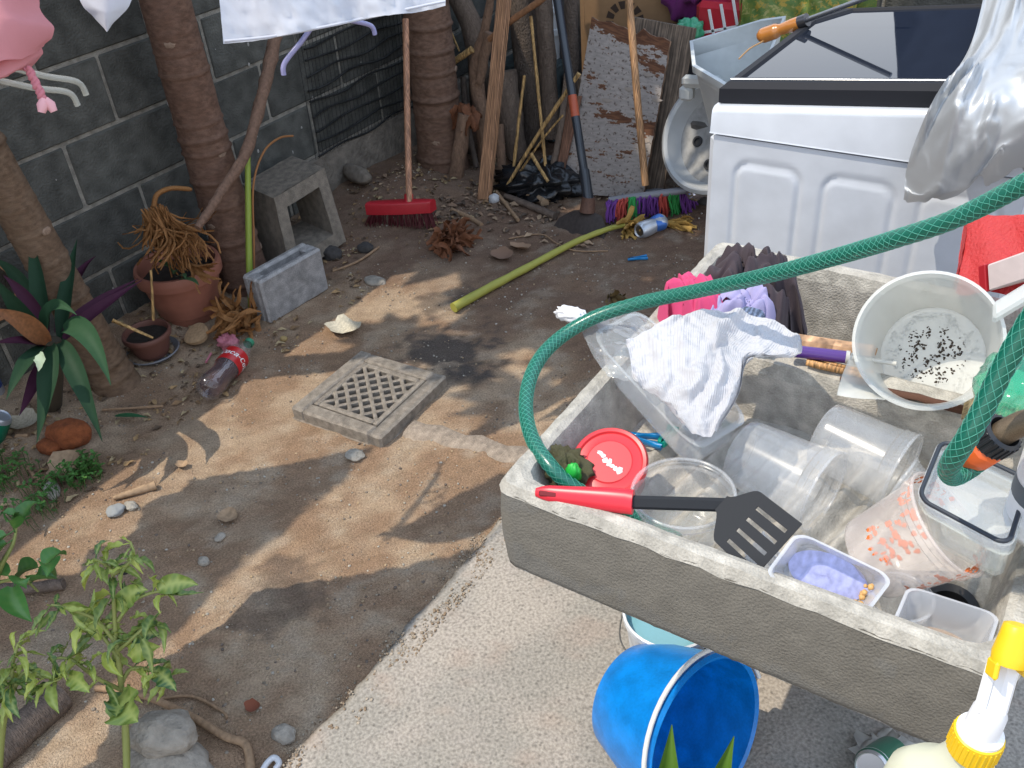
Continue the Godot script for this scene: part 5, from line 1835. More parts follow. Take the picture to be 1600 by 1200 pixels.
func build_laundry() -> void:
	var white := mt("white_cotton", C(0.70, 0.72, 0.78), 0.9, {"tex": "soft", "scale": 3.0, "back": C(0.5, 0.52, 0.56), "sheen": 0.2})
	var rope := mt("line_rope", C(0.5, 0.48, 0.42), 0.8)
	for k in 2:
		var lx: float = [-1.66, -2.3][k]
		var mb := MB.new()
		mb.tube([Vector3(lx, 1.86 + 0.28 * k, -4.15), Vector3(lx, 1.80 + 0.28 * k, -1.2), Vector3(lx, 1.66 + 0.42 * k, -0.2), Vector3(lx, 1.62 + 0.46 * k, 0.8), Vector3(lx, 1.75 + 0.40 * k, 2.5)], [0.003], 6)
		one(mb, "clothes_line", rope, ["clothes line nearer to the sink, strung above the photo's top edge", "clothes line nearer to the block wall, strung above the photo's top edge"][k], "clothes line")
	# pink top with drawstring
	var t := thing("pink_shirt", "pink top with a braided drawstring hanging in at the top left corner", "shirt", Vector3(-1.55, 1.17, -0.85))
	var o := -t.position
	var pink := mt("pink_cotton", C(0.62, 0.27, 0.29), 0.9, {"tex": "fine", "scale": 30.0, "back": C(0.5, 0.15, 0.16), "sheen": 0.3})
	var mb := MB.new()
	mb.xf.origin = o
	mb.grid(net_rows([
		[Vector3(-1.730, 1.575, -0.899), Vector3(-1.649, 1.568, -0.943), Vector3(-1.582, 1.560, -1.015), Vector3(-1.573, 1.555, -1.064)],
		[Vector3(-1.725, 1.428, -0.826), Vector3(-1.627, 1.424, -0.863), Vector3(-1.540, 1.417, -0.914), Vector3(-1.546, 1.406, -0.979)],
		[Vector3(-1.715, 1.301, -0.760), Vector3(-1.609, 1.299, -0.795), Vector3(-1.523, 1.292, -0.848), Vector3(-1.537, 1.274, -0.919)],
		[Vector3(-1.716, 1.247, -0.735), Vector3(-1.592, 1.251, -0.763), Vector3(-1.510, 1.258, -0.836), Vector3(-1.524, 1.227, -0.923)],
		[Vector3(-1.716, 1.203, -0.713), Vector3(-1.592, 1.205, -0.742), Vector3(-1.511, 1.210, -0.814), Vector3(-1.532, 1.204, -0.899)]], 7, 0.010, 9.0, 3.0))
	put(mb, "body", pink, t)
	mb = MB.new()
	mb.xf.origin = o
	mb.grid(net_rows([
		[Vector3(-1.725, 1.205, -0.719), Vector3(-1.593, 1.200, -0.784), Vector3(-1.527, 1.210, -0.838), Vector3(-1.543, 1.203, -0.900)],
		[Vector3(-1.724, 1.178, -0.706), Vector3(-1.588, 1.180, -0.772), Vector3(-1.524, 1.188, -0.822), Vector3(-1.542, 1.191, -0.897)],
		[Vector3(-1.732, 1.162, -0.703), Vector3(-1.601, 1.165, -0.773), Vector3(-1.536, 1.182, -0.820), Vector3(-1.551, 1.176, -0.874)]], 6, 0.006, 20.0, 9.0))
	put(mb, "hem_band", pink, t)
	mb = MB.new()
	mb.xf.origin = o
	var cp := spline([Vector3(-1.528, 1.184, -0.855), Vector3(-1.520, 1.169, -0.853), Vector3(-1.511, 1.154, -0.850), Vector3(-1.506, 1.137, -0.849)], 8)
	var ca := []
	var cb := []
	for k in cp.size():
		ca.append(cp[k] + Vector3(0.84, 0, -0.53) * 0.0035 * sin(k * 0.9))
		cb.append(cp[k] + Vector3(0.84, 0, -0.53) * -0.0035 * sin(k * 0.9) + Vector3(0, 0, 0.003 * cos(k * 0.9)))
	mb.tube(ca, [0.0045], 7)
	mb.tube(cb, [0.0045], 7)
	put(mb, "drawstring", mt("pink_cord", C(0.50, 0.17, 0.20), 0.85), t)
	mb = MB.new()
	mb.xf.origin = o
	mb.tube([Vector3(-1.506, 1.137, -0.850), Vector3(-1.504, 1.128, -0.843), Vector3(-1.504, 1.118, -0.837)], [0.006, 0.0095, 0.006], 10)
	mb.tube([Vector3(-1.505, 1.136, -0.851), Vector3(-1.500, 1.126, -0.854), Vector3(-1.496, 1.115, -0.854)], [0.006, 0.009, 0.006], 10)
	put(mb, "cord_end", mt("pink_end", C(0.70, 0.36, 0.38), 0.7), t)
	# white corner
	mb = MB.new()
	mb.grid(net_rows([
		[Vector3(-1.822, 1.548, -1.232), Vector3(-1.742, 1.539, -1.309), Vector3(-1.657, 1.524, -1.446)],
		[Vector3(-1.781, 1.339, -1.157), Vector3(-1.701, 1.333, -1.202), Vector3(-1.670, 1.315, -1.308)],
		[Vector3(-1.751, 1.213, -1.131), Vector3(-1.699, 1.207, -1.152), Vector3(-1.685, 1.202, -1.205)],
		[Vector3(-1.737, 1.176, -1.139), Vector3(-1.699, 1.179, -1.142), Vector3(-1.699, 1.172, -1.175)],
		[Vector3(-1.717, 1.153, -1.142), Vector3(-1.706, 1.149, -1.138), Vector3(-1.712, 1.152, -1.149)]], 7, 0.006, 8.0, 21.0))
	one(mb, "white_cloth", white, "pointed corner of a white cloth hanging between pink top and white shirt", "cloth")
	# white shirt: front and back, open at the hem
	t = thing("white_shirt", "white shirt hanging hem-down at the top of the photo", "shirt", Vector3(-1.41, 1.10, -1.46))
	o = -t.position
	for k in 2:
		mb = MB.new()
		mb.xf.origin = o
		var dz := 0.07 * k
		var rows := cloth_rows(Vector3(-1.649, 1.523, -1.454) + Vector3(-dz, 0, -dz), Vector3(-1.278, 1.483, -1.787) + Vector3(-dz, 0, -dz), Vector3(-1.570, 1.092, -1.299) + Vector3(-dz, 0.015 * k, -dz), Vector3(-1.240, 1.114, -1.623) + Vector3(-dz, 0.015 * k, -dz), 50, 40, 0.012, 2.4, 1.0 + k)
		mb.grid(rows)
		put(mb, "front" if k == 0 else "back", white, t)
	mb = MB.new()
	mb.xf.origin = o
	mb.tube(spline([Vector3(-1.568, 1.100, -1.301), Vector3(-1.493, 1.098, -1.370), Vector3(-1.412, 1.103, -1.458), Vector3(-1.324, 1.113, -1.542), Vector3(-1.240, 1.122, -1.623)], 8), [0.003], 6)
	put(mb, "hem_seam", white, t)
	var lil := mt("lilac_plastic", C(0.34, 0.34, 0.60), 0.3, {"coat": 0.3})
	hanger("lilac plastic hanger showing below the white shirt", Vector3(-1.667, 0.968, -1.531), Vector3(-1.582, 1.002, -1.773), lil, 0.07)
	var clear := mt("clear_hanger", C(0.55, 0.56, 0.50), 0.15, {"alpha": 0.45})
	hanger("clear plastic hanger below the pink top, the upper of two", Vector3(-1.688, 1.078, -1.039), Vector3(-1.705, 1.206, -0.741), clear, 0.02)
	hanger("clear plastic hanger below the pink top, the lower of two", Vector3(-1.671, 1.071, -1.004), Vector3(-1.690, 1.185, -0.712), clear, 0.02)
	# washing outside the frame, known by its shadows on the soil
	var spec := [
		["bed_sheet", "pale sheet on the nearer line, left of the photo's edge", Vector3(-1.66, 1.71, -0.63), Vector3(-1.66, 1.63, 0.32), 0.66, C(0.55, 0.55, 0.55), "sheet"],
		["bed_sheet", "blue-grey sheet on the nearer line, far left of the photo's edge", Vector3(-1.66, 1.63, 0.36), Vector3(-1.66, 1.65, 1.4), 0.45, C(0.35, 0.40, 0.48), "sheet"],
		["dark_shirt", "dark shirt on the line by the wall, left of the photo's edge", Vector3(-2.3, 2.08, -0.66), Vector3(-2.3, 2.09, -0.20), 1.15, C(0.05, 0.06, 0.09), "shirt"],
		["grey_towel", "grey towel on the line by the wall, left of the photo's edge", Vector3(-2.3, 2.09, -0.25), Vector3(-2.3, 2.12, 0.75), 0.75, C(0.3, 0.3, 0.32), "towel"]]
	spec.append(["navy_sheet", "navy sheet hung behind the yard, seen only mirrored in the washer lid", Vector3(-0.95, 2.35, -4.05), Vector3(0.6, 2.35, -4.05), 1.30, C(0.02, 0.035, 0.08), "sheet"])
	for s in spec:
		mb = MB.new()
		var a: Vector3 = s[2]
		var b: Vector3 = s[3]
		mb.grid(cloth_rows(a, b, Vector3(a.x, s[4], a.z + 0.02), Vector3(b.x, s[4] + 0.05, b.z - 0.02), 40, 30, 0.025, 2.2, a.z * 7.0))
		one(mb, s[0], mt("cloth_%s_%d" % [s[0], int(a.z * 100)], s[5], 0.9, {"tex": "soft", "scale": 3.0, "back": s[5] * 0.3}), s[1], s[6])

# ---------------------------------------------------------------- what lies in the sink
func ring_box(mb: MB, c: Vector3, ex: Vector3, ez: Vector3, up: Vector3, floor_k: float, wall: float, lip: float, n := 6) -> void:
	# open tub with rounded corners: ex, ez half sizes at the rim, up = depth vector from floor to rim
	var loops := []
	var sets := [[floor_k * 0.80, 0.0], [floor_k * 0.96, 0.02], [floor_k, 0.10], [1.0, 0.97], [1.0 + lip, 0.97], [1.0 + lip, 1.0], [1.0 - wall, 1.0], [floor_k - wall, 0.12], [floor_k * 0.90 - wall, 0.05], [floor_k * 0.6, 0.05]]
	for s in sets:
		var loop := PackedVector3Array()
		for q in 4:
			for k in n:
				var an := PI / 2 * (q + k / float(n - 1))
				var cx: float = [1, -1, -1, 1][q] * 0.66
				var cz: float = [1, 1, -1, -1][q] * 0.66
				loop.append(c + ex * (cx + 0.34 * cos(an)) * s[0] + ez * (cz + 0.34 * sin(an)) * s[0] + up * s[1])
		loops.append(loop)
	for k in loops.size() - 1:
		mb.grid([loops[k + 1], loops[k]], true)
	mb.poly(Array(loops[0]), c + up)
	mb.poly(Array(loops[-1]), c - up)

func cup(label: String, base: Vector3, mouth: Vector3, r0: float, r1: float, m: Material, called := "plastic_cup", group := "clear plastic tubs in the sink") -> Node3D:
	var t := thing(called, label, "container", base, group)
	var L := (mouth - base).length()
	var mb := MB.new()
	mb.xf = frame(Vector3.ZERO, mouth - base)
	var w := 0.0009
	mb.lathe([Vector2(0.0, 0.003), Vector2(r0 * 0.80, 0.003), Vector2(r0 * 0.86, 0.0), Vector2(r0 * 0.97, 0.003), Vector2(r0, 0.012), Vector2(lerpf(r0, r1, 0.82), L * 0.82)], 44, 0.0, 0.9)
	put(mb, "cup_wall", m, t)
	mb = MB.new()
	mb.xf = frame(Vector3.ZERO, mouth - base)
	mb.lathe([Vector2(lerpf(r0, r1, 0.82), L * 0.82), Vector2(r1 + 0.0015, L * 0.845), Vector2(r1 + 0.0005, L * 0.90), Vector2(r1 + 0.002, L * 0.915), Vector2(r1 + 0.001, L * 0.975)], 44)
	mb.xf = mb.xf * Transform3D(Basis.IDENTITY, Vector3(0, L * 0.985, 0))
	var ring := []
	for k in 49:
		var an := TAU * k / 48.0
		ring.append(Vector3(cos(an) * (r1 + 0.0012), 0, sin(an) * (r1 + 0.0012)))
	mb.tube(ring, [0.0021], 8, false)
	put(mb, "rim", m, t)
	return t

func peg(label: String, a: Vector3, d: Vector3, m: Material, open := 0.18, ln := 0.068) -> void:
	var t := thing("clothes_peg", label, "clothespin", a, "clothes pegs")
	var x := d.normalized()
	var up := Vector3.UP
	var side := x.cross(up).normalized()
	for s in [-1.0, 1.0]:
		var mb := MB.new()
		var dir: Vector3 = (x + side * s * open).normalized()
		var nrm: Vector3 = dir.cross(up).normalized()
		var rows := []
		for k in 9:
			var q := k / 8.0
			var p: Vector3 = dir * (q - 0.35) * ln
			var h := 0.0042
			var th := 0.0028 + 0.0014 * sin(q * 8.0)
			rows.append(PackedVector3Array([p + side * s * 0.003 - nrm * th + up * 0.001, p + side * s * 0.003 + nrm * th + up * 0.001, p + side * s * 0.003 + nrm * th + up * h * 2.2, p + side * s * 0.003 - nrm * th + up * h * 2.2]))
		mb.grid(rows, true)
		mb.poly(Array(rows[0]), rows[4][0])
		mb.poly(Array(rows[-1]), rows[4][0])
		put(mb, "jaw", m, t)
	var mb := MB.new()
	var sp := []
	for k in 20:
		var an := TAU * k / 7.0
		sp.append(up * (0.005 + 0.004 * cos(an)) + x * 0.004 * sin(an) + side * (-0.004 + 0.0004 * k))
	mb.tube(sp, [0.0007], 5)
	put(mb, "spring", mt("spring", C(0.4, 0.36, 0.28), 0.3, {"metal": 0.9}), t)

func build_sink_things() -> void:
	var frost := mt("frost_plastic", C(0.78, 0.80, 0.82), 0.20, {"alpha": 0.17})
	var frost2 := mt("frost_milky", C(0.80, 0.81, 0.82), 0.3, {"alpha": 0.42})
	# cups
	cup("large clear plastic cup lying on its side in the middle of the near basin", Vector3(-0.288, 0.822, -0.886), Vector3(-0.173, 0.818, -0.864), 0.044, 0.051, frost)
	cup("clear plastic cup with stepped rim lying behind the large clear cup", Vector3(-0.209, 0.822, -0.966), Vector3(-0.103, 0.815, -0.947), 0.044, 0.048, frost)
	var c := cup("clear plastic cup with orange sauce stains, propped on the tub", Vector3(-0.097, 0.822, -0.779), Vector3(-0.033, 0.893, -0.796), 0.047, 0.056, mt("frost_peach", C(0.80, 0.70, 0.64), 0.22, {"alpha": 0.30}))
	# dried sauce on the cup
	var mb := MB.new()
	var cx := frame(Vector3.ZERO, Vector3(-0.033, 0.893, -0.796) - Vector3(-0.097, 0.822, -0.779))
	mb.xf = cx
	var fl := cx.basis.inverse() * Vector3(0.47, 0.585, 0.66)
	var face_an := atan2(fl.z, fl.x)
	var cl := (Vector3(-0.033, 0.893, -0.796) - Vector3(-0.097, 0.822, -0.779)).length()
	var r := RandomNumberGenerator.new()
	r.seed = 5
	for k in 130:
		var near_rim := k < 70
		var an := r.randf() * TAU
		var hh := cl * (r.randf_range(0.80, 0.96) if near_rim else r.randf_range(0.3, 0.8))
		if near_rim:
			an = face_an + [-1.3, 0.9, 2.6][k % 3] + r.randf_range(-0.6, 0.6)
		else:
			an = face_an + [-0.7, 0.35, 0.8][k % 3] + r.randf_range(-0.22, 0.22)
		var rr := lerpf(0.047, 0.056, hh / cl) - 0.0012
		var pt := Vector3(cos(an) * rr, hh, sin(an) * rr)
		var nn := Vector3(cos(an), 0, sin(an))
		mb.xf = cx * Transform3D(Basis(nn.cross(Vector3.UP), Vector3.UP, nn), pt)
		mb.blob(Vector3.ZERO, Vector3(r.randf_range(0.5, 3.2), r.randf_range(0.5, 2.2), 0.25) * 0.0016, 0.7, k, 5)
	put(mb, "sauce_stain", mt("sauce", C(0.68, 0.15, 0.025), 0.5), c).set_meta("kind", "stuff")
	var c2 := cup("wide round clear cup standing upright under the spatula", Vector3(-0.313, 0.765, -0.767), Vector3(-0.313, 0.765, -0.767) + Vector3(0.0, 0.074, 0.0), 0.046, 0.059, frost)
	mb = MB.new()
	mb.lathe([Vector2(0.050, 0.024), Vector2(0.0, 0.024)], 40)
	put(mb, "water", mt("cup_water", C(0.5, 0.5, 0.42), 0.03, {"alpha": 0.18}), c2)
	# small white cups peeping out
	cup("small white cup lying half under the blue-stained tub", Vector3(-0.212, 0.785, -0.741), Vector3(-0.192, 0.800, -0.758), 0.024, 0.028, frost2)
	cup("small clear cup standing between the two rectangular tubs", Vector3(-0.057, 0.765, -0.744), Vector3(-0.057, 0.765, -0.744) + Vector3(0.0, 0.055, 0.0), 0.024, 0.032, frost)
	cup("small clear cup lying behind the sauce-stained cup", Vector3(-0.071, 0.790, -0.953), Vector3(-0.103, 0.800, -0.957), 0.020, 0.026, frost)
	# rectangular tubs
	var t := thing("plastic_tub", "rectangular translucent tub with blue liquid residue, tilted on the near basin edge", "container", Vector3(-0.135, 0.762, -0.761), "clear plastic tubs in the sink")
	var o := -t.position
	mb = MB.new()
	mb.xf.origin = o
	var c4 := [Vector3(-0.160, 0.890, -0.713), Vector3(-0.069, 0.868, -0.720), Vector3(-0.080, 0.836, -0.674), Vector3(-0.183, 0.850, -0.679)]
	var cc: Vector3 = (c4[0] + c4[1] + c4[2] + c4[3]) * 0.25
	var ex: Vector3 = (c4[1] - c4[0] + c4[2] - c4[3]) * 0.25
	var ez: Vector3 = (c4[3] - c4[0] + c4[2] - c4[1]) * 0.25
	var up := ez.cross(ex).normalized() * 0.052
	ring_box(mb, cc - up, ex, ez, up, 0.82, 0.03, 0.045)
	put(mb, "tub_wall", mt("tub_frost", C(0.74, 0.76, 0.80), 0.24, {"alpha": 0.38}), t)
	mb = MB.new()
	mb.xf.origin = o
	var rows := []
	for k in 7:
		var row := PackedVector3Array()
		for j in 24:
			var an := -TAU * j / 24
			var q := 0.84 * (1.0 - k / 6.0)
			row.append(cc - up * 0.80 + ex * cos(an) * q + ez * sin(an) * q + up * 0.03 * nz.get_noise_2d(cos(an) * q * 2.0, sin(an) * q * 2.0))
		rows.append(row)
	mb.grid(rows, true)
	put(mb, "blue_residue", mt("blue_liquid", C(0.36, 0.38, 0.66), 0.08, {"tex": "cloud", "scale": 14.0, "coat": 0.6}), t)
	mb = MB.new()
	mb.xf.origin = o
	for k in 14:
		var q := cc - up * r.randf_range(0.25, 0.75) + ex * r.randf_range(0.72, 0.86) + ez * r.randf_range(-0.5, 0.6)
		mb.blob(q, Vector3.ONE * r.randf_range(0.0015, 0.0035), 0.4, k, 5)
	put(mb, "food_crumb", mt("crumb", C(0.65, 0.38, 0.14), 0.6), t).set_meta("kind", "stuff")
	t = thing("plastic_tub", "rectangular translucent tub with brownish water in the near right corner", "container", Vector3(-0.001, 0.748, -0.766), "clear plastic tubs in the sink")
	o = -t.position
	mb = MB.new()
	mb.xf.origin = o
	c4 = [Vector3(-0.051, 0.838, -0.723), Vector3(0.034, 0.838, -0.730), Vector3(0.030, 0.838, -0.669), Vector3(-0.050, 0.838, -0.669)]
	cc = (c4[0] + c4[1] + c4[2] + c4[3]) * 0.25
	cc += Vector3(0.0, 0.008, -0.012)
	ex = (c4[1] - c4[0] + c4[2] - c4[3]) * 0.25
	ez = (c4[3] - c4[0] + c4[2] - c4[1]) * 0.25
	up = ez.cross(ex).normalized() * 0.055
	ring_box(mb, cc - up, ex, ez, up, 0.84, 0.03, 0.05)
	put(mb, "tub_wall", mt("tub_frost", C(0.7, 0.7, 0.7), 0.24), t)
	mb = MB.new()
	mb.xf.origin = o
	rows = []
	for k in 3:
		var row := PackedVector3Array()
		for j in 24:
			var an := -TAU * j / 24
			var q := 0.80 * (1.0 - k / 2.0)
			row.append(cc - up * 0.72 + ex * cos(an) * q + ez * sin(an) * q)
		rows.append(row)
	mb.grid(rows, true)
	put(mb, "dirty_water", mt("dirty_water", C(0.55, 0.36, 0.22), 0.04, {"alpha": 0.40}), t)
	# glass dish with sealed lid
	t = thing("glass_dish", "glass dish with clear lid and dark rubber seal at the right of the sink", "container", Vector3(-0.006, 0.748, -0.925))
	o = -t.position
	var lc := Vector3(-0.020, 0.922, -0.814)
	ex = (Vector3(0.024, 0.924, -0.796) - Vector3(-0.066, 0.913, -0.837)) * 0.5
	ez = (Vector3(-0.022, 0.916, -0.770) - Vector3(-0.021, 0.925, -0.862)) * 0.52
	up = ez.cross(ex).normalized()
	mb = MB.new()
	mb.xf.origin = o
	ring_box(mb, lc - up * 0.055, ex * 1.0, ez * 1.0, up * 0.05, 0.86, 0.05, 0.06)
	put(mb, "dish", mt("dish_glass", C(0.70, 0.74, 0.68), 0.05, {"alpha": 0.22}), t)
	mb = MB.new()
	mb.xf.origin = o
	ring_box(mb, lc - up * 0.006, ex * 1.04, ez * 1.04, up * 0.013, 0.98, 0.05, 0.02)
	put(mb, "lid", mt("lid_clear", C(0.70, 0.74, 0.75), 0.12, {"alpha": 0.20}), t)
	mb = MB.new()
	mb.xf.origin = o
	var seal := []
	for q in 4:
		for k in 6:
			var an := PI / 2 * (q + k / 5.0)
			seal.append(lc + up * 0.009 + ex * ([1, -1, -1, 1][q] * 0.70 + 0.28 * cos(an)) + ez * ([1, 1, -1, -1][q] * 0.70 + 0.28 * sin(an)))
	seal.append(seal[0])
	mb.tube(seal, [0.0024], 8, false)
	put(mb, "rubber_seal", mt("seal_dark", C(0.025, 0.032, 0.045), 0.5), t)
	# red-lidded tub
	t = thing("red_lid_tub", "small tub with tilted bright red lid beside the hose end", "container", Vector3(-0.427, 0.762, -0.791))
	o = -t.position
	var lidc := Vector3(-0.418, 0.832, -0.780)
	var lax := Vector3(0.10, 0.90, 0.42).normalized()
	mb = MB.new()
	mb.xf = frame(lidc + o, lax)
	mb.lathe([Vector2(0.044, -0.010), Vector2(0.0475, -0.009), Vector2(0.0485, 0.0), Vector2(0.046, 0.004), Vector2(0.042, 0.003), Vector2(0.040, 0.000), Vector2(0.030, 0.001), Vector2(0.028, 0.003), Vector2(0.0, 0.003)], 48)
	put(mb, "lid", mt("lid_red", C(0.66, 0.028, 0.035), 0.35, {"coat": 0.3}), t)
	mb = MB.new()
	mb.xf = frame(lidc + o, lax)
	for k in 7:
		var q := Vector3(-0.016 + 0.0055 * k, 0.0033, -0.004 + 0.0016 * k + r.randf_range(-0.002, 0.002))
		mb.blob(q, Vector3(r.randf_range(0.0028, 0.0050), 0.0003, r.randf_range(0.0025, 0.0060)), 0.7, k + 3, 8, 2.0)
	put(mb, "worn_white_print", mt("print_worn", C(0.75, 0.70, 0.68), 0.6), t)
	mb = MB.new()
	mb.xf = frame(lidc + o, lax)
	mb.lathe([Vector2(0.0, -0.062), Vector2(0.036, -0.062), Vector2(0.040, -0.055), Vector2(0.044, -0.010)], 40)
	put(mb, "tub_body", mt("tub_red", C(0.35, 0.04, 0.05), 0.3, {"alpha": 0.85}), t)
	# sponge and green scourer
	t = thing("scouring_sponge", "worn olive sponge with a bright green tag behind the hose end", "sponge", Vector3(-0.482, 0.765, -0.772))
	mb = MB.new()
	mb.blob(Vector3(-0.471, 0.817, -0.754) - t.position, Vector3(0.040, 0.030, 0.026), 0.5, 8, 20, 3.0)
	put(mb, "sponge", mt("sponge_olive", C(0.22, 0.21, 0.11), 0.98, {"tex": "grain", "scale": 25.0, "bump": "rough", "relief": 1.0}), t)
	mb = MB.new()
	mb.blob(Vector3(-0.445, 0.838, -0.737) - t.position, Vector3(0.010, 0.013, 0.008), 0.4, 8, 10, 2.0)
	put(mb, "green_tag", mt("tag_green", C(0.02, 0.42, 0.05), 0.4), t)
	# pegs
	peg("blue plastic clothes peg lying on the washboard", Vector3(-0.441, 0.772, -0.899), Vector3(-0.419, 0.772, -0.907) - Vector3(-0.467, 0.772, -0.895), mt("peg_blue", C(0.0, 0.20, 0.50), 0.35, {"coat": 0.3}), 0.22, 0.062)
	peg("short teal clothes peg beside the clear plastic box", Vector3(-0.402, 0.775, -0.912), Vector3(-0.402, 0.775, -0.934) - Vector3(-0.402, 0.775, -0.896), mt("peg_teal", C(0.0, 0.33, 0.23), 0.35, {"coat": 0.3}), 0.05, 0.040)
	peg("wooden clothes peg on top of the sink divider", Vector3(-0.234, 0.856, -1.060), Vector3(-0.193, 0.856, -1.063) - Vector3(-0.256, 0.856, -1.061), mt("peg_wood", C(0.55, 0.30, 0.12), 0.6, {"tex": "wood", "scale": 12.0}), 0.03, 0.085)
	peg("blue clothes peg dropped on the soil behind the sink", Vector3(-1.294, 0.006, -2.623), Vector3(-1.269, 0.006, -2.639) - Vector3(-1.314, 0.006, -2.603), mt("peg_blue", C(0.0, 0.2, 0.5), 0.35), 0.15, 0.07)
	spatula()
	jug()
	# brushes on the divider
	t = thing("scrub_brush", "purple-handled brush lying along the divider under the white cloth", "brush", Vector3(-0.246, 0.856, -1.083))
	o = -t.position
	var b0 := Vector3(-0.287, 0.872, -1.057)
	var b1 := Vector3(-0.218, 0.872, -1.074)
	mb = MB.new()
	mb.xf.origin = o
	mb.tube([b0, b1], [0.0085], 14)
	put(mb, "grip", mt("grip_purple", C(0.075, 0.02, 0.20), 0.3, {"coat": 0.4}), t)
	mb = MB.new()
	mb.xf.origin = o
	mb.tube([b1, b1 + (b1 - b0).normalized() * 0.005], [0.009], 14)
	put(mb, "end_ring", mt("ring_grey", C(0.5, 0.5, 0.48), 0.4), t)
	mb = MB.new()
	mb.xf.origin = o
	mb.tube([b1, Vector3(-0.157, 0.870, -1.091)], [0.003], 8)
	put(mb, "shaft", mt("shaft_white", C(0.6, 0.58, 0.52), 0.4), t)
	mb = MB.new()
	var w0 := Vector3(-0.293, 0.868, -1.089)
	var w1 := Vector3(-0.186, 0.868, -1.107)
	mb.hexa((w0 + w1) * 0.5, w1 - w0, Vector3(0, 0.016, 0.004), Vector3(0.002, -0.004, 0.022), 0.005)
	one(mb, "wooden_stick", mt("slat_wood", C(0.50, 0.30, 0.17), 0.75, {"tex": "wood", "scale": Vector3(2, 8, 8)}), "weathered wooden slat lying behind the purple-handled brush", "slat")
	# green bottle and brush at the right
	mb = MB.new()
	mb.blob(Vector3(-0.012, 0.960, -0.967), Vector3(0.040, 0.034, 0.055), 0.16, 6, 26, 1.3, true)
	one(mb, "green_bottle", mt("green_pet", C(0.02, 0.42, 0.22), 0.10, {"alpha": 0.55}), "crushed green plastic bottle behind the tap", "bottle")
	t = thing("wooden_brush", "worn wooden-backed scrubbing brush on the divider under the green bottle", "brush", Vector3(-0.039, 0.852, -1.059))
	o = -t.position
	mb = MB.new()
	mb.xf.origin = o
	var k0 := Vector3(-0.063, 0.866, -1.037)
	var k1 := Vector3(0.003, 0.866, -1.047)
	mb.hexa((k0 + k1) * 0.5, k1 - k0, Vector3(0, 0.012, 0), Vector3(0.004, 0, 0.045), 0.005)
	put(mb, "brush_back", mt("brush_wood", C(0.40, 0.30, 0.16), 0.75, {"tex": "wood", "scale": 8.0}), t)
	mb = MB.new()
	mb.xf.origin = o
	for k in 80:
		var q := k0.lerp(k1, r.randf_range(0.05, 0.95)) + Vector3(0, -0.004, r.randf_range(-0.018, 0.018))
		mb.tube([q, q + Vector3(r.randf_range(-0.003, 0.003), -0.010, r.randf_range(-0.002, 0.004))], [0.0009], 4)
	put(mb, "bristles", mt("bristle_tan", C(0.35, 0.28, 0.16), 0.8), t).set_meta("kind", "stuff")
	clothes_in_sink()

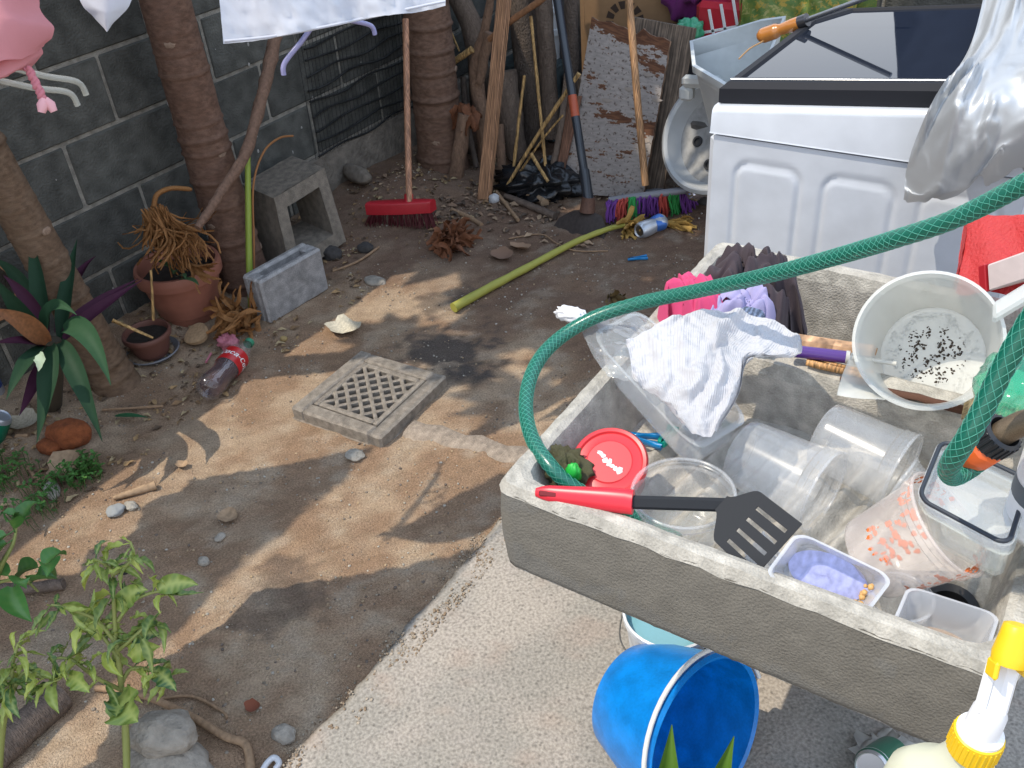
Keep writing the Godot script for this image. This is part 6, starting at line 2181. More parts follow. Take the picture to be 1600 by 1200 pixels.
func spatula() -> void:
	var t := thing("spatula", "black slotted kitchen spatula with red handle resting across the sink rim", "spatula", Vector3(-0.317, 0.850, -0.725))
	var o := -t.position
	var h0 := Vector3(-0.459, 0.852, -0.672)
	var h1 := Vector3(-0.346, 0.862, -0.701)
	var s1 := Vector3(-0.246, 0.872, -0.737)
	var red := mt("spatula_red", C(0.62, 0.022, 0.040), 0.35)
	var blk := mt("spatula_black", C(0.022, 0.024, 0.028), 0.6, {"spec": 0.3, "tex": "fine", "scale": 20.0})
	var mb := MB.new()
	mb.xf.origin = o
	var ax := (h1 - h0).normalized()
	var nrm := (Vector3(0.47, 0.585, 0.66) - ax * Vector3(0.47, 0.585, 0.66).dot(ax)).normalized()
	var sd := ax.cross(nrm)
	# handle: two rails round the hanging hole, then a solid grip
	var L := (h1 - h0).length()
	var rows := []
	for k in 15:
		var q := k / 14.0
		var w := lerpf(0.0095, 0.0145, smoothstep(0.0, 0.9, q)) * (0.55 if k == 0 else (0.85 if k == 1 else 1.0))
		var row := PackedVector3Array()
		for j in 14:
			var an := -TAU * j / 14
			row.append(h0 + ax * L * q + sd * w * cos(an) + nrm * w * 0.62 * sin(an))
		rows.append(row)
	mb.grid(rows, true)
	mb.poly(Array(rows[0]), h1)
	mb.poly(Array(rows[-1]), h0)
	put(mb, "handle", red, t)
	mb = MB.new()
	mb.xf.origin = o
	mb.hexa(h0 + ax * L * 0.14 + nrm * 0.0052, ax * 0.022, sd * 0.0065, nrm * 0.003, 0.003)
	put(mb, "hanging_hole", mt("hole_red", C(0.16, 0.005, 0.01), 0.6), t)
	mb = MB.new()
	mb.xf.origin = o
	var d2 := s1 - h1
	mb.hexa(h1.lerp(s1, 0.47), d2 * 1.06, sd * 0.0155, nrm * 0.008, 0.003)
	put(mb, "shank", blk, t)
	# blade: outline with slots left open
	mb = MB.new()
	mb.xf.origin = o
	var b0 := Vector3(-0.254, 0.875, -0.733)
	var b1 := Vector3(-0.180, 0.856, -0.711)
	var u := (b1 - b0)
	var bl := u.length()
	u = u.normalized()
	var bn := Vector3(0.47, 0.585, 0.66)
	bn = (bn - u * u.dot(bn)).normalized()
	var bs := u.cross(bn)
	var wid := func(q: float) -> float:
		return lerpf(0.010, 0.036, smoothstep(0.0, 0.30, q)) + 0.003 * q
	var cuts := [-1.0, -0.62, -0.50, -0.20, -0.08, 0.22, 0.34, 0.64, 0.76, 1.0]
	var ns := 9
	for k in 22:
		var qa := k / 22.0
		var qb := (k + 1) / 22.0
		for s in ns:
			# slots lie in strips 1, 3, 5, 7 between 38 % and 92 % of the length
			if s % 2 == 1 and qa > 0.40 and qb < 0.93:
				continue
			var ya: float = cuts[s]
			var yb: float = cuts[s + 1]
			var pa: float = wid.call(qa)
			var pb: float = wid.call(qb)
			var c := [b0 + u * bl * qa + bs * pa * ya, b0 + u * bl * qb + bs * pb * ya, b0 + u * bl * qb + bs * pb * yb, b0 + u * bl * qa + bs * pa * yb]
			var inn: Vector3 = (c[0] + c[2]) * 0.5
			mb.poly([c[0] + bn * 0.0012, c[1] + bn * 0.0012, c[2] + bn * 0.0012, c[3] + bn * 0.0012], inn)
			mb.poly([c[0] - bn * 0.0012, c[1] - bn * 0.0012, c[2] - bn * 0.0012, c[3] - bn * 0.0012], inn)
			for e in 4:
				mb.poly([c[e] + bn * 0.0012, c[(e + 1) % 4] + bn * 0.0012, c[(e + 1) % 4] - bn * 0.0012, c[e] - bn * 0.0012], inn)
	put(mb, "slotted_blade", blk, t)

func jug() -> void:
	var mouth := Vector3(-0.121, 0.947, -1.041)
	var bottom := Vector3(-0.122, 0.862, -1.142)
	var ax := (mouth - bottom)
	var t := thing("measuring_jug", "translucent plastic measuring jug with dirty flecked bottom, tilted on the far basin", "jug", bottom + Vector3(0, -0.07, 0))
	var o := -t.position
	var m := mt("jug_plastic", C(0.76, 0.77, 0.73), 0.3, {"alpha": 0.58})
	var L := ax.length()
	var mb := MB.new()
	mb.xf = frame(bottom + o, ax)
	mb.lathe([Vector2(0.0, 0.0), Vector2(0.062, 0.0), Vector2(0.066, 0.006), Vector2(0.080, L - 0.012), Vector2(0.0855, L - 0.010), Vector2(0.086, L), Vector2(0.082, L + 0.002), Vector2(0.078, L - 0.012), Vector2(0.064, 0.006), Vector2(0.0, 0.003)], 56)
	put(mb, "jug_wall", m, t)
	mb = MB.new()
	mb.xf = frame(bottom + o, ax)
	var toward: Vector3 = mb.xf.basis.inverse() * (Vector3(-0.186, 0.896, -0.985) - mouth)
	var mid_an := atan2(toward.z, toward.x)
	var sr := []
	for k in 13:
		var w := k / 6.0 - 1.0
		var an := mid_an + w * 0.42
		var reach := 0.036 * pow(1.0 - absf(w), 1.3)
		var dr := Vector3(cos(an), 0, sin(an))
		sr.append(PackedVector3Array([dr * 0.0755 + Vector3(0, L - 0.045, 0), dr * (0.079 + reach * 0.5) + Vector3(0, L - 0.016, 0), dr * (0.086 + reach) + Vector3(0, L + 0.001, 0), dr * (0.087 + reach) + Vector3(0, L + 0.003, 0)]))
	mb.grid(sr)
	put(mb, "spout", m, t)
	mb = MB.new()
	mb.xf.origin = o
	mb.hexa(Vector3(-0.042, 1.007, -1.071), Vector3(-0.023, 1.030, -1.072) - Vector3(-0.060, 0.988, -1.065), Vector3(0, 0.016, 0.010), Vector3(0.006, -0.012, 0.018), 0.004)
	put(mb, "handle", mt("jug_handle", C(0.72, 0.75, 0.74), 0.3, {"alpha": 0.6}), t)
	# flecks of dirt dried on the inside bottom
	mb = MB.new()
	mb.xf = frame(bottom + o, ax)
	var r := RandomNumberGenerator.new()
	r.seed = 21
	for k in 900:
		var an := r.randf() * TAU
		var rr := 0.058 * sqrt(r.randf())
		var q := Vector3(cos(an) * rr, 0.0045, sin(an) * rr)
		if nz.get_noise_2d(q.x * 45.0 + 3.0, q.z * 45.0) < -0.04:
			continue
		mb.blob(q, Vector3(r.randf_range(0.0006, 0.0022), 0.0005, r.randf_range(0.0006, 0.0018)), 0.5, k, 4)
	put(mb, "dirt_fleck", mt("fleck_dark", C(0.045, 0.032, 0.022), 0.9), t).set_meta("kind", "stuff")

func clothes_in_sink() -> void:
	# clear clamshell box
	var t := thing("clear_plastic_box", "large clear plastic box tipped on the sink under the white cloth", "container", Vector3(-0.450, 0.765, -1.017))
	var o := -t.position
	var m := mt("clear_box", C(0.66, 0.70, 0.72), 0.10, {"alpha": 0.20})
	var mb := MB.new()
	mb.xf.origin = o
	var k := [Vector3(-0.540, 0.893, -0.948), Vector3(-0.484, 0.897, -1.020), Vector3(-0.295, 0.876, -0.897), Vector3(-0.312, 0.864, -0.813)]
	var n: Vector3 = (k[1] - k[0]).cross(k[3] - k[0]).normalized()
	if n.y < 0.0:
		n = -n
	var c: Vector3 = (k[0] + k[1] + k[2] + k[3]) * 0.25
	var ex: Vector3 = (k[2] - k[1] + k[3] - k[0]) * 0.25
	var ez: Vector3 = (k[3] - k[2] + k[0] - k[1]) * 0.25
	ring_box(mb, c - n * 0.055, ex, ez, n * 0.055, 0.90, 0.02, 0.05)
	put(mb, "box_wall", m, t)
	mb = MB.new()
	mb.xf.origin = o
	var lid := net_rows([[Vector3(-0.556, 0.894, -0.953), Vector3(-0.529, 0.904, -0.989), Vector3(-0.484, 0.897, -1.020)], [Vector3(-0.510, 0.880, -0.913), Vector3(-0.475, 0.896, -0.931), Vector3(-0.440, 0.888, -0.968)], [Vector3(-0.476, 0.876, -0.887), Vector3(-0.431, 0.887, -0.891), Vector3(-0.390, 0.882, -0.920)]], 8, 0.018, 16.0, 2.0)
	mb.grid(lid)
	put(mb, "crumpled_lid", m, t)
	# white ribbed cloth draped over it
	mb = MB.new()
	mb.grid(net_rows([
		[Vector3(-0.461, 0.922, -0.910), Vector3(-0.415, 0.949, -0.951), Vector3(-0.380, 0.945, -0.994), Vector3(-0.339, 0.933, -1.026), Vector3(-0.287, 0.930, -1.021), Vector3(-0.260, 0.926, -1.002)],
		[Vector3(-0.442, 0.913, -0.885), Vector3(-0.398, 0.939, -0.913), Vector3(-0.365, 0.949, -0.946), Vector3(-0.335, 0.929, -0.982), Vector3(-0.287, 0.924, -0.993), Vector3(-0.254, 0.923, -0.989)],
		[Vector3(-0.424, 0.902, -0.859), Vector3(-0.377, 0.923, -0.870), Vector3(-0.345, 0.934, -0.892), Vector3(-0.336, 0.929, -0.943), Vector3(-0.293, 0.920, -0.963), Vector3(-0.259, 0.920, -0.973)],
		[Vector3(-0.400, 0.902, -0.850), Vector3(-0.361, 0.914, -0.843), Vector3(-0.326, 0.924, -0.858), Vector3(-0.307, 0.921, -0.902), Vector3(-0.314, 0.915, -0.953), Vector3(-0.299, 0.915, -0.958)],
		[Vector3(-0.380, 0.905, -0.840), Vector3(-0.344, 0.904, -0.821), Vector3(-0.317, 0.908, -0.829), Vector3(-0.296, 0.910, -0.871), Vector3(-0.300, 0.912, -0.904), Vector3(-0.310, 0.913, -0.927)],
		[Vector3(-0.364, 0.905, -0.834), Vector3(-0.327, 0.899, -0.807), Vector3(-0.301, 0.897, -0.808), Vector3(-0.296, 0.900, -0.834), Vector3(-0.296, 0.907, -0.876), Vector3(-0.303, 0.909, -0.907)]], 20, 0.006, 30.0, 6.0, 0.012, 6.0))
	var wc := mt("white_rib", C(0.56, 0.56, 0.58), 0.92, {"bump": "weave", "relief": 0.14, "scale": Vector3(9, 3, 1), "uv": true, "back": C(0.3, 0.3, 0.31), "sheen": 0.2})
	one(mb, "white_rag", wc, "white ribbed cloth draped over the clear box and the sink divider", "cloth")
	# heap of clothes in the far basin
	drape("dark_garment", "maroon and black garment on top of the clothes heap in the far basin", Vector3(-0.380, 0.886, -1.167), 0.075, 0.085, 0.055, 0.4, C(0.050, 0.036, 0.043), 41)
	drape("pink_garment", "bright pink garment in the clothes heap of the far basin", Vector3(-0.429, 0.894, -1.093), 0.052, 0.062, 0.035, 0.9, C(0.60, 0.06, 0.17), 52)
	drape("lilac_garment", "lilac garment in front of the clothes heap in the far basin", Vector3(-0.382, 0.893, -1.097), 0.055, 0.045, 0.035, -0.2, C(0.36, 0.33, 0.54), 63)
	mb = MB.new()
	mb.blob(Vector3(-0.345, 0.908, -1.051), Vector3(0.022, 0.018, 0.016), 0.3, 5, 16, 2.0)
	one(mb, "denim_scrap", mt("denim", C(0.13, 0.17, 0.26), 0.95, {"tex": "weave", "scale": 20.0}), "grey-blue waistband folded on the lilac garment", "cloth")

# a garment dropped in a heap: a sheet over a mound, gathered into folds, its edges hanging down
func drape(called: String, label: String, c: Vector3, rx: float, rz: float, h: float, turn: float, col: Color, sd: int) -> void:
	var n := FastNoiseLite.new()
	n.seed = sd
	n.frequency = 0.42
	n.fractal_octaves = 1
	var mb := MB.new()
	mb.xf = Transform3D(Basis(Vector3.UP, turn), c)
	var rows := []
	var nn := 64
	for j in nn + 1:
		var row := PackedVector3Array()
		for i in nn + 1:
			var a := 2.0 * i / nn - 1.0
			var b := 2.0 * j / nn - 1.0
			var d := pow(pow(absf(a), 3.0) + pow(absf(b), 3.0), 0.333) * (1.0 + 0.25 * n.get_noise_2d(a * 1.5 + 7.0, b * 1.5))
			var y := h * cos(minf(d, 1.0) * PI * 0.5) - 0.10 * smoothstep(0.7, 1.15, d)
			# folds: ridges that fan out and wander
			var w := n.get_noise_2d(a * 1.3, b * 1.3)
			var nf := n.get_noise_2d((a * 2.0 + w * 2.2) * 1.5 + 5.0, b * 1.9)
			var f := 1.0 - 7.0 * nf * nf
			var ng := n.get_noise_2d(b * 4.2 + 15.0 + w, a * 2.0 + w * 2.0)
			var g := 1.0 - 7.0 * ng * ng
			y += h * (0.20 * f + 0.17 * g + 0.16 * n.get_noise_2d(a * 9.0, b * 9.0)) - h * 0.28
			var pull := 1.0 + 0.16 * n.get_noise_2d(a * 2.2, b * 2.2 + 30.0)
			row.append(Vector3(rx * a * pull + 0.012 * w, y, rz * b * pull - 0.010 * f))
		rows.append(row)
	mb.grid(rows)
	one(mb, called, mt("garment_%d" % sd, col, 0.92, {"tex": "fine", "scale": 25.0, "sheen": 0.3}), label, "garment")

# ---------------------------------------------------------------- plants
func build_plants() -> void:
	# purple-leaved rosette at the left
	var t := thing("purple_leaved_plant", "dark green strap-leaved plant with purple undersides at the left edge", "plant", Vector3(-2.467, 0.000, -1.061))
	var o := -t.position
	var g := mt("rosette_green", C(0.020, 0.050, 0.026), 0.6, {"spec": 0.25, "tex": "soft", "scale": 8.0, "back": C(0.02, 0.04, 0.02)})
	var g2 := mt("rosette_light", C(0.030, 0.075, 0.036), 0.6, {"spec": 0.25, "tex": "soft", "scale": 8.0, "back": C(0.03, 0.06, 0.02)})
	var pu := mt("rosette_purple", C(0.055, 0.016, 0.034), 0.6, {"spec": 0.25, "tex": "soft", "scale": 8.0, "back": C(0.05, 0.01, 0.03)})
	var br := mt("rosette_brown", C(0.24, 0.095, 0.035), 0.6, {"tex": "cloud", "scale": 12.0})
	var leaves := [
		[Vector3(-2.310, 0.283, -1.054), Vector3(-2.354, 0.434, -1.132), Vector3(-2.440, 0.530, -1.195), 0.062, g],
		[Vector3(-2.310, 0.277, -1.099), Vector3(-2.349, 0.384, -1.190), Vector3(-2.422, 0.463, -1.312), 0.056, g],
		[Vector3(-2.267, 0.326, -1.038), Vector3(-2.245, 0.465, -1.086), Vector3(-2.127, 0.420, -1.076), 0.055, g2],
		[Vector3(-2.274, 0.293, -1.090), Vector3(-2.222, 0.351, -1.159), Vector3(-2.209, 0.368, -1.335), 0.050, pu],
		[Vector3(-2.310, 0.290, -1.114), Vector3(-2.279, 0.345, -1.188), Vector3(-2.262, 0.348, -1.357), 0.044, pu],
		[Vector3(-2.200, 0.361, -1.064), Vector3(-2.063, 0.441, -1.076), Vector3(-1.960, 0.295, -1.005), 0.072, g2],
		[Vector3(-2.283, 0.317, -1.045), Vector3(-2.261, 0.425, -1.008), Vector3(-2.296, 0.534, -0.996), 0.064, g],
		[Vector3(-2.299, 0.320, -1.068), Vector3(-2.329, 0.430, -1.076), Vector3(-2.386, 0.483, -1.060), 0.050, pu],
		[Vector3(-2.393, 0.273, -1.103), Vector3(-2.454, 0.439, -1.154), Vector3(-2.502, 0.488, -1.098), 0.055, g],
		[Vector3(-2.229, 0.335, -1.025), Vector3(-2.208, 0.437, -0.978), Vector3(-2.233, 0.492, -0.929), 0.070, br],
		[Vector3(-2.190, 0.344, -1.012), Vector3(-2.074, 0.344, -0.939), Vector3(-2.076, 0.193, -0.826), 0.070, g],
		[Vector3(-2.180, 0.344, -1.034), Vector3(-2.034, 0.351, -0.980), Vector3(-1.961, 0.167, -0.928), 0.066, g],
		[Vector3(-2.213, 0.339, -1.010), Vector3(-2.132, 0.382, -0.913), Vector3(-2.095, 0.332, -0.813), 0.060, g],
		[Vector3(-2.227, 0.322, -1.013), Vector3(-2.193, 0.394, -0.959), Vector3(-2.194, 0.427, -0.884), 0.050, pu],
		[Vector3(-2.375, 0.263, -1.129), Vector3(-2.431, 0.371, -1.257), Vector3(-2.483, 0.361, -1.382), 0.05, pu],
		[Vector3(-2.253, 0.300, -1.037), Vector3(-2.149, 0.291, -0.922), Vector3(-2.133, 0.251, -0.839), 0.055, pu]]
	for l in leaves:
		var mb := MB.new()
		mb.xf.origin = o
		leaf_blade(mb, l[0], l[1], l[2], l[3] * 0.8, Vector3(0.3, 0.85, 0.45), 0.45, 0.05, 14)
		put(mb, "leaf", l[4], t)
	var st := MB.new()
	st.xf.origin = o
	st.tube([Vector3(-2.482, -0.010, -1.068), Vector3(-2.310, 0.186, -1.037), Vector3(-2.288, 0.301, -1.070)], [0.03, 0.026, 0.02], 10)
	put(st, "stem", mt("rosette_stem", C(0.05, 0.04, 0.025), 0.8), t)
	var mb := MB.new()
	leaf_blade(mb, Vector3(-2.087, 0.401, -0.930), Vector3(-2.064, 0.396, -0.919), Vector3(-2.069, 0.370, -0.901), 0.030, Vector3(0.4, 0.5, 0.7), 0.3, 0.2)
	one(mb, "pale_leaf", mt("leaf_mint", C(0.33, 0.42, 0.30), 0.7), "pale mint leaf caught on the purple-leaved plant", "leaf")
	# standing papaya stalk and dead leaf by the middle trunk
	t = thing("leaf_stalk", "upright green-yellow leaf stalk with withered leaf beside the concrete block", "stalk", Vector3(-2.306, 0.000, -1.738))
	mb = MB.new()
	mb.xf.origin = -t.position
	var s0 := spline([Vector3(-2.327, 0.000, -1.765), Vector3(-2.350, 0.128, -1.817), Vector3(-2.370, 0.327, -1.897), Vector3(-2.400, 0.490, -1.977)], 6)
	mb.tube(s0, taper(s0.size(), 0.013, 0.009), 9)
	put(mb, "stem", mt("stalk_fresh", C(0.26, 0.34, 0.045), 0.5, {"tex": "soft", "scale": 5.0}), t)
	mb = MB.new()
	mb.xf.origin = -t.position
	curly(mb, Vector3(-2.264, 0.050, -1.678), Vector3(-0.1, -0.1, 0.3), 80, 0.13, 0.009, 17, 0.05)
	put(mb, "withered_leaf", dead_leaf(), t)
	mb = MB.new()
	mb.tube(spline([Vector3(-2.330, 0.014, -1.784), Vector3(-2.360, 0.198, -1.871), Vector3(-2.380, 0.374, -1.946), Vector3(-2.420, 0.443, -2.056), Vector3(-2.460, 0.445, -2.173), Vector3(-2.480, 0.420, -2.258)], 6), [0.006, 0.006, 0.004], 6)
	one(mb, "dry_stalk", mt("stalk_orange", C(0.33, 0.14, 0.045), 0.7), "thin dry orange stalk bending right over the concrete box", "stalk")
	mb = MB.new()
	var bp := spline([Vector3(-2.300, 0.379, -1.629), Vector3(-2.310, 0.411, -1.705), Vector3(-2.330, 0.445, -1.795), Vector3(-2.350, 0.501, -1.923), Vector3(-2.400, 0.630, -2.090), Vector3(-2.440, 0.719, -2.201), Vector3(-2.480, 0.831, -2.318)], 6)
	mb.tube(bp, taper(bp.size(), 0.012, 0.024), 10, true, 0.09)
	mb.tube(spline([Vector3(-2.350, 0.501, -1.923), Vector3(-2.340, 0.486, -1.863), Vector3(-2.320, 0.433, -1.776)], 4), [0.013, 0.008], 8)
	one(mb, "leaning_branch", mt("branch_brown", C(0.20, 0.115, 0.075), 0.85, {"tex": "cloud", "scale": 10.0, "bump": "bump", "relief": 0.4}), "bare brown branch leaning across the tall papaya trunk", "branch")
	chili()
	# low weeds
	for k in 4:
		var pos: Vector3 = [Vector3(-2.090, 0.000, -0.909), Vector3(-2.118, 0.000, -0.832), Vector3(-2.301, 0.000, -0.798), Vector3(-2.095, 0.000, -0.761)][k]
		var lab: String = ["bright green clump of small-leaved weed beside the flat tan stone", "loose green weed in front of the orange brick", "green weed at the left edge above the soil", "sparse weed among dead twigs at the left"][k]
		mb = MB.new()
		var r := RandomNumberGenerator.new()
		r.seed = 70 + k
		for j in [90, 50, 80, 40][k]:
			var a: Vector3 = pos + Vector3(r.randf_range(-1, 1), 0, r.randf_range(-1, 1)) * [0.045, 0.06, 0.07, 0.06][k]
			var h := r.randf_range(0.015, 0.06)
			var b: Vector3 = a + Vector3(r.randf_range(-0.012, 0.012), h, r.randf_range(-0.012, 0.012))
			var an := r.randf() * TAU
			mb.col = Color(0.05, 0.13, 0.025) * r.randf_range(0.7, 1.6)
			mb.tube([a, b], [0.0009], 3, false)
			for q in 2:
				var d := Vector3(cos(an + q * 2.6), r.randf_range(-0.1, 0.5), sin(an + q * 2.6)) * r.randf_range(0.008, 0.017)
				leaf_blade(mb, b, b + d * 0.5 + Vector3(0, 0.002, 0), b + d, d.length() * 0.65, Vector3.UP, 0.2, 0.0, 4)
		one(mb, "weed", mt("weed_leaf", C(1, 1, 1), 0.55, {"vc": true, "back": C(0.06, 0.12, 0.02)}), lab, "weed", "weeds by the plant")
	# spiky potted plant whose tips reach in at the bottom edge
	t = thing("agave_plant", "spiky plant whose pointed green leaf tips rise before the blue bucket", "plant", Vector3(-0.22, 0.024, -0.58))
	mb = MB.new()
	mb.lathe([Vector2(0.0, 0.0), Vector2(0.07, 0.0), Vector2(0.09, 0.14), Vector2(0.10, 0.142), Vector2(0.10, 0.16), Vector2(0.09, 0.16), Vector2(0.085, 0.12), Vector2(0.0, 0.12)], 30)
	put(mb, "pot", mt("agave_pot", C(0.25, 0.1, 0.06), 0.7), t)
	var tips := [[Vector3(-0.271, 0.539, -0.663), 0.060], [Vector3(-0.194, 0.555, -0.676), 0.060], [Vector3(-0.198, 0.573, -0.589), 0.060], [Vector3(-0.123, 0.577, -0.615), 0.060], [Vector3(-0.258, 0.539, -0.544), 0.060], [Vector3(-0.153, 0.637, -0.509), 0.060]]
	for q in tips:
		mb = MB.new()
		var a := Vector3(0, 0.12, 0)
		var tip: Vector3 = q[0] - t.position
		leaf_blade(mb, a, a.lerp(tip, 0.5) + Vector3(0, 0.03, 0.02), tip, q[1] * 0.85, Vector3(0.2, 0.5, 0.8), 0.9, 0.05, 18, 1)
		put(mb, "leaf", mt("agave_leaf", C(0.10, 0.20, 0.025), 0.45, {"tex": "soft", "scale": 10.0, "back": C(0.08, 0.16, 0.02)}), t)

func chili() -> void:
	var stem_m := mt("chili_stem", C(0.24, 0.26, 0.07), 0.6, {"tex": "soft", "scale": 12.0})
	var r := RandomNumberGenerator.new()
	r.seed = 33
	var plants := [
		["curly yellow-green chili plant in the lower left foreground", Vector3(-1.228, 0.000, -0.363), [
			[Vector3(-1.218, 0.030, -0.360), Vector3(-1.235, 0.150, -0.416), Vector3(-1.237, 0.226, -0.439), Vector3(-1.246, 0.333, -0.475), Vector3(-1.254, 0.413, -0.508), Vector3(-1.260, 0.441, -0.522)],
			[Vector3(-1.237, 0.225, -0.436), Vector3(-1.253, 0.275, -0.415), Vector3(-1.286, 0.318, -0.403), Vector3(-1.300, 0.339, -0.377)],
			[Vector3(-1.240, 0.230, -0.442), Vector3(-1.229, 0.256, -0.466), Vector3(-1.190, 0.255, -0.484), Vector3(-1.167, 0.237, -0.490)],
			[Vector3(-1.257, 0.437, -0.520), Vector3(-1.264, 0.459, -0.518), Vector3(-1.273, 0.479, -0.507)],
			[Vector3(-1.257, 0.437, -0.520), Vector3(-1.244, 0.446, -0.538), Vector3(-1.235, 0.461, -0.556), Vector3(-1.248, 0.480, -0.566)],
			[Vector3(-1.247, 0.353, -0.488), Vector3(-1.231, 0.381, -0.523), Vector3(-1.207, 0.385, -0.555), Vector3(-1.193, 0.375, -0.563)],
			[Vector3(-1.237, 0.306, -0.465), Vector3(-1.210, 0.334, -0.495), Vector3(-1.195, 0.353, -0.542)],
			[Vector3(-1.240, 0.309, -0.468), Vector3(-1.270, 0.367, -0.465), Vector3(-1.299, 0.404, -0.442), Vector3(-1.316, 0.418, -0.428)],
			[Vector3(-1.237, 0.288, -0.457), Vector3(-1.259, 0.324, -0.460), Vector3(-1.269, 0.348, -0.457)]], 125],
		["chili plant cut by the left edge, left of the taller chili plant", Vector3(-1.438, 0.000, -0.212), [
			[Vector3(-1.352, 0.115, -0.214), Vector3(-1.339, 0.252, -0.278), Vector3(-1.327, 0.304, -0.309), Vector3(-1.318, 0.333, -0.342), Vector3(-1.288, 0.320, -0.354)],
			[Vector3(-1.327, 0.304, -0.309), Vector3(-1.334, 0.348, -0.335), Vector3(-1.339, 0.376, -0.361)],
			[Vector3(-1.322, 0.303, -0.320), Vector3(-1.290, 0.307, -0.350), Vector3(-1.273, 0.310, -0.372)],
			[Vector3(-1.324, 0.301, -0.306), Vector3(-1.346, 0.351, -0.296)]], 60],
		["leafy young plant with broad plain green leaves at the left edge", Vector3(-1.892, 0.000, -0.486), [
			[Vector3(-1.728, 0.151, -0.452), Vector3(-1.689, 0.247, -0.496), Vector3(-1.681, 0.287, -0.538), Vector3(-1.691, 0.311, -0.564)],
			[Vector3(-1.704, 0.212, -0.483), Vector3(-1.643, 0.229, -0.509), Vector3(-1.616, 0.199, -0.516)],
			[Vector3(-1.636, 0.220, -0.508), Vector3(-1.630, 0.225, -0.540), Vector3(-1.631, 0.234, -0.560)]], 13]]
	for pi in plants.size():
		var pl = plants[pi]
		var t := thing("chili_plant", pl[0], "plant", pl[1], "chili plants")
		var o := -t.position
		var mb := MB.new()
		mb.xf.origin = o
		for b in pl[2]:
			var sp := spline(b, 5)
			mb.tube(sp, taper(sp.size(), 0.0075 if b == pl[2][0] else 0.0042, 0.0022), 7, true, 0.06)
		put(mb, "stem", stem_m, t)
		var lm := mt("chili_leaf", C(1, 1, 1), 0.42, {"vc": true, "back": C(0.12, 0.16, 0.02)})
		for k in pl[3]:
			mb = MB.new()
			mb.xf.origin = o
			var b = pl[2][k % pl[2].size()]
			var sp := spline(b, 8)
			var at: int = r.randi_range(sp.size() / (3 if k % pl[2].size() == 0 else 4), sp.size() - 1)
			var a: Vector3 = sp[at]
			var d := Vector3(r.randf_range(-1, 1), r.randf_range(-0.5, 0.7), r.randf_range(-1, 1)).normalized()
			var ln := r.randf_range(0.022, 0.060) if pi < 2 else r.randf_range(0.05, 0.085)
			var curl := Vector3(0, -r.randf_range(0.2, 1.1), 0) + d.cross(Vector3.UP) * r.randf_range(-0.9, 0.9)
			var young := r.randf()
			mb.col = Color(0.055, 0.125, 0.03).lerp(Color(0.42, 0.46, 0.09), pow(young, 1.3)) if pi < 2 else Color(0.055, 0.16, 0.035) * r.randf_range(0.8, 1.5)
			mb.tube([a, a + d * ln * 0.25], [0.0013], 4, false)
			var a2 := a + d * ln * 0.25
			leaf_blade(mb, a2, a2 + d * ln * 0.55, a2 + d * ln * 0.8 + curl * ln * 0.6, ln * (r.randf_range(0.18, 0.36) if pi < 2 else 0.6), (Vector3.UP + d.cross(Vector3.RIGHT) * 0.6).normalized(), r.randf_range(0.3, 1.2), 0.4 if pi < 2 else 0.05, 10)
			variegate(mb, 8, 0.4 if pi < 2 else 0.1)
			put(mb, "leaf", lm, t)
		if pi == 0:
			for big in [[Vector3(-1.219, 0.234, -0.428), Vector3(-1.180, 0.235, -0.411), Vector3(-1.153, 0.225, -0.408), 0.075, 0.5], [Vector3(-1.223, 0.226, -0.436), Vector3(-1.205, 0.229, -0.409), Vector3(-1.193, 0.229, -0.394), 0.05, 0.1], [Vector3(-1.190, 0.255, -0.484), Vector3(-1.157, 0.256, -0.489), Vector3(-1.135, 0.234, -0.482), 0.035, 0.0], [Vector3(-1.207, 0.387, -0.557), Vector3(-1.187, 0.398, -0.590), Vector3(-1.159, 0.378, -0.606), 0.035, 0.5], [Vector3(-1.245, 0.369, -0.498), Vector3(-1.238, 0.407, -0.531), Vector3(-1.217, 0.392, -0.546), 0.035, 0.6], [Vector3(-1.225, 0.282, -0.472), Vector3(-1.210, 0.303, -0.490), Vector3(-1.189, 0.292, -0.512), 0.036, 0.9], [Vector3(-1.233, 0.311, -0.490), Vector3(-1.212, 0.327, -0.508), Vector3(-1.190, 0.312, -0.523), 0.030, 0.0], [Vector3(-1.274, 0.301, -0.385), Vector3(-1.247, 0.304, -0.389), Vector3(-1.227, 0.284, -0.386), 0.034, 0.7], [Vector3(-1.274, 0.355, -0.463), Vector3(-1.299, 0.398, -0.466), Vector3(-1.316, 0.405, -0.435), 0.028, 0.6], [Vector3(-1.265, 0.328, -0.453), Vector3(-1.272, 0.367, -0.461), Vector3(-1.294, 0.404, -0.495), 0.026, 0.8]]:
				mb = MB.new()
				mb.xf.origin = o
				mb.col = Color(0.04, 0.11, 0.03).lerp(Color(0.30, 0.38, 0.06), big[4])
				leaf_blade(mb, big[0], big[1], big[2], big[3], Vector3(0.35, 0.6, 0.6), 0.4, 0.3, 12)
				variegate(mb, 0, 0.6)
				put(mb, "leaf", lm, t)

# paler along the veins, as the leaves of the chili plant are
func variegate(mb: MB, first: int, how: float) -> void:
	for k in range(first, mb.v.size()):
		var across := (k - first) % 5
		var along := (k - first) / 5
		var vein := 1.0 if across == 2 else (0.55 if across % 2 == 1 and along % 2 == 0 else 0.0)
		mb.c[k] = mb.c[k].lerp(Color(0.55, 0.58, 0.16), vein * how)

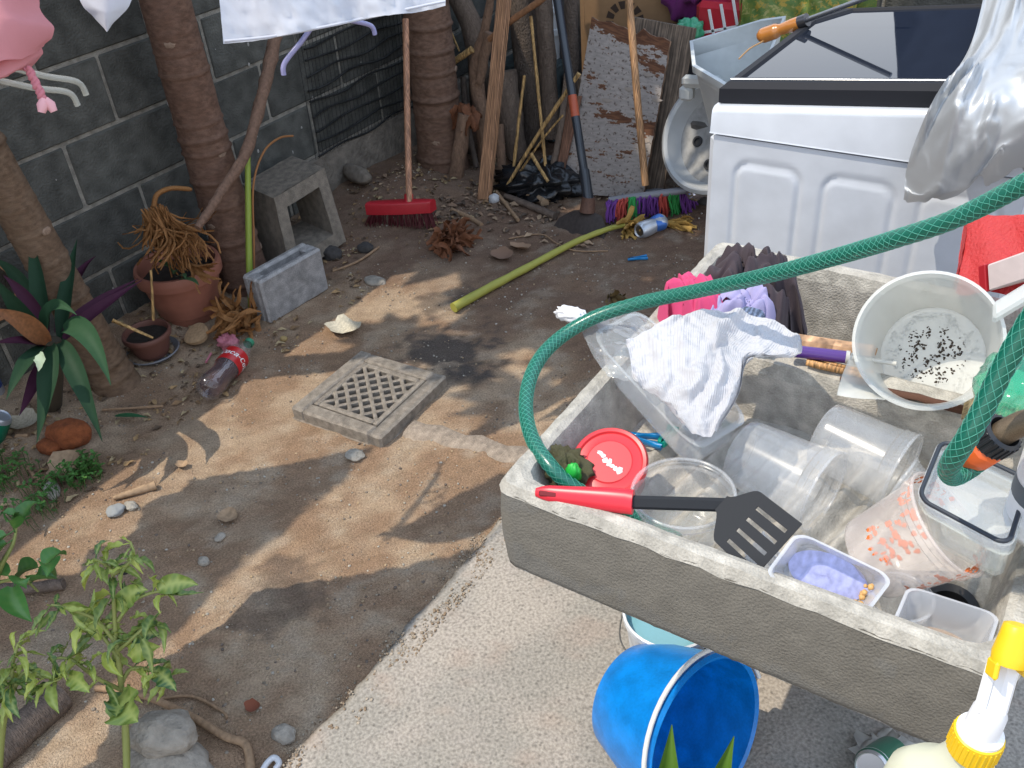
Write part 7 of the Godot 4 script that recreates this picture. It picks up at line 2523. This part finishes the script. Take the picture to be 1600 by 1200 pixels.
# ---------------------------------------------------------------- stones, twigs and scraps on the ground
func stone(called: String, label: String, at: Vector3, r: Vector3, m: Material, sd: int, cat := "stone", turn := 0.0) -> void:
	var mb := MB.new()
	mb.xf = Transform3D(Basis(Vector3.UP, turn), at + Vector3(0, ground_y(at.x, at.z) + r.y * 0.55, 0))
	mb.blob(Vector3.ZERO, r, 0.22, sd, 20, 0.8)
	one(mb, called, m, label, cat)

func flake(called: String, label: String, at: Vector3, size: float, m: Material, sd: int, cat := "leaf") -> void:
	# dry leaf or bark flake: a cupped, ragged disc
	var mb := MB.new()
	var rows := []
	var n := FastNoiseLite.new()
	n.seed = sd
	for k in 5:
		var row := PackedVector3Array()
		for j in 18:
			var an := -TAU * j / 18.0
			var rr := size * (k / 4.0) * (1.0 + 0.45 * n.get_noise_2d(cos(an) * 60.0, sin(an) * 60.0))
			row.append(at + Vector3(cos(an) * rr, 0.006 + ground_y(at.x, at.z) + 2.2 * rr * rr / maxf(size, 0.001) * 0.16 + 0.15 * rr * n.get_noise_2d(cos(an) * 90.0, 40.0 + k), sin(an) * rr * 0.75))
		rows.append(row)
	mb.grid(rows, true)
	one(mb, called, m, label, cat)

func build_litter() -> void:
	rng.seed = 99
	var grey := mt("stone_grey", C(0.30, 0.265, 0.22), 0.9, {"tex": "cloud", "scale": 5.0, "tex2": "fine", "scale2": 9.0, "bump": "bump", "relief": 0.3})
	var pale := mt("stone_pale", C(0.36, 0.33, 0.28), 0.92, {"tex": "cloud", "scale": 9.0, "bump": "bump", "relief": 0.3})
	var brick := mt("brick_orange", C(0.36, 0.10, 0.03), 0.92, {"tex": "cloud", "scale": 11.0, "tex2": "grain", "scale2": 12.0, "bump": "rough", "relief": 0.6})
	var tan := mt("bark_tan", C(0.34, 0.23, 0.14), 0.9, {"tex": "cloud", "scale": 9.0})
	stone("stone", "rounded grey stone balanced on another, foot of the chili plant", Vector3(-1.222, 0.045, -0.460), Vector3(0.066, 0.040, 0.046), grey, 2, "stone", 0.5)
	stone("stone", "flat grey stone under the balanced one at the bottom edge", Vector3(-1.207, -0.010, -0.442), Vector3(0.092, 0.038, 0.055), grey, 7, "stone", 0.3)
	stone("stone", "small grey stone at the bottom edge left of the slab", Vector3(-1.055, -0.000, -0.602), Vector3(0.026, 0.014, 0.020), grey, 8)
	stone("stone", "small black pebble just behind the tip of the chili plant", Vector3(-1.715, 0.000, -0.735), Vector3(0.017, 0.011, 0.012), mt("stone_black", C(0.02, 0.02, 0.022), 0.6), 9)
	stone("stone", "pale oval pebble right of the splintered wood chip", Vector3(-1.883, 0.000, -0.893), Vector3(0.022, 0.011, 0.014), pale, 10)
	stone("stone", "blue-grey oval pebble below the splintered wood chip", Vector3(-1.898, 0.000, -0.858), Vector3(0.022, 0.012, 0.024), mt("stone_blue", C(0.27, 0.28, 0.28), 0.9), 11)
	stone("stone", "tan oval stone among the weeds at the left", Vector3(-2.127, -0.000, -0.827), Vector3(0.040, 0.018, 0.020), pale, 12, "stone", -0.4)
	stone("brick_piece", "orange worn brick lump under the purple-leaved plant", Vector3(-2.272, 0.000, -0.993), Vector3(0.066, 0.045, 0.045), brick, 13, "brick", 0.4)
	stone("brick_piece", "smaller orange brick chip left of the orange brick lump", Vector3(-2.293, 0.000, -0.943), Vector3(0.040, 0.022, 0.03), brick, 14, "brick", 0.2)
	stone("stone", "small round pebble on the shaded soil beside the drain", Vector3(-1.557, 0.000, -0.849), Vector3(0.016, 0.009, 0.013), grey, 15)
	stone("stone", "grey pebble in the middle of the broad shadow", Vector3(-1.584, 0.000, -0.926), Vector3(0.012, 0.008, 0.015), grey, 16)
	stone("stone", "cement lump beside the soda bottle's path to the drain", Vector3(-1.492, -0.000, -1.331), Vector3(0.028, 0.012, 0.022), pale, 17)
	stone("stone", "small yellowish pebble left of the pale dry leaf", Vector3(-2.090, 0.000, -1.676), Vector3(0.012, 0.009, 0.012), mt("stone_yellow", C(0.34, 0.24, 0.10), 0.9), 18)
	stone("stone", "flat grey stone in the soil in front of the broom", Vector3(-2.058, 0.000, -2.105), Vector3(0.045, 0.010, 0.03), grey, 19)
	stone("stone", "dark lump beside the concrete box", Vector3(-2.324, 0.000, -2.180), Vector3(0.04, 0.028, 0.035), mt("lump_dark", C(0.05, 0.045, 0.042), 0.95, {"tex": "cloud", "scale": 9.0}), 20)
	stone("stone", "dark lump between concrete box and broom", Vector3(-2.240, 0.000, -2.274), Vector3(0.03, 0.02, 0.03), mt("lump_dark", C(0.05, 0.045, 0.042), 0.95), 21)
	stone("stone", "mud-caked rubble piece right of the concrete box", Vector3(-2.582, 0.020, -2.647), Vector3(0.10, 0.035, 0.04), mt("rubble", C(0.17, 0.14, 0.11), 0.95, {"tex": "cloud", "scale": 6.0}), 22, "stone", -0.3)
	stone("stone", "white pebble at the foot of the squared timber", Vector3(-2.031, 0.000, -2.839), Vector3(0.024, 0.022, 0.02), mt("pebble_white", C(0.5, 0.5, 0.5), 0.7), 23)
	# wood slice in front of the big pot
	var mb := MB.new()
	mb.xf = Transform3D(Basis(Vector3(1, 0, 0), 0.35), Vector3(-2.341, 0.022, -1.541))
	mb.lathe([Vector2(0.0, 0.0), Vector2(0.042, 0.0), Vector2(0.043, 0.012), Vector2(0.038, 0.016), Vector2(0.0, 0.016)], 22, 0.06)
	one(mb, "wood_slice", mt("slice", C(0.34, 0.22, 0.12), 0.85, {"tex": "cloud", "scale": 12.0}), "tan round wood slice in front of the large pot", "wood")
	# leaves and flakes
	flake("pale_leaf", "cream-coloured dry leaf lying behind the drain grate", Vector3(-1.944, 0.000, -1.807), 0.062, mt("leaf_cream", C(0.52, 0.47, 0.36), 0.85, {"tex": "cloud", "scale": 14.0}), 3)
	flake("bark_flake", "flat tan bark flake in front of the orange brick", Vector3(-2.166, 0.000, -0.899), 0.060, tan, 5, "bark")
	flake("bark_flake", "pale flake of bark left of the orange brick", Vector3(-2.444, 0.000, -0.963), 0.055, mt("flake_pale", C(0.42, 0.37, 0.28), 0.9, {"tex": "cloud", "scale": 14.0}), 6, "bark")
	flake("dry_leaf", "small tan leaf curl on sunlit soil near the shadow tip", Vector3(-1.883, 0.000, -1.066), 0.018, tan, 7)
	flake("dry_leaf", "flat tan leaf on the soil in front of the yellow stalk", Vector3(-1.708, 0.000, -2.529), 0.040, mt("leaf_flat", C(0.30, 0.19, 0.12), 0.9), 8)
	flake("dry_leaf", "second tan leaf lying left of the yellow stalk", Vector3(-1.727, 0.000, -2.429), 0.045, mt("leaf_flat2", C(0.20, 0.12, 0.08), 0.9), 9)
	flake("dry_leaf", "small brown leaf scrap in the broad shadow", Vector3(-1.622, 0.000, -0.988), 0.03, tan, 10)
	flake("dry_leaf", "reddish leaf scrap left of the slab", Vector3(-1.156, -0.000, -0.614), 0.018, mt("leaf_red", C(0.2, 0.06, 0.03), 0.9), 11)
	mb = MB.new()
	curly(mb, Vector3(-1.980, 0.030, -2.408), Vector3(0.7, 0.0, -0.5), 60, 0.14, 0.014, 13, 0.045)
	one(mb, "dry_leaf", mt("leaf_rust", C(0.17, 0.062, 0.025), 0.8, {"tex": "cloud", "scale": 18.0}), "big rust-brown shrivelled leaf in front of the broom", "leaf")
	mb = MB.new()
	curly(mb, Vector3(-2.276, 0.300, -3.026) , Vector3(0.2, -0.9, 0.1), 20, 0.12, 0.02, 23)
	one(mb, "dry_leaf", mt("leaf_rust", C(0.17, 0.062, 0.025), 0.8), "rust-brown dead leaf hanging beside the thickest papaya trunk", "leaf")
	mb = MB.new()
	curly(mb, Vector3(-1.246, 0.010, -2.365), Vector3(0.5, 0.0, 0.3), 20, 0.07, 0.010, 29)
	one(mb, "dry_leaf", mt("leaf_olive", C(0.14, 0.09, 0.03), 0.85), "olive dry scraps beside the sink's back left corner", "leaf")
	mb = MB.new()
	mb.blob(Vector3(-0.617, 0.851, -1.037), Vector3(0.022, 0.009, 0.012), 0.5, 33, 14, 2.4, true)
	mb.xf.origin = Vector3.ZERO
	var pp := one(mb, "tissue_scrap", mt("tissue", C(0.7, 0.7, 0.72), 0.8), "crumpled white scrap on the corner of the clear plastic box", "scrap")
	pp.position = Vector3(-0.591, 0.883, -0.993) - Vector3(0, 0.012, 0)
	# pink wrapper by the bottle
	mb = MB.new()
	mb.blob(Vector3(-2.218, 0.020, -1.558), Vector3(0.032, 0.020, 0.020), 0.8, 41, 14, 2.2, true)
	mb.tube([Vector3(-2.239, 0.008, -1.498), Vector3(-2.214, 0.008, -1.454)], [0.004], 5)
	one(mb, "pink_wrapper", mt("wrapper_pink", C(0.48, 0.16, 0.20), 0.5), "crumpled pink wrapper behind the soda bottle", "wrapper")
	mb = MB.new()
	leaf_blade(mb, Vector3(-2.244, 0.010, -1.127), Vector3(-2.193, 0.018, -1.148), Vector3(-2.149, 0.008, -1.171), 0.02, Vector3.UP)
	one(mb, "green_leaf", mt("blade_green", C(0.02, 0.09, 0.035), 0.5), "single green leaf blade on the soil right of the purple-leaved plant", "leaf")
	# twigs
	var dry := mt("twig_dry", C(0.30, 0.19, 0.11), 0.85, {"tex": "cloud", "scale": 9.0})
	var dark := mt("twig_dark", C(0.15, 0.11, 0.085), 0.9, {"tex": "cloud", "scale": Vector3(4, 4, 12), "tex2": "fine", "scale2": 5.0, "bump": "bump", "relief": 0.6})
	var tw := [
		["dry_stalk", "long dry stalk bent round the stones at the bottom left", [Vector3(-1.479, 0.012, -0.480), Vector3(-1.386, 0.014, -0.515), Vector3(-1.260, 0.014, -0.533), Vector3(-1.153, 0.012, -0.537), Vector3(-1.098, 0.012, -0.544), Vector3(-1.041, 0.012, -0.500)], [0.007, 0.009], dry],
		["twig", "thin twig crossing behind the bent dry stalk", [Vector3(-1.341, 0.006, -0.532), Vector3(-1.285, 0.008, -0.570), Vector3(-1.208, 0.006, -0.577), Vector3(-1.183, 0.006, -0.571)], [0.0035, 0.003], dry],
		["log", "grey log at the bottom left corner behind the chili stems", [Vector3(-1.508, 0.030, -0.256), Vector3(-1.510, 0.032, -0.343), Vector3(-1.511, 0.030, -0.429)], [0.036, 0.033], dark],
		["twig", "brown stick lying across the soil at the left edge", [Vector3(-1.939, 0.014, -0.538), Vector3(-1.855, 0.014, -0.584), Vector3(-1.796, 0.014, -0.630)], [0.012, 0.014], dark],
		["wood_chip", "splintered wood chip on sunlit soil left of the shadow", [Vector3(-1.947, 0.008, -0.890), Vector3(-1.917, 0.012, -0.924), Vector3(-1.882, 0.012, -0.976)], [0.006, 0.013], tan],
		["twig", "dark stick leaning from the trunk to the concrete block", [Vector3(-2.519, 0.120, -2.006), Vector3(-2.505, 0.060, -2.028), Vector3(-2.437, 0.030, -2.013)], [0.009, 0.009], bark_dark()],
		["leaf_midrib", "thin tan stem lying between concrete block and soil", [Vector3(-2.242, 0.006, -2.089), Vector3(-2.203, 0.008, -2.187), Vector3(-2.206, 0.006, -2.310)], [0.004, 0.005], dry],
		["twig", "small stick right of the rust-brown leaf", [Vector3(-2.134, 0.008, -2.685), Vector3(-2.044, 0.008, -2.662), Vector3(-1.946, 0.008, -2.621)], [0.009, 0.010], dry],
		["board_scrap", "long grey splinter of board on the ground in front of the pile", [Vector3(-1.998, 0.014, -2.873), Vector3(-1.852, 0.014, -2.833), Vector3(-1.720, 0.012, -2.797)], [0.012, 0.016], dark],
		["twig", "reddish stick lying from the timber foot toward the hoe", [Vector3(-2.055, 0.012, -2.893), Vector3(-1.927, 0.012, -2.786), Vector3(-1.837, 0.010, -2.713)], [0.008, 0.007], dry],
		["board_scrap", "pale plank scrap at the foot of the wood pile", [Vector3(-1.955, 0.016, -2.927), Vector3(-1.845, 0.016, -2.896), Vector3(-1.810, 0.016, -2.872)], [0.015, 0.018], tan],
		["twig", "short peeled stick beside the broom handle's foot", [Vector3(-2.571, 0.050, -2.683), Vector3(-2.500, 0.050, -2.644), Vector3(-2.458, 0.040, -2.619)], [0.014, 0.016], dark],
		["leaf_midrib", "curved pale stem on the soil above the yellow stalk", [Vector3(-1.792, 0.005, -2.574), Vector3(-1.700, 0.006, -2.654), Vector3(-1.610, 0.005, -2.618), Vector3(-1.516, 0.005, -2.596), Vector3(-1.411, 0.005, -2.644)], [0.003, 0.0025], dry],
		["twig", "thin twig in the shaded soil left of the bottle", [Vector3(-2.312, 0.006, -1.132), Vector3(-2.243, 0.008, -1.172), Vector3(-2.157, 0.006, -1.232)], [0.004, 0.004], dry],
		["twig", "twig lying in the dead leaves at the left edge", [Vector3(-2.467, 0.012, -0.875), Vector3(-2.437, 0.012, -0.917), Vector3(-2.398, 0.012, -0.943)], [0.008, 0.007], dry],
		["twig", "forked twig near the weeds at the left", [Vector3(-2.270, 0.010, -0.856), Vector3(-2.211, 0.014, -0.837), Vector3(-2.175, 0.008, -0.843)], [0.005, 0.004], dry]]
	for w in tw:
		stick(w[0], w[1], "twig" if w[0] != "log" else "log", w[2], w[3], w[4], 0.04, 8, "")
	# white hook of wire at the bottom edge
	mb = MB.new()
	mb.tube(spline([Vector3(-1.027, 0.012, -0.508), Vector3(-1.034, 0.014, -0.533), Vector3(-1.031, 0.014, -0.552), Vector3(-1.014, 0.014, -0.549), Vector3(-1.013, 0.012, -0.536)], 5), [0.006], 8)
	one(mb, "white_hook", mt("hook_white", C(0.6, 0.6, 0.62), 0.5), "white plastic hook on the slab edge at the bottom", "hook")
	# gravel and leaf crumbs, past counting
	var pm := MB.new()
	pm.blob(Vector3.ZERO, Vector3(1, 0.62, 0.8), 0.5, 3, 5, 1.2)
	scatter("gravel", "fine gravel and grit strewn over the soil", "gravel", pm.mesh(), 8000, 0.0010, 0.0046, [Color(0.30, 0.25, 0.19), Color(0.40, 0.36, 0.30), Color(0.22, 0.18, 0.14), Color(0.36, 0.26, 0.16), Color(0.14, 0.11, 0.09)], 1, Rect2(-2.6, -3.4, 1.6, 4.2))
	var lm := MB.new()
	leaf_blade(lm, Vector3(-1, 0, 0), Vector3(0, 0.4, 0), Vector3(1, 0.1, 0), 0.9, Vector3.UP, 0.3, 0.4, 4)
	scatter("leaf_litter", "crumbled dry leaves along the foot of the wall", "leaf litter", lm.mesh(), 1500, 0.006, 0.018, [Color(0.20, 0.12, 0.06), Color(0.30, 0.19, 0.09), Color(0.12, 0.08, 0.05), Color(0.36, 0.27, 0.15)], 2, Rect2(-2.64, -3.2, 0.62, 3.6))
	scatter("spilt_soil", "loose soil and grit spilt over the edge of the slab", "grit", pm.mesh(), 2600, 0.0009, 0.0040, [Color(0.30, 0.23, 0.16), Color(0.24, 0.17, 0.11), Color(0.36, 0.30, 0.23)], 7, Rect2(-1.03, -1.4, 0.10, 1.9), 0.022)
	# splinters along the pile
	scatter("wood_crumbs", "splinters and crumbs at the foot of the wood pile", "splinters", lm.mesh(), 700, 0.006, 0.022, [Color(0.22, 0.14, 0.09), Color(0.32, 0.22, 0.14), Color(0.10, 0.07, 0.05)], 4, Rect2(-2.5, -3.35, 1.0, 0.75))

func bark_dark() -> Material:
	return mt("bark_dark", C(0.075, 0.058, 0.047), 0.95)

func scatter(called: String, label: String, cat: String, mesh: Mesh, n: int, lo: float, hi: float, pal: Array, sd: int, area: Rect2, lift := 0.0) -> void:
	var r := RandomNumberGenerator.new()
	r.seed = sd * 37
	var mm := MultiMesh.new()
	mm.transform_format = MultiMesh.TRANSFORM_3D
	mm.use_colors = true
	mm.mesh = mesh
	mm.instance_count = n
	for k in n:
		var x := r.randf_range(area.position.x, area.end.x)
		var z := r.randf_range(area.position.y, area.end.y)
		# clumped: try again where the noise is low
		for q in 3:
			if nz.get_noise_2d(x * 3.0 + sd * 9.0, z * 3.0) > 0.0:
				break
			x = r.randf_range(area.position.x, area.end.x)
			z = r.randf_range(area.position.y, area.end.y)
		var s := lerpf(lo, hi, pow(r.randf(), 2.5))
		var b := Basis(Vector3.UP, r.randf() * TAU) * Basis(Vector3.RIGHT, r.randf_range(-0.4, 0.4))
		mm.set_instance_transform(k, Transform3D(b.scaled(Vector3.ONE * s), Vector3(x, (ground_y(x, z) if x < -1.0 or lift == 0.0 else lift) + s * 0.25, z)))
		mm.set_instance_color(k, pal[r.randi() % pal.size()] * r.randf_range(0.8, 1.2))
	var o := MultiMeshInstance3D.new()
	o.name = numbered(called)
	o.multimesh = mm
	o.material_override = mt("scatter", C(1, 1, 1), 0.92, {"vc": true})
	add_child(o)
	meta(o, label, cat)
	o.set_meta("kind", "stuff")
